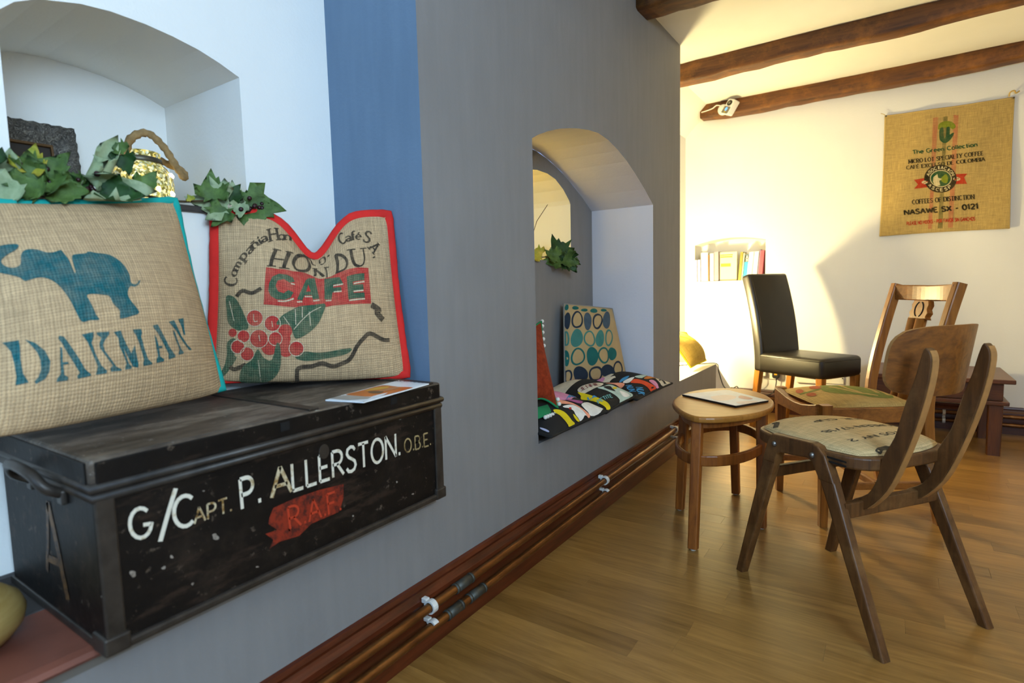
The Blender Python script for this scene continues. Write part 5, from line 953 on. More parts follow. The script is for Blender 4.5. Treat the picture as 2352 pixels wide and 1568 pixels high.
obj('lid_bead', sweep([(TX0 - .004, TY0 - .004, .716), (TX0 - .004, TY1 + .004, .716), (TX1 + .004, TY1 + .004, .716), (TX1 + .004, TY0 - .004, .716)], circ(.008, 8), [(0, 0, 1)], True), 'trunk_edge', lid, smooth=True)
obj('lid_edge', box(TX1 + .0035, TX1 + .0065, TY0 + .004, TY1 - .004, .722, .757, .002), 'trunk_black', lid)
obj('lid_edge', box(TX0 + .004, TX1 - .004, TY0 - .0065, TY0 - .0035, .722, .757, .002), 'trunk_black', lid)
for yy in (TY0 + .40, TY1 - .035): obj('lid_strap', box(TX0, TX1 + .002, yy - .012, yy + .012, TZT - .001, TZT + .0035, .0015), 'trunk_edge', lid)
for yy in (.66, .955): obj('hasp_slot', box(TX1 + .005, TX1 + .0075, yy - .010, yy + .010, .734, .752, .001), 'trunk_recess', lid)
obj('lock_plate', prism([(.013 * math.cos(a), .016 * math.sin(a)) for a in np.linspace(0, 2 * math.pi, 16)[:-1]], 0, .0016, frame_M((TX1, .752, .668), (0, 1, 0), (0, 0, 1), (1, 0, 0)), .0005), 'trunk_edge', body)
hp = smooth_path([(-1.255, TY0 - .004, .690), (-1.258, TY0 - .025, .705), (-1.235, TY0 - .036, .728), (-1.185, TY0 - .040, .735), (-1.135, TY0 - .036, .728), (-1.112, TY0 - .025, .705), (-1.115, TY0 - .004, .690)], 4)
obj('handle', tube(hp, .0085, 8), 'trunk_edge', trunk, smooth=True)
for xx in (-1.255, -1.115): obj('handle_lug', box(xx - .012, xx + .012, TY0 - .008, TY0 + .001, .672, .696, .003), 'trunk_edge', trunk)
def painted(name, c, c2, rough=.5, thr=.6):
    k = N(name); n = k.noise(k.coords(), 55, 5, .75)
    k.col(k.ramp(n, [(thr - .12, lin(c)), (thr, lin(c2)), (thr + .1, lin('#1a1410'))])); return k.set(rough, 0, .4)
painted('ivory_letter', '#dcd4c2', '#b09a70', thr=.66); painted('ivory_letter_worn', '#c9b896', '#8d6a34', thr=.56); painted('gold_letter', '#a58f63', '#6b5633', thr=.6)
painted('rust_patch', '#84260f', '#54180d', .6, .57); painted('scarlet_letter', '#b3391f', '#8c2a16', .5, .68); painted('paint_chip', '#8f8478', '#5c5048'); painted('brown_mark', '#6a4a26', '#453021', thr=.55)
TP = dict(ivory='ivory_letter', ivory2='ivory_letter_worn', gold='gold_letter', rust='rust_patch', scarlet='scarlet_letter', chip='paint_chip')
for e_ in [e for e in PRINT['trunk'] if e[1] != 'chip']:
    printed('trunk', TP, body, {'t': 'painted_word', 'l': 'painted_slash', 'p': 'painted_patch'}[e_[0]], .0008, .0003, 0, pick=lambda e: e is e_)
printed('trunk', TP, body, 'paint_chips', .0008, .0003, 0, pick=lambda e: e[1] == 'chip')['kind'] = 'stuff'
printed('trunkend', dict(brown='brown_mark'), body, 'painted_mark', .0012, .0003, 0)

# ================================================================ the two coffee-sack cushions
JUTE, GAP = '#c8a880', '#95785a'
weave('jute', JUTE, GAP); weave('jute_teal_ink', JUTE, '#063f42', ink='#066068', cover=.97, fade=.25)
weave('jute_red_ink', JUTE, '#7a2422', ink='#c02c2e', cover=.95, fade=.3); weave('jute_green_ink', JUTE, '#1c2f24', ink='#2b5a44', cover=.95, fade=.3)
weave('jute_black_ink', JUTE, '#1c1a19', ink='#262422', cover=.95, fade=.3); weave('jute_cream', '#d3bfa0', GAP)
plain('teal_cotton', '#0fa39c', .85, var=.12, vs=20, bs=300, bst=.3); plain('red_cotton', '#d3241d', .85, var=.12, vs=20, bs=300, bst=.3)
def cushion(name, key, label, group, mat, back=None, n=44):
    p = PIL[key]; c0 = p.P(np.array(.5), np.array(0.)); t = thing(name, (float(c0[0]), float(c0[1]), float(min(q[2] for q in p.c)) - .01), label, 'cushion', group)
    return t, cloth(key, mat, t, 'cover', n, back)
t1, cv = cushion('cushion', 'teal', 'jute cushion with teal piping printed with an elephant and DAKMAN', None, 'jute', n=54)
seam('teal', 'teal_cotton', t1, 'piping', flat=(.0095, .006))
printed('teal', dict(teal='jute_teal_ink'), t1, 'elephant_print', uvscale=size_of('teal'), pick=lambda e: e[0] == 's')
printed('teal', dict(teal='jute_teal_ink'), t1, 'lettering_print', uvscale=size_of('teal'), pick=lambda e: e[0] == 'p')
t2, cv = cushion('cushion', 'red', 'jute cushion with red piping printed HONDU CAFE and coffee cherries', None, 'jute', n=54)
seam('red', 'red_cotton', t2, 'piping', flat=(.015, .006), grow=.004)
cm = dict(red='jute_red_ink', green='jute_green_ink', black='jute_black_ink', cream='jute_cream')
printed('red', cm, t2, 'coffee_plant_print', uvscale=size_of('red'), pick=lambda e: e[0] in 'ps' and e[1] in ('red', 'green') or e[1] == 'cream')
printed('red', cm, t2, 'ribbon_lettering', off=.0016, uvscale=size_of('red'), pick=lambda e: e[1] == 'black' and e[0] == 't')['kind'] = 'stuff'
printed('red', cm, t2, 'brand_lettering', off=.0016, uvscale=size_of('red'), pick=lambda e: e[1] == 'black' and e[0] == 'l' and e[2] == 0)
for e_ in [e for e in PRINT['red'] if e[1] == 'black' and e[0] == 'l' and e[2] == 1]: printed('red', cm, t2, 'map_line', off=.0016, uvscale=size_of('red'), pick=lambda e: e is e_)
# ---- leaflet on the trunk
for nm, c in dict(paper_white='#eef0f2', paper_orange='#c9681c', paper_amber='#d8a02c', paper_brown='#5a3a20', paper_skin='#b4744a', paper_grey='#a79f96', paper_ink='#3a3c48', paper_blush='#ecd8cc', paper_rose='#d8a79a', paper_shadow='#1c1a1c').items():
    plain(nm, c, .35, var=.06, vs=40, bst=0)
def leaf_paper(name, key, label, cm, thick, under):
    p = PIL[key]; c0 = np.mean(p.c, 0); t = thing(name, (float(c0[0]), float(c0[1]), float(c0[2] - thick)), label, 'magazine')
    A = [tuple(q) for q in p.c]; Bq = [(q[0], q[1], q[2] - thick) for q in p.c]
    obj('pages', (Bq + A, [[3, 2, 1, 0], [4, 5, 6, 7]] + [[i, (i + 1) % 4, (i + 1) % 4 + 4, i + 4] for i in range(4)]), under, t)
    cloth(key, 'paper_white', t, 'front_page', 10, both=False)
    printed(key, cm, t, 'front_print', .0004, .0002, 10); return t
leaf_paper('leaflet', 'leaflet', 'glossy white leaflet with an orange photo lying on the black trunk', dict(white='paper_white', orange='paper_orange', amber='paper_amber', brown='paper_brown', skin='paper_skin', grey='paper_grey', ink='paper_ink'), .003, 'paper_white')

# ================================================================ display niche: frame, jar, garland
k = N('carved_frame'); v = k.coords(); n1 = k.noise(v, 80, 4, .6, 2.5)
k.col(k.ramp(n1, [(.3, lin('#2a2724')), (.52, lin('#57524c')), (.72, lin('#8d887e'))])); k.bump(n1, .8, .0035); k.set(.55, .2, .4)
plain('frame_gilt', '#5c4020', .5, .3); plain('dark_canvas', '#37302b', .8)
pf = thing('framed_picture', (-1.80, .50, S1), 'dark carved picture frame leaning inside the white arched niche', 'picture frame')
FM = Matrix.Translation((-1.765, .447, S1 - .026 + .028)) @ Matrix.Rotation(math.radians(-9), 4, 'Y') @ Matrix.Rotation(math.radians(0), 4, 'Z')
FW, FH, FB = .215, .222, .058
def fbox(y0, y1, z0, z1, x0, x1, bev=.008): return xf(box(x0, x1, y0, y1, z0, z1, bev, 3), FM)
mould = [(-.5, .002), (-.42, .022), (-.2, .030), (.1, .024), (.3, .016), (.5, .010)]
def moulding(p0, p1, out):
    V, F = [], []; n = 26; P0, P1, O = Vector(p0), Vector(p1), Vector(out)
    d = (P1 - P0).normalized(); L_ = (P1 - P0).length
    for i in range(n + 1):
        for s_, hgt in mould:
            off = -s_ * FB; ext = s_ * FB
            lo, hi = ext, L_ - ext
            q = P0 + d * (lo + (hi - lo) * i / n) + O * off
            V.append(tuple(FM @ Vector((hgt + .004 * math.sin(i * 1.9) * (s_ < 0), q.y, q.z + .003 * math.sin(i * 1.7) * (s_ < -.45)))))
    m = len(mould)
    for i in range(n):
        for j in range(m - 1): F.append([i * m + j, i * m + j + 1, (i + 1) * m + j + 1, (i + 1) * m + j])
    return V, F
h2 = FB / 2
cs = [(-.03, .0), (.185, .0), (.185, FH), (-.03, FH)]
for (a, d, o_) in ((0, 1, (0, 0, -1)), (1, 2, (0, 1, 0)), (2, 3, (0, 0, 1)), (3, 0, (0, -1, 0))):
    ins = [( (c[0] + (h2 if i in (0, 3) else -h2)), (c[1] + (h2 if i in (0, 1) else -h2))) for i, c in enumerate(cs)]
    obj('frame_side', moulding((0, ins[a][0], ins[a][1]), (0, ins[d][0], ins[d][1]), o_), 'carved_frame', pf, smooth=True)
obj('gilt_slip', join(fbox(.023, .133, .052, .060, .002, .012, .002), fbox(.023, .133, FH - .060, FH - .052, .002, .012, .002), fbox(.021, .029, .056, FH - .056, .002, .012, .002), fbox(.126, .134, .056, FH - .056, .002, .012, .002)), 'frame_gilt', pf)
obj('picture', fbox(.02, .135, .05, FH - .05, -.004, .003, .001), 'dark_canvas', pf)
obj('backing', fbox(-.025, .18, .004, FH - .004, -.012, -.003, .002), 'dark_canvas', pf)
# ---- lantern jar with fairy lights and rope handle
k = N('glitter_glass'); vo = k.n('ShaderNodeTexVoronoi'); vo.inputs['Scale'].default_value = 170; k.l(k.coords(), vo.inputs['Vector'])
sp = k.n('ShaderNodeSeparateColor'); k.l(vo.outputs['Color'], sp.inputs[0])
k.col(k.ramp(sp.outputs[0], [(.2, lin('#6f6423')), (.5, lin('#c3b558')), (.8, lin('#f4efc9'))]))
k.bump(vo.outputs['Distance'], .7, .003)
k.b.inputs['Emission Color'].default_value = (*lin('#e6cf6a'), 1)
k.l(k.ramp(sp.outputs[1], [(.55, (.10,) * 3), (.9, (1.0,) * 3)]), k.b.inputs['Emission Strength']); k.set(.18, .2, .6)
plain('jar_band', '#5c5648', .4, .6); plain('jute_rope', '#97794f', .95, var=.25, vs=60, bs=200, bst=.6, bd=.002)
glow('fairy_bulb', '#fff2b4', 14)
JC = (-1.62, .708, S1)
jar = thing('lantern_jar', JC, 'round glittering glass jar of fairy lights with a rope handle', 'jar')
obj('glass', lathe([(0, .002), (.050, .002), (.062, .010), (.071, .035), (.074, .065), (.071, .092), (.060, .112), (.047, .124), (.043, .130), (.045, .137), (.047, .150), (.042, .152)], JC, 32), 'glitter_glass', jar, smooth=True)
obj('neck_band', lathe([(.0445, .120), (.050, .123), (.050, .134), (.0455, .137)], JC, 28), 'jar_band', jar, smooth=True)
obj('wire_loop', tube(smooth_path([(JC[0] + .02, JC[1] - .047, JC[2] + .128), (JC[0] + .03, JC[1] - .085, JC[2] + .12), (JC[0] + .035, JC[1] - .098, JC[2] + .09), (JC[0] + .03, JC[1] - .075, JC[2] + .062)], 5), .0016, 6), 'jar_band', jar, smooth=True)
rp = smooth_path([(JC[0] + .02, JC[1] - .045, JC[2] + .130), (JC[0] + .045, JC[1] - .035, JC[2] + .172), (JC[0] + .055, JC[1] - .002, JC[2] + .190), (JC[0] + .06, JC[1] + .03, JC[2] + .165), (JC[0] + .062, JC[1] + .055, JC[2] + .125), (JC[0] + .05, JC[1] + .082, JC[2] + .095), (JC[0] + .03, JC[1] + .088, JC[2] + .115), (JC[0] + .0, JC[1] + .05, JC[2] + .140)], 7)
obj('rope_handle', tube(rp, .0095, 8, scale=[1 + .16 * math.sin(i * 2.1) for i in range(len(rp))]), 'jute_rope', jar, smooth=True)
rng = random.Random(4)
for i in range(11):
    a = math.radians(rng.uniform(-75, 75)); zz = rng.uniform(.03, .112); rr = float(np.interp(zz, [.01, .035, .065, .092, .112], [.062, .071, .074, .071, .060]))
    obj('fairy_light', ball((JC[0] + rr * math.cos(a), JC[1] + rr * math.sin(a), JC[2] + zz), .0055, 8), 'fairy_bulb', jar, smooth=True)
# ---- leaf garland
R_ = math.radians
def leafmat(name, a, b_):
    k = N(name); n = k.noise(k.coords(), 30, 5, .65); k.col(k.ramp(n, [(.3, lin(a)), (.7, lin(b_))])); k.bump(n, .4, .002)
    return k.set(.6, 0, .35)
leafmat('leaf_green', '#2f461c', '#5e7a3a'); leafmat('leaf_pale', '#7c8f66', '#aab48e'); leafmat('leaf_yellow', '#6d8a24', '#c2a63a'); leafmat('leaf_dark', '#132c10', '#2f5420')
plain('berry_dark', '#2a0a10', .3, var=.3, vs=30, bst=0); plain('berry_red', '#5e0f1c', .3, var=.3, vs=30, bst=0); plain('vine_stem', '#4a3a22', .8)
MAPLE = [(0, -.02), (.10, .02), (.34, -.12), (.30, .06), (.58, .10), (.40, .24), (.62, .46), (.36, .44), (.30, .54), (.22, .56), (.20, .74), (.10, .70), (0, 1.02)]
MAPLE = MAPLE + [(-x, y_) for x, y_ in MAPLE[-2:0:-1]]
def leaf(parent, pos, size, spin, mat, curl=(1.0, .6), facing=52, tilt=80, thick=.0012):
    """a lobed leaf rolled along its length; spin turns its tip: 0 up, 90 towards -y, 180 down"""
    bm = bmesh.new(); bm.faces.new([bm.verts.new((x, y_, 0)) for x, y_ in MAPLE]); bmesh.ops.triangulate(bm, faces=bm.faces[:])
    for t in (-.4, -.27, -.14, 0, .14, .27, .4): bmesh.ops.bisect_plane(bm, geom=bm.verts[:] + bm.edges[:] + bm.faces[:], plane_co=(t, 0, 0), plane_no=(1, 0, 0), dist=1e-6)
    for t in (.1, .28, .46, .64, .82): bmesh.ops.bisect_plane(bm, geom=bm.verts[:] + bm.edges[:] + bm.faces[:], plane_co=(0, t, 0), plane_no=(0, 1, 0), dist=1e-6)
    cx, cy = curl
    for v_ in bm.verts:
        x, y_, z = v_.co
        z = .10 * abs(x) + .03 * math.sin(9 * x + 7 * y_ + size * 90)
        if abs(cx) > .01: a = x * cx; x, z = math.sin(a) / cx, z + (1 - math.cos(a)) / cx
        if abs(cy) > .01: a = (y_ - .4) * cy; y_, z = .4 + math.sin(a) / cy, z + (1 - math.cos(a)) / cy
        v_.co = (x, y_, z)
    M_ = Matrix.Translation(pos) @ Matrix.Rotation(R_(facing), 4, 'Z') @ Matrix.Rotation(R_(tilt), 4, 'X') @ Matrix.Rotation(R_(spin), 4, 'Z') @ Matrix.Scale(size, 4)
    vf = bm_out(bm); Vn = [tuple(M_ @ Vector(q)) for q in vf[0]]
    o = obj('leaf', (Vn, vf[1]), mat, parent, smooth=True)
    s_ = o.modifiers.new('thickness', 'SOLIDIFY'); s_.thickness = thick; s_.offset = 0
    return o
def garland(path, label, leaves, bunches, seed):
    t = thing('leaf_garland', path[0], label, 'garland'); rng = random.Random(seed)
    obj('stem', tube(smooth_path(path, 6), .003, 6), 'vine_stem', t, smooth=True)
    for args in leaves: leaf(t, *args)
    for (cx, cy, cz, n_, sp_) in bunches:
        for i in range(n_):
            p_ = (cx + rng.gauss(0, sp_ * .6), cy + rng.gauss(0, sp_), cz + rng.gauss(0, sp_ * .55))
            obj('berry', ball(p_, rng.uniform(.0048, .0068), 8), 'berry_red' if rng.random() < .3 else 'berry_dark', t, smooth=True)
    return t
gz = S1 + .012
garland([(-1.44, .33, 1.225), (-1.425, .40, gz + .01), (-1.435, .50, gz), (-1.435, .60, gz + .004), (-1.435, .70, gz - .004), (-1.425, .80, gz + .008), (-1.42, .88, gz + .004), (-1.41, .93, gz - .01)],
  'green leaf garland with dark berries along the white niche sill',
  [((-1.43, .40, 1.235), 0.104, 75, 'leaf_pale', (1.3, .8)), ((-1.42, .425, 1.225), 0.096, 38, 'leaf_green', (1.5, .9)), ((-1.415, .42, 1.25), 0.063, -12, 'leaf_yellow', (1.8, 1.0)), ((-1.41, .43, 1.23), 0.089, -42, 'leaf_green', (1.6, .9)),
   ((-1.405, .44, 1.238), 0.089, 100, 'leaf_green', (1.8, .8)), ((-1.40, .42, 1.24), 0.070, 165, 'leaf_green', (1.8, 1.2)), ((-1.40, .395, 1.23), 0.067, 140, 'leaf_pale', (1.6, 1.0)), ((-1.40, .45, 1.222), 0.067, -95, 'leaf_green', (1.8, .8)), ((-1.405, .37, 1.25), 0.074, 55, 'leaf_dark', (1.6, .8)),
   ((-1.43, .540, 1.240), .125, -18, 'leaf_pale', (6.5, .3)), ((-1.415, .585, 1.318), 0.052, -165, 'leaf_dark', (1.8, .8)), ((-1.41, .59, 1.325), 0.037, 60, 'leaf_green', (1.8, .8)),
   ((-1.405, .525, 1.222), .115, -86, 'leaf_pale', (4.2, .6), 52, 72), ((-1.395, .53, 1.222), 0.089, -98, 'leaf_dark', (3.0, .8), 52, 60), ((-1.40, .615, 1.245), 0.052, -35, 'leaf_green', (2.0, .8)), ((-1.415, .52, 1.235), 0.059, 95, 'leaf_dark', (2.4, .8)), ((-1.42, .505, 1.24), 0.044, 40, 'leaf_green', (2.4, .8)),
   ((-1.405, .815, 1.238), 0.100, 84, 'leaf_pale', (1.1, .7)), ((-1.415, .785, 1.243), 0.078, 4, 'leaf_green', (1.6, .5)), ((-1.42, .845, 1.240), 0.063, 8, 'leaf_pale', (3.2, .6)), ((-1.415, .825, 1.245), 0.052, -30, 'leaf_dark', (1.8, .6)),
   ((-1.40, .850, 1.235), 0.104, -98, 'leaf_green', (.5, .5)), ((-1.395, .87, 1.220), 0.074, -128, 'leaf_green', (.7, .5)), ((-1.40, .80, 1.225), 0.063, 148, 'leaf_green', (1.0, .7)), ((-1.39, .835, 1.238), 0.044, 175, 'leaf_pale', (1.4, .8)), ((-1.41, .875, 1.245), 0.044, -40, 'leaf_dark', (1.4, .6)), ((-1.41, .725, 1.235), 0.018, 30, 'leaf_yellow', (.5, .5))],
  [(-1.40, .50, 1.232, 16, .022), (-1.405, .465, 1.247, 6, .012), (-1.385, .862, 1.232, 18, .015)], 5)

# ================================================================ brass dome at the frame edge of the ledge
k = N('brushed_brass'); n1 = k.noise(k.coords('Object', (1, 1, 9)), 14, 4); k.col(k.ramp(n1, [(.3, lin('#a98845')), (.7, lin('#c2a467'))])); k.set(.42, .25, .5)
GC = (-1.225, .188, SILL)
dm = thing('brass_ornament', GC, 'rounded brass ornament on the tiled ledge beside the black trunk', 'ornament')
obj('dome', lathe([(0, .0), (.060, .0), (.088, .010), (.104, .030), (.108, .048), (.102, .066), (.085, .082), (.055, .094), (.02, .099), (.0, .100)], GC, 40), 'brushed_brass', dm, smooth=True)
# ================================================================ seat niche: cushions, garland, hidden jar
plain('canvas_beige', '#b79c6e', .9, var=.08, bs=400, bst=.3); plain('cotton_black', '#1c1a19', .9, var=.2, bs=300, bst=.3); plain('cotton_backing', '#8c8982', .9, bs=300, bst=.3)
for nm, c in dict(ink_navy='#1d2c3d', ink_slate='#3f5160', ink_tealmid='#3d7a72', ink_tealdark='#12605c', ink_yellow='#e2c812', ink_pink='#d98fb4', ink_peach='#ef9d7c', ink_white='#ece9e2', ink_cream='#ded2ba', ink_red='#b3271f',
                  ink_mauve='#a8588c', ink_blue='#3f8fc4', ink_bluegreen='#6fa9a6', ink_darkred='#7a1f2c', ink_pale='#b9cfc4', ink_black='#191717', ink_orangered='#d84a22', ink_orange='#c9772c', ink_lilac='#b9bcd8').items():
    plain(nm, c, .85, var=.14, vs=22, bs=300, bst=.25)
tc, cv = cushion('cushion', 'dots', 'upright beige cushion printed with teal and navy rings', None, 'canvas_beige', 'cotton_backing', 30)
seam('dots', 'cotton_backing', tc, 'piping', r=.004)
printed('dots', dict(navy='ink_navy', slate='ink_slate', tealmid='ink_tealmid', tealdark='ink_tealdark'), tc, 'ring_print', .001, .0004, 20)
pm = dict(cream='ink_cream', pink='ink_pink', redp='ink_red', peach='ink_peach', mauve='ink_mauve', white='ink_white', yellow='ink_yellow', blue='ink_blue', blue2='ink_bluegreen', lilac='ink_lilac', darkred='ink_darkred', pale='ink_pale', black='ink_black', orangered='ink_orangered', orange='ink_orange')
PRINT['pa'] += [('p', 'cream', 0, [(.02, .60), (.97, .56), (.98, .98), (.02, .98)]), ('s', 'pink', 1, [(.0, .50), (.35, .46), (.62, .55), (.60, .72), (.3, .74), (.0, .70)]), ('s', 'redp', 2, [(.15, .76), (.6, .74), (.62, .86), (.2, .90)])]
PRINT['pm'] += [('p', 'cream', 0, [(.02, .62), (.5, .58), (.52, .98), (.02, .98)]), ('s', 'pink', 0, [(.5, .7), (.8, .66), (.97, .75), (.95, .97), (.55, .97)])]
PRINT['pb'] += [('p', 'cream', 0, [(.02, .55), (.36, .55), (.40, .98), (.02, .98)]), ('s', 'pink', 1, [(.0, .62), (.2, .6), (.22, .8), (.0, .86)]), ('s', 'pale', 0, [(.5, .78), (.9, .74), (.97, .96), (.5, .97)])]
for key, lab in (('pa', 'flat patchwork cushion with yellow stripe and white and black picture'), ('pm', 'flat patchwork cushion printed LA PETITE between two other patchwork cushions'), ('pb', 'flat black patchwork cushion with orange red stripe beside the white reveal')):
    t, cv = cushion('cushion', key, lab, 'patchwork cushions on the niche seat', 'cotton_black', None, 26)
    seam(key, 'cotton_black', t, 'piping', r=.006); printed(key, pm, t, 'patchwork_print', .0015, .0006, 18)
# rust velvet cushion with white pompoms, standing against the near side of the niche
k = N('rust_velvet'); n = k.noise(k.coords(), 40, 5, .7); k.col(k.ramp(n, [(.3, lin('#6a1f0c')), (.7, lin('#9a3a1a'))])); k.bump(n, .4, .002); k.set(.8, 0, .2)
plain('green_cotton', '#0f7a4c', .85, var=.15, bs=300, bst=.3); plain('pompom_wool', '#e6e3da', .95, bs=500, bst=.6, bd=.002)
PIL['rust'] = Pillow((-1.14, 1.775, .56), (-1.085, 1.915, .535), (-1.255, 2.085, .865), (-1.27, 1.79, .88), .045, .04, .20, .2)
t, cv = cushion('cushion', 'rust', 'rust red velvet cushion edged with white pompoms, mostly hidden by the grey wall', None, 'rust_velvet', None, 24)
PIL['skirt'] = Pillow((-1.085, 1.765, .522), (-1.088, 1.885, .520), (-1.125, 1.905, .548), (-1.125, 1.775, .555), .008, .008, .02, 0)
cloth('skirt', 'green_cotton', t, 'green_flange', 14); seam('rust', 'green_cotton', t, 'piping', r=.004)
P_ = PIL['rust']; Q_ = PIL['skirt']; pts = []
for v_ in (.70, .78, .86, .94, 1.0): pts.append(P_.base(np.array(1.0), np.array(v_)) + np.array([.0, .008, 0]))
for u_ in (.35, .5, .66, .82, .97): pts.append(Q_.base(np.array(u_), np.array(.0)) + np.array([.006, .004, -.002]))
for v_ in (.2, .45): pts.append(P_.base(np.array(1.0), np.array(v_ * .2)) + np.array([.006, .010, 0]))
for p_ in pts: obj('pompom', ball(tuple(p_), .0085, 9), 'pompom_wool', t, smooth=True)
# garland in the little inner niche
garland([(-1.47, 2.28, SI + .012), (-1.44, 2.40, SI + .014), (-1.425, 2.52, SI + .016), (-1.405, 2.64, SI + .004), (-1.395, 2.70, SI - .03)],
  'short green leaf garland on the inner ledge of the grey niche',
  [((-1.425, 2.385, SI + .02), 0.076, 70, 'leaf_yellow', (1.2, .6)), ((-1.42, 2.585, SI + .02), 0.129, 24, 'leaf_dark', (1.0, .5)), ((-1.41, 2.55, SI + .02), 0.114, -140, 'leaf_dark', (1.4, .6)), ((-1.405, 2.52, SI + .01), 0.106, 98, 'leaf_green', (1.6, .8)),
   ((-1.40, 2.55, SI + .01), 0.099, -112, 'leaf_green', (1.8, .8)), ((-1.40, 2.50, SI + .01), 0.084, 60, 'leaf_green', (1.6, .8)), ((-1.395, 2.60, SI), 0.076, -150, 'leaf_green', (1.4, .8))], [], 9)
obj('twig', tube([(-1.46, 2.30, SI + .02), (-1.44, 2.37, 1.33), (-1.425, 2.45, 1.415)], .0016, 5), 'vine_stem', bpy.data.objects['leaf_garland.001'])
# a second jar of fairy lights stands deeper in that inner niche and tints it yellow
glow('jar_glow', '#ffe27a', 14.0)
j2 = thing('lantern_jar', (-1.60, 2.185, SI), 'small lit glass jar deep inside the grey niche behind the wall edge', 'jar')
obj('glass', lathe([(0, .002), (.04, .002), (.052, .02), (.054, .06), (.045, .09), (.034, .10), (.034, .115), (.028, .116)], (-1.60, 2.185, SI), 20), 'jar_glow', j2, smooth=True)
obj('rim', lathe([(.035, .098), (.038, .101), (.038, .112), (.035, .116)], (-1.60, 2.185, SI), 20), 'jar_band', j2, smooth=True)

# ================================================================ copper heating pipes with white clips
k = N('old_copper'); n = k.noise(k.coords('Object', (4, 1, 4)), 7, 5, .7); k.col(k.ramp(n, [(.3, lin('#553219')), (.55, lin('#7f5229')), (.75, lin('#94693c'))])); k.bump(n, .1, .001); k.set(.34, .75, .5)
plain('solder', '#4a4a44', .5, .5, .3, 40); plain('clip_plastic', '#dcdad4', .45, var=.1); plain('gap_filler', '#a59a84', .9)
XP = -1.030
zu = lambda y: .1235 + .0165 * y
zl = lambda y: .0655 + .0150 * y
def pipe(zf, label, couplings):
    t = thing('copper_pipe', (XP, 1.0, zf(1.0)), label, 'pipe', 'heating pipes along the skirting')
    obj('tube', tube([(XP, y, zf(y)) for y in (-.6, .5, 1.5, 2.5, 3.40)], .0125, 16), 'old_copper', t, smooth=True)
    obj('elbow', tube(smooth_path([(XP, 3.39, zf(3.4)), (XP - .004, 3.42, zf(3.4)), (XP - .02, 3.435, zf(3.4)), (XP - .06, 3.44, zf(3.4))], 4), .0128, 12), 'old_copper', t, smooth=True)
    for a, b_ in couplings:
        cpl = obj('coupling', tube([(XP, a, zf(a)), (XP, b_, zf(b_))], .0148, 16), 'solder', t, smooth=True)
        for e in (a, b_): obj('solder_ring', tube([(XP, e - .004, zf(e)), (XP, e + .004, zf(e))], .0158, 14), 'solder', cpl, smooth=True)
pipe(zu, 'upper copper heating pipe along the dark skirting', [(1.20, 1.27)]); pipe(zl, 'lower copper heating pipe just above the floor', [(1.16, 1.22), (1.26, 1.33)])
def clip(y, zf, closed, label, x=XP, axis='y'):
    t = thing('pipe_clip', (x, y, zf(y) - .02), label, 'pipe clip', 'white pipe clips')
    a0, a1 = (-150, 170) if closed else (40, 150)
    pts = [(x + .0165 * math.cos(R_(a)), y, zf(y) + .0165 * math.sin(R_(a))) for a in np.linspace(a0, a1, 16)]
    obj('ring', sweep(pts, [(-.0024, -.009), (.0024, -.009), (.0024, .009), (-.0024, .009)], [(0, 1, 0)]), 'clip_plastic', t, smooth=False)
    obj('foot', box(XF + .021, x - .011, y - .008, y + .008, zf(y) + (.006 if closed else .010), zf(y) + .020, .002), 'clip_plastic', t)
    return t
clip(1.095, zu, True, 'white plastic clip on the upper pipe below the black trunk'); clip(2.225, zu, True, 'white plastic clip on the upper pipe below the seat niche'); clip(3.19, zu, True, 'white plastic clip on the upper pipe behind the small table')
clip(1.10, zl, False, 'half open white clip on the lower pipe below the black trunk'); clip(2.235, zl, False, 'half open white clip on the lower pipe below the seat niche'); clip(3.20, zl, False, 'half open white clip on the lower pipe behind the small table')
# ================================================================ far alcove: lamp, cushion, cable
plain('lamp_ceramic', '#d9d2c4', .4); glow('lamp_globe', '#ffe8a6', 900)
LC = (-1.388, 3.85, .42)
lamp = thing('table_lamp', LC, 'globe table lamp on the alcove ledge, tucked behind the end of the grey wall', 'lamp')
obj('base', lathe([(0, 0), (.046, 0), (.048, .008), (.024, .016), (.010, .04), (.012, .12), (.016, .2), (.010, .30), (.014, .325), (.0, .33)], LC, 24), 'lamp_ceramic', lamp, smooth=True)
obj('globe', ball((LC[0], LC[1], LC[2] + .39), .056, 24), 'lamp_globe', lamp, smooth=True)
weave('yellow_jute', '#c2a24e', '#6a5020'); plain('orange_stripe', '#d0702a', .85, bst=0); plain('yellow_trim', '#d8c21e', .85); plain('print_dark', '#3a3020', .85, bst=0)
PIL['gold'] = Pillow((-1.14, 3.86, .445), (-1.135, 4.225, .452), (-1.275, 4.20, .655), (-1.30, 3.80, .70), .075, .02, .03, .35)
t, cv = cushion('cushion', 'gold', 'yellowish jute cushion with orange stripe on the alcove ledge', None, 'yellow_jute', None, 24)
seam('gold', 'yellow_trim', t, 'piping', r=.006)
PRINT['gold'] = [('l', 'o', 0, .035, [(.30, .93), (.55, .78), (.80, .66), (.88, .62)]), ('l', 'y', 0, .05, [(.2, .8), (.45, .62), (.6, .56)]), ('l', 'k', 0, .02, [(.70, .80), (.86, .66), (.92, .72)]), ('l', 'k', 0, .02, [(.6, .86), (.74, .78)])]
printed('gold', dict(o='orange_stripe', y='yellow_trim', k='print_dark'), t, 'stripe_print', .001, .0004, 16)
plain('black_rubber', '#121212', .5, bst=0); plain('socket_white', '#e9e6dc', .4, bst=0); plain('plug_amber', '#d8a222', .4, bst=0)
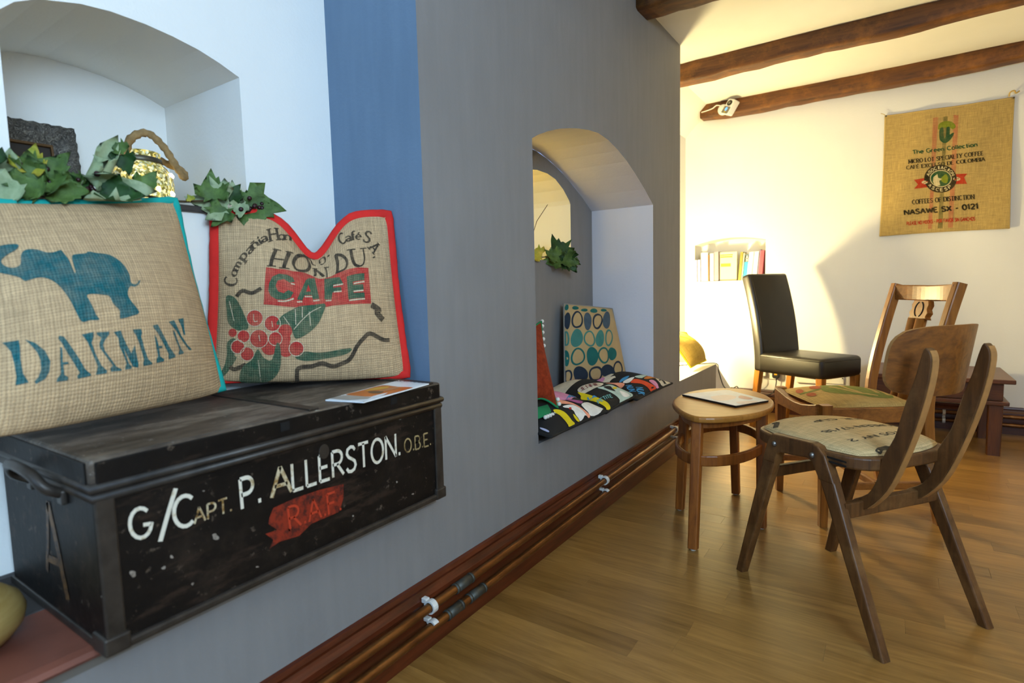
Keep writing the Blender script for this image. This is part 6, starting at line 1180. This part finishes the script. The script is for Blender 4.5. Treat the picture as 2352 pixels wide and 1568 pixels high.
cab = smooth_path([(-1.342, 3.88, .425), (-1.28, 4.08, .425), (-1.17, 4.22, .425), (-1.076, 4.285, .424), (-1.07, 4.33, .36), (-1.066, 4.42, .26), (-1.062, 4.52, .20), (-1.0, 4.60, .135), (-1.035, 4.63, .175), (-1.01, 4.66, .20), (-.985, 4.655, .15), (-.96, 4.66, .12), (-.86, 4.69, .12), (-.76, 4.715, .16), (-.735, 4.712, .24), (-.738, 4.708, .285)], 6)
obj('lamp_cable', tube(cab, .0038, 6), 'black_rubber', smooth=True, label='thin black cable trailing from the alcove ledge to the wall plug', cat='cable')
t = thing('wall_socket', (-.79, 4.745, .27), 'white double wall socket with a black plug behind the leather chair', 'socket')
obj('plate', box(-.865, -.685, 4.738, 4.751, .262, .345, .004), 'socket_white', t)
pw = obj('white_plug', box(-.856, -.808, 4.700, 4.739, .285, .335, .010), 'socket_white', t); obj('plug_cable', tube(smooth_path([(-.832, 4.705, .287), (-.832, 4.700, .25), (-.85, 4.71, .215), (-.88, 4.72, .17)], 5), .004, 6), 'socket_white', pw, smooth=True)
pb = obj('black_plug', prism(rrect(.052, .062, .018, 4), 0, .042, frame_M((-.738, 4.739, .306), (1, 0, 0), (0, 0, 1), (0, -1, 0)), .006), 'black_rubber', t); obj('fuse_label', box(-.748, -.728, 4.6955, 4.698, .302, .314, .001), 'plug_amber', pb)
t = thing('wall_socket', (-.37, 4.745, .26), 'white double wall plate to the right of the leather chair', 'socket')
obj('plate', box(-.435, -.285, 4.738, 4.751, .255, .345, .004), 'socket_white', t)
for xx in (-.425, -.295): obj('screw', ball((xx, 4.737, .30), .005, 8), 'jar_band', t, smooth=True)
obj('wall_box', box(-.60, -.46, 4.725, 4.751, .25, .34, .006), 'socket_white', label='plain white blank box on the wall behind the leather chair', cat='wall box')

# ================================================================ books in the little niche
BK = [(-1.372, .016, .178, '#e9e6ee', 'slim white paperback first in the row'), (-1.352, .022, .180, '#b9b4dc', 'pale violet paperback near the corner end of the row'), (-1.326, .055, .235, '#f0ece0', 'thick cream book standing beside the violet paperback'), (-1.268, .012, .215, '#6a4a28', 'thin brown book between two cream ones'),
      (-1.253, .030, .225, '#efeae0', 'cream book beside the thin brown one'), (-1.220, .032, .238, '#9a8f9c', 'tall grey mottled book before the picture card'), (-1.035, .020, .224, '#8d8230', 'olive book leaning beside the picture card'), (-1.013, .009, .214, '#efe4bc', 'thin cream book beside the olive one'),
      (-1.002, .030, .200, '#2f9fd0', 'bright blue book with a black top label'), (-.970, .034, .220, '#f4f0e8', 'white book beside the blue one'), (-.934, .034, .222, '#f1eee6', 'white book with a small dark mark on its spine'), (-.898, .010, .236, '#7d6f8a', 'thin mauve book beside the crimson one'), (-.886, .026, .228, '#a84a5a', 'crimson book at the end of the row')]
plain('page_block', '#ded4bc', .9)
for i, (x0, w_, h_, c, lab) in enumerate(BK):
    m = plain('book_cover_%d' % i, c, .5, var=.08, vs=40, bst=0); lean = .018 if 5 < i else -.006
    t = thing('book', (x0 + w_ / 2, YE + .07, NZ), lab, 'book', 'books in the wall niche')
    sh = Matrix(((1, 0, lean / h_ if i > 5 else -.01, -lean / h_ * NZ if i > 5 else .01 * NZ), (0, 1, 0, 0), (0, 0, 1, 0), (0, 0, 0, 1)))
    y0 = YE + .012 + (i % 3) * .006; d_ = .13
    obj('cover', xf(join(box(x0, x0 + .002, y0, y0 + d_, NZ + .001, NZ + h_), box(x0 + w_ - .002, x0 + w_, y0, y0 + d_, NZ + .001, NZ + h_), box(x0, x0 + w_, y0 - .002, y0 + .001, NZ + .001, NZ + h_)), sh), m, t)
    obj('pages', xf(box(x0 + .002, x0 + w_ - .002, y0 + .002, y0 + d_ - .004, NZ + .003, NZ + h_ - .003), sh), 'page_block', t)
    if i == 8:
        obj('spine_label', xf(box(x0 + .0005, x0 + w_ - .0005, y0 - .003, y0 - .0018, NZ + h_ - .055, NZ + h_ - .002), sh), 'black_rubber', t)
        q, wl = lettering('MORI', .2, 0)
        obj('spine_lettering', xf(([(x0 + .008 + b_ * .016, y0 - .0036, NZ + h_ - .008 - a / wl * .042) for z in q for a, b_ in z], [[4 * n_ + j for j in range(4)] for n_ in range(len(q))]), sh), 'socket_white', t)
plain('card_cream', '#efe2b4', .6, bst=0); plain('card_gold', '#b58c1c', .5, bst=0)
t = thing('picture_card', (-1.12, YE + .06, NZ), 'cream and gold picture card propped between the books', 'card')
obj('card', box(-1.184, -1.052, YE + .050, YE + .056, NZ, NZ + .232, .002), 'card_cream', t)
obj('gold_band', join(box(-1.18, -1.085, YE + .047, YE + .0495, NZ + .205, NZ + .212), box(-1.18, -1.088, YE + .047, YE + .0495, NZ + .188, NZ + .198), box(-1.176, -1.10, YE + .047, YE + .0495, NZ + .115, NZ + .14)), 'card_gold', t)

# ================================================================ sack hung on the end wall
SJ, SG = '#c9ab6a', '#8a6c36'
weave('sack_jute', SJ, SG, .0048); weave('sack_red', SJ, '#8c4a34', .0048, ink='#c25a48', cover=.62, fade=.5); weave('sack_green', SJ, '#55502a', .0048, ink='#4f4f22', cover=.7, fade=.5)
weave('sack_black', SJ, '#15120c', .0048, ink='#1a1712', cover=.98, fade=.2); weave('sack_forest', SJ, '#0f3a24', .0048, ink='#12502f', cover=.98, fade=.2); weave('sack_lime', SJ, '#5a6a12', .0048, ink='#7d8c1c', cover=.95, fade=.2)
weave('sack_scarlet', SJ, '#8a2012', .0048, ink='#c0301c', cover=.98, fade=.2); weave('sack_cream', '#e2d2a2', SG, .0048)
sk = thing('coffee_sack', (.245, 4.738, 1.31), 'golden jute coffee sack printed The Green Collection hung on the end wall', 'sack')
scv = cloth('sack', 'sack_jute', sk, 'cloth', 40); so = scv.modifiers.new('thickness', 'SOLIDIFY'); so.thickness = .004; so.offset = -1
printed('sack', dict(sred='sack_red', sgreen='sack_green'), sk, 'woven_stripe', .0008, .0003, 24, uvscale=size_of('sack'), pick=lambda e: e[1] in ('sred', 'sgreen'))
printed('sack', dict(black='sack_black', forest='sack_forest', lime='sack_lime', sredbright='sack_scarlet', cream='sack_cream', sredtext='sack_scarlet'), sk, 'printed_lettering', .0010, .0003, 24, uvscale=size_of('sack'), pick=lambda e: e[1] not in ('sred', 'sgreen'))
plain('sack_twine', '#c9a860', .95, var=.2, bs=300, bst=.5)
sb_ = PIL['sack']; tt = np.linspace(0, 1, 24)
obj('hem', join(tube([tuple(q) for q in sb_.base(tt, np.full_like(tt, .994))], .006, 6), tube([tuple(q) for q in sb_.base(np.full_like(tt, .004), tt)], .005, 6), tube([tuple(q) for q in sb_.base(np.full_like(tt, .996), tt)], .005, 6)), 'sack_jute', sk, smooth=True, uv=None)
lp_ = [(.553, 4.733, 2.115), (.556, 4.728, 2.139), (.575, 4.727, 2.146), (.584, 4.730, 2.130), (.60, 4.73, 2.140)]
obj('twine_loop', tube(smooth_path(lp_, 5), .004, 6), 'sack_twine', sk, smooth=True)
for (a, z) in ((-.083, 2.118), (.575, 2.105)): obj('nail', ball((a, 4.731, z), .006, 8), 'jar_band', sk, smooth=True)
obj('loose_thread', tube(smooth_path([(-.085, 4.735, 2.122), (-.095, 4.731, 2.132), (-.112, 4.730, 2.140)], 4), .002, 5), 'sack_twine', sk, smooth=True)

# ================================================================ security camera on the beam
plain('camera_white', '#eceae4', .35, bst=0); plain('camera_grey', '#77735f', .4, bst=0); plain('lens_black', '#0c0b0a', .15, bst=0); glow('led_blue', '#5aa0ff', 1.2); plain('led_amber', '#c9b52a', .4, bst=0)
t = thing('security_camera', (-1.08, 4.56, 2.28), 'small white security camera fixed to the oak beam', 'security camera')
obj('mount', ball((-1.118, 4.595, 2.325), .040, 18, (1, .75, 1)), 'camera_white', t, smooth=True)
CM = frame_M((-1.065, 4.54, 2.325), (.95, -.30, .0), (.10, .30, .95), (-.30, -.95, .08))
CM = CM @ Matrix.Rotation(R_(-24), 4, 'Z')
hd = obj('head', prism(rrect(.062, .115, .010, 3), -.06, .012, CM, .006), 'camera_white', t)
obj('face', prism(rrect(.058, .052, .006, 3), .0115, .0135, CM @ Matrix.Translation((0, -.028, 0))), 'camera_grey', hd)
obj('lens', prism([(.021 * math.cos(a), .021 * math.sin(a)) for a in np.linspace(0, 2 * math.pi, 20)[:-1]], .011, .017, CM @ Matrix.Translation((0, .026, 0)), .002), 'lens_black', hd)
obj('lens_glass', prism([(.010 * math.cos(a), .010 * math.sin(a)) for a in np.linspace(0, 2 * math.pi, 14)[:-1]], .0165, .0185, CM @ Matrix.Translation((0, .026, 0))), 'camera_grey', hd)
obj('indicator', prism([(.009 * math.cos(a), .014 * math.sin(a)) for a in np.linspace(0, 2 * math.pi, 14)[:-1]], .0135, .015, CM @ Matrix.Translation((0, -.022, 0))), 'led_blue', hd)
obj('indicator_dot', prism([(-.007, -.002), (.007, -.002), (0, -.016)], .0135, .015, CM @ Matrix.Translation((0, -.036, 0))), 'led_amber', hd)
obj('wire', tube(smooth_path([(-1.135, 4.58, 2.355), (-1.17, 4.60, 2.368), (-1.20, 4.61, 2.355), (-1.24, 4.62, 2.35), (-1.29, 4.625, 2.345)], 5), .0045, 6), 'camera_white', t, smooth=True)

# ================================================================ bent-ply chair in front
wood('ply_dark', '#744a25', '#3c2411', 'z', 1.1, .42, wear='#8c6338'); wood('ply_back', '#96591f', '#5a3110', 'x', 1.0, .42); plain('ply_edge', '#a87844', .5, var=.2, vs=25); plain('bolt_steel', '#8f8c88', .35, .9, bst=0); plain('groove_black', '#15100c', .8)
CC, CF, CS = np.array([-.093, 2.0415]), np.array([-.8, .6]), np.array([.6, .8])
def W1(f, s, z): p = CC + CF * f + CS * s; return (float(p[0]), float(p[1]), z)
M1 = frame_M((CC[0], CC[1], 0), (CF[0], CF[1], 0), (0, 0, 1), (CS[0], CS[1], 0))      # local x = forward, y = up, z = across
ch = thing('bent_ply_chair', (CC[0], CC[1], 0), 'brown bent plywood chair with stencilled jute seat, back towards the viewer', 'chair')
def legpiece(top, foot, wt, wf, s_top, s_foot, th=.030, name='leg', bot=None):
    V = []
    for (f, z, wd, s_) in ((top[0], top[1], wt, s_top), (foot[0], foot[1], wf, s_foot)):
        for (a, b_) in rrect(1, 1, .16, 2): V.append(W1(f + a * wd, s_ + b_ * th, z))
    n = len(V) // 2; F = [[q, (q + 1) % n, n + (q + 1) % n, n + q] for q in range(n)] + [list(range(n))[::-1], [n + q for q in range(n)]]
    return V, F
for sg in (-1, 1):
    st_, sf_ = sg * .192, sg * .205
    br = [(.160, .425), (.137, .498), (.120, .520), (.09, .522), (-.03, .528), (-.055, .522), (-.078, .50), (-.112, .425), (-.062, .425), (-.034, .472), (-.02, .478), (.085, .466), (.098, .458), (.108, .425)]
    bk = obj('side_bracket', prism(br, st_ - .0165, st_ + .0165, M1, .004), 'ply_dark', ch)
    for f_, z_ in ((.107, .490), (-.039, .492)):
        bo = ball(W1(f_, sg * .210, z_), .0095, 12, (.8, .8, 1)); obj('bolt', bo, 'bolt_steel', bk, smooth=True)
    obj('leg', legpiece((.1345, .428), (.250, 0), .052, .030, st_, sf_), 'ply_dark', ch)
    obj('leg', legpiece((-.0865, .428), (-.272, 0), .050, .030, st_, sf_), 'ply_dark', ch)
    up = [(-.098, .362), (-.118, .344), (-.150, .356), (-.205, .424), (-.247, .522), (-.280, .624), (-.303, .719), (-.312, .785), (-.308, .815), (-.294, .829), (-.283, .80), (-.270, .746), (-.252, .69), (-.238, .64), (-.222, .58), (-.190, .515), (-.178, .455), (-.150, .40)]
    up = [tuple(q) for q in smooth_path(up, 3, True)]
    sa = sg * .110
    obj('back_upright', prism([(a, b_) for a, b_ in up], sa - .013, sa + .013, M1, .003), 'ply_dark', ch)
    obj('upright_lit_edge', sweep([W1(a - .0012, sa, b_) for a, b_ in up[6:26]], [(-.0115, -.001), (.0115, -.001), (.0115, .001), (-.0115, .001)], None), 'ply_edge', ch)  # paler strip puts the light on the upright's rear edge into the colour
obj('rear_stretcher', bar(W1(-.128, -.19, .352), W1(-.128, .19, .352), .022, .046), 'ply_dark', ch)
obj('front_stretcher', bar(W1(.145, -.19, .385), W1(.145, .19, .385), .022, .036), 'ply_dark', ch)
sp_ = [tuple(.5 * np.array([(1 if a > 0 else -1) * abs(a) ** .5, (1 if b_ > 0 else -1) * abs(b_) ** .5])) for a, b_ in [(math.cos(t_), math.sin(t_)) for t_ in np.linspace(0, 2 * math.pi, 40)[:-1]]]
sf = obj('seat_frame', prism([(.03 + a * .448, b_ * .395) for a, b_ in sp_], .474, .512, frame_M((CC[0], CC[1], 0), (CF[0], CF[1], 0), (CS[0], CS[1], 0)), .007, 3), 'ply_dark', ch)
for zz in (.485, .497):
    for sg in (-1, 1): obj('frame_groove', prism([(-.14, sg * .1955), (-.06, sg * .1985), (-.06, sg * .196), (-.14, sg * .193)], zz - .0025, zz + .0025, frame_M((CC[0], CC[1], 0), (CF[0], CF[1], 0), (CS[0], CS[1], 0))), 'groove_black', sf)
weave('seat_jute', '#dcbf8c', '#937a4e', .0047); weave('seat_ink', '#dcbf8c', '#2c2823', .0047, ink='#3a3833', cover=.97, fade=.2)
pad = cloth('seat1', 'seat_jute', ch, 'seat_pad', 30, both=False)
for e_ in PRINT['seat1']: printed('seat1', dict(ink='seat_ink'), pad, 'stencilled_line', .0008, .0003, 20, uvscale=size_of('seat1'), pick=lambda e: e is e_)
V, F = [], []; nb, mb = 22, 12                                       # the curved back board
for side in (0, 1):
    for j in range(mb + 1):
        for i in range(nb + 1):
            a, b_ = 2 * i / nb - 1, 2 * j / mb - 1; k_ = .55
            aa, bb = a * math.sqrt(1 - k_ * b_ ** 4 / 2), b_ * math.sqrt(1 - k_ * a ** 4 / 2)
            s_ = .040 + aa * .165; z_ = .783 + bb * .097
            f_ = -.262 - .16 * (z_ - .78) + .065 * aa * aa + (.009 if side else 0)
            V.append(W1(f_, s_, z_))
m_ = (nb + 1) * (mb + 1)
for j in range(mb):
    for i in range(nb):
        q = [j * (nb + 1) + i, j * (nb + 1) + i + 1, (j + 1) * (nb + 1) + i + 1, (j + 1) * (nb + 1) + i]; F.append(q); F.append([x + m_ for x in q[::-1]])
rim = [i for i in range(nb + 1)] + [j * (nb + 1) + nb for j in range(1, mb + 1)] + [mb * (nb + 1) + i for i in range(nb - 1, -1, -1)] + [j * (nb + 1) for j in range(mb - 1, 0, -1)]
nf = len(F)
for a, d in zip(rim, rim[1:] + rim[:1]): F.append([a, a + m_, d + m_, d])
obj('backrest', (V, F), None, ch, smooth=False, mats=['ply_back', 'ply_edge'], midx=[0] * nf + [1] * (len(F) - nf))

# ================================================================ old dining chair behind it
wood('honey_oak', '#a86a28', '#6e3f12', 'z', 1.1, .38, wear='#8a5520'); wood('honey_oak_rail', '#a4662a', '#6a3c12', 'x', 1.1, .38)
CM2, CB, CL = np.array([-.345, 2.745]), np.array([.86, .51]), np.array([-.51, .86])
def W2(b_, l, z): p = CM2 + CB * b_ + CL * l; return (float(p[0]), float(p[1]), z)
M2 = frame_M((CM2[0], CM2[1], 0), (CB[0], CB[1], 0), (CL[0], CL[1], 0))
dc = thing('dining_chair', (CM2[0] + .18, CM2[1] + .1, 0), 'honey oak dining chair with leaf patterned seat behind the bent plywood chair', 'chair')
for l, tw in ((-.213, 0), (.220, 0)):
    obj('leg', bar(W2(.022, l, .0), W2(.022, l, .508), .030, .030, (CB[0], CB[1], 0), .042, .042), 'honey_oak', dc)
for l in (-.195, .205):
    pp = [(.50, 0), (.455, .22), (.43, .46), (.445, .62), (.49, .82), (.535, .985)]
    V, F = sweep(smooth_path([W2(a, l, z) for a, z in pp], 4), rrect(.036, .040, .006, 2), [(CB[0], CB[1], 0)]); obj('back_post', (V, F), 'honey_oak', dc)
for sg in (-1, 1): obj('side_rail', bar(W2(.03, sg * .212, .463), W2(.44, sg * .198, .463), .026, .062), 'honey_oak_rail', dc)
obj('back_rail', bar(W2(.435, -.19, .463), W2(.435, .20, .463), .026, .06), 'honey_oak_rail', dc)
fr = [(-.205, .435), (.21, .435), (.21, .508), (.15, .498), (.08, .485), (0, .48), (-.08, .484), (-.15, .496), (-.205, .508)]
obj('front_rail', prism(fr, -.012, .016, frame_M((CM2[0], CM2[1], 0), (CL[0], CL[1], 0), (0, 0, 1), (CB[0], CB[1], 0)), .003), 'honey_oak_rail', dc)
for l in (-.20, .208): obj('stretcher', bar(W2(.03, l, .165), W2(.465, l * .95, .165), .020, .030), 'honey_oak_rail', dc)
obj('cross_stretcher', bar(W2(.24, -.20, .17), W2(.24, .20, .17), .020, .028), 'honey_oak_rail', dc)
tr = smooth_path([W2(.520, -.195, .948), W2(.548, -.1, .946), W2(.556, 0, .944), W2(.548, .1, .946), W2(.522, .205, .948)], 4)
obj('top_rail', sweep(tr, rrect(.022, .068, .005, 2), [(0, 0, 1)]), 'honey_oak_rail', dc)
blk = [(-.062, 0), (-.052, .012), (-.062, .028), (-.050, .045), (-.056, .062), (-.046, .082), (.046, .082), (.056, .062), (.050, .045), (.062, .028), (.052, .012), (.062, 0)]
rk = _nrm((CB[0] * .22, CB[1] * .22, 1)); Ms = frame_M(W2(.512, .005, .832), (CL[0], CL[1], 0), tuple(rk), tuple(np.cross([CL[0], CL[1], 0], rk)))
sb = obj('splat_block', prism(blk, -.012, .012, Ms, .003), 'honey_oak', dc)
for sg in (-1, 1):
    obj('carved_arc', tube([tuple(Ms @ Vector((sg * .026 * math.cos(a) , .042 + .033 * math.sin(a), z_))) for a in np.linspace(-1.2, 1.2, 10) for z_ in (-.0125,)], .0025, 6), 'groove_black', sb, smooth=True)
    obj('splat_column', tube([W2(.505, .005 + sg * .026, .835), W2(.47, .005 + sg * .026, .67), W2(.44, .005 + sg * .026, .49)], .021, 12), 'honey_oak', dc, smooth=True)
weave('leaf_jute', '#c4a160', '#7a5c30', .0047); weave('leaf_jute_green', '#c4a160', '#3a4a20', .0047, ink='#6a7c34', cover=.9, fade=.3); weave('leaf_jute_red', '#c4a160', '#7a2a1c', .0047, ink='#b0492f', cover=.9, fade=.3)
pad = cloth('seat2', 'leaf_jute', dc, 'seat_pad', 26, both=False)
printed('seat2', dict(leafgreen='leaf_jute_green', berry='leaf_jute_red', sand='leaf_jute'), pad, 'leaf_print', .0009, .0004, 18, uvscale=size_of('seat2'))

# ================================================================ black leather chair
k = N('black_leather'); n = k.noise(k.coords(), 160, 4, .6); k.col(k.ramp(k.noise(k.coords(), 6, 4), [(.3, lin('#14110d')), (.7, lin('#1f1a13'))])); k.bump(n, .12, .0008); k.set(.36, 0, .5)
wood('oak_leg', '#b5772c', '#7a4a16', 'z', 1.2, .4); plain('stitch', '#241d14', .5, bst=0)
LO, LF, LL = np.array([-.766, 4.14]), np.array([.86, -.51]), np.array([.51, .86])
ML = frame_M((LO[0], LO[1], 0), (LF[0], LF[1], 0), (LL[0], LL[1], 0))
lc = thing('leather_chair', (-.46, 4.08, 0), 'black leather high back dining chair with oak legs by the end wall', 'chair'); LW = .386
def lbox(*a, bev=.02, seg=3): return xf(box(*a, bev, seg), ML)
sb = xf(box(.0, .484, 0, LW, .400, .532, .028, 4), ML); sb = ([(x, y_, z + .012 * math.sin(math.pi * min(1, max(0, ((x - LO[0]) * LF[0] + (y_ - LO[1]) * LF[1]) / .47))) * (z > .5)) for x, y_, z in sb[0]], sb[1])
st = obj('seat', sb, 'black_leather', lc, smooth=True)
obj('seat_seam', tube([tuple(ML @ Vector(q)) for q in ((.02, -.0005, .512), (.454, -.0005, .514), (.4845, .03, .514), (.4845, LW - .03, .514))], .0025, 6), 'stitch', st, smooth=True)
bp = [(.035, .405), (.03, .54), (.0, .745), (-.045, .93), (-.088, 1.066)]
V, F = sweep(smooth_path([tuple(ML @ Vector((a - .035, LW / 2, z))) for a, z in bp], 5), rrect(LW, .075, .024, 4), [(LF[0], LF[1], 0)]); bk = obj('backrest', (V, F), 'black_leather', lc, smooth=False)
m2 = bk.modifiers.new('ease', 'BEVEL'); m2.width = .018; m2.segments = 3; m2.limit_method = 'ANGLE'; m2.angle_limit = R_(50)
for p_ in bk.data.polygons: p_.use_smooth = True
obj('back_seam', tube([tuple(ML @ Vector((a - .035 + .0385, .022, z))) for a, z in bp[1:]], .0025, 6), 'stitch', bk, smooth=True)
for (a, l) in ((-.01, .028), (-.01, LW - .028), (.454, .03), (.454, LW - .03)):
    obj('leg', bar(tuple(ML @ Vector((a - (.05 if a < 0 else 0), l, 0))), tuple(ML @ Vector((a, l, .41))), .032, .032, (LF[0], LF[1], 0), .044, .044), 'oak_leg', lc)

# ================================================================ small pebble table with a magazine
wood('beech_top', '#bd8238', '#8f5a20', 'x', 1.0, .33, contrast=(.25, .8)); wood('beech_leg', '#a35f22', '#6c370f', 'z', 1.2, .36); plain('glide_white', '#cfcac0', .5, bst=0)
OUTL = [(-.772, 2.351), (-.795, 2.487), (-.784, 2.622), (-.726, 2.747), (-.633, 2.806), (-.548, 2.790), (-.471, 2.711), (-.417, 2.597), (-.397, 2.5), (-.396, 2.41), (-.418, 2.315), (-.46, 2.231), (-.52, 2.163), (-.595, 2.124), (-.649, 2.152), (-.707, 2.226)]
OUTL = smooth_path([(a, b_, 0) for a, b_ in OUTL], 3, True)
tb = thing('side_table', (-.60, 2.46, 0), 'small oval wooden table with curved stretcher beside the bent plywood chair', 'table')
obj('table_top', prism([(a, b_) for a, b_, _ in OUTL], .484, .509, None, .009, 3), 'beech_top', tb)
LG = [((-.607, 2.095), (-.612, 2.165)), ((-.771, 2.457), (-.752, 2.462)), ((-.603, 2.781), (-.612, 2.745)), ((-.425, 2.43), (-.432, 2.44))]
for (fx, fy), (tx, ty) in LG:
    L_ = obj('leg', bar((fx, fy, .006), (tx, ty, .486), .036, .036, (1, 0, 0), .040, .040, .006), 'beech_leg', tb, smooth=False)
    obj('glide', lathe([(0, 0), (.011, 0), (.012, .006), (0, .006)], (fx, fy, 0), 12), 'glide_white', L_)
def hoop(z, k_):
    pts = []
    P4 = [np.array(f_) * (1 - z / .486) + np.array(t_) * (z / .486) for f_, t_ in LG]; c4 = np.mean(P4, 0)
    for i in range(4):
        a, d = P4[i], P4[(i + 1) % 4]; mid = (a + d) / 2; out = mid + (mid - c4) * k_
        for t_ in np.linspace(0, 1, 9)[:-1]:
            pts.append(tuple((1 - t_) ** 2 * a + 2 * t_ * (1 - t_) * out + t_ ** 2 * d) + (z,))
    return pts
obj('stretcher_hoop', sweep(hoop(.335, .75), rrect(.016, .042, .005, 2), [(0, 0, 1)], True), 'beech_leg', tb)
obj('under_frame', sweep(hoop(.470, .45), rrect(.016, .030, .004, 2), [(0, 0, 1)], True), 'beech_leg', tb)
mg = leaf_paper('magazine', 'mag', 'open white magazine with pale pink pictures lying on the oval table', dict(white='paper_white', blush='paper_blush', rose='paper_rose'), .0075, 'paper_shadow')  # shadow under the white magazine is put into the dark colour of its pages

# ================================================================ low table by the end wall
wood('walnut', '#744320', '#42220d', 'x', 1.0, .34); wood('walnut_leg', '#703f1c', '#3e1f0b', 'z', 1.1, .38)
lt_ = thing('low_table', (.18, 4.35, 0), 'low dark brown wooden table against the end wall behind the chairs', 'table')
X0, X1_, Y0_, Y1_ = -.125, .568, 4.065, 4.645
obj('table_top', box(X0, X1_, Y0_, Y1_, .418, .442, .004), 'walnut', lt_)
obj('apron', join(box(X0 + .045, X1_ - .045, Y0_ + .045, Y0_ + .067, .315, .418, .003), box(X0 + .045, X1_ - .045, Y1_ - .067, Y1_ - .045, .315, .418, .003), box(X0 + .045, X0 + .067, Y0_ + .068, Y1_ - .068, .315, .418, .003), box(X1_ - .067, X1_ - .045, Y0_ + .068, Y1_ - .068, .315, .418, .003)), 'walnut', lt_)
obj('ledge', box(X0 + .02, X1_ - .02, Y0_ + .02, Y1_ - .02, .292, .315, .004), 'walnut', lt_)
for a in (X0 + .075, X1_ - .075):
    for d in (Y0_ + .075, Y1_ - .075): obj('leg', bar((a, d, 0), (a, d, .293), .060, .060, (1, 0, 0), .066, .066, .004), 'walnut_leg', lt_)
# pipes along the end wall, seen under that table
for z_, lab in ((.115, 'upper dull copper pipe along the end wall under the low table'), (.062, 'lower dull copper pipe along the end wall under the low table')):
    obj('copper_pipe', tube([(-.9, 4.702, z_), (.6, 4.702, z_ + .004), (1.6, 4.702, z_)], .0125, 12), 'old_copper', smooth=True, label=lab, cat='pipe', group='heating pipes along the end wall')
for xx, nm in ((-.06, 'white pipe clip on the end wall by the table leg'), (.30, 'white pipe clip on the end wall under the middle of the low table')):
    t = thing('pipe_clip', (xx, 4.702, .05), nm, 'pipe clip', 'white pipe clips on the end wall')
    for z_ in (.062, .116):
        pts = [(xx, 4.702 - .0165 * math.sin(a), z_ + .0165 * math.cos(a)) for a in np.linspace(-.6, 3.7, 14)]
        obj('ring', sweep(pts, [(-.008, -.0022), (.008, -.0022), (.008, .0022), (-.008, .0022)], None), 'clip_plastic', t)
    obj('foot', box(xx - .008, xx + .008, 4.713, 4.732, .055, .125, .002), 'clip_plastic', t)

# ================================================================ ceiling lamps (out of view, they light the room)
glow('warm_diffuser', '#ffd98c', 8.5); plain('lamp_rim', '#d8d2c4', .4, bst=0)
for (x, y, r_, lab) in ((.75, 1.75, .17, 'round ceiling lamp over the middle of the room'), (.95, 3.25, .17, 'round ceiling lamp over the wooden chairs')):
    t = thing('ceiling_lamp', (x, y, ZC - .05), lab, 'ceiling lamp', 'round ceiling lamps')
    obj('rim', lathe([(r_ - .01, 0), (r_ + .012, 0), (r_ + .012, .049), (r_ - .01, .049)], (x, y, ZC - .05), 32), 'lamp_rim', t, smooth=True)
    obj('diffuser', lathe([(0, -.018), (r_ * .6, -.012), (r_ - .01, .004)], (x, y, ZC - .05), 32), 'warm_diffuser', t, smooth=True)

# ================================================================ to metres
for o in list(bpy.data.objects):
    if o.parent is None and o.type in ('MESH', 'EMPTY'):
        o.location = o.location * K; o.scale = (K, K, K)
for nm in ('glitter_glass', 'fairy_bulb', 'led_blue'): MATS[nm].cycles.emission_sampling = 'NONE'
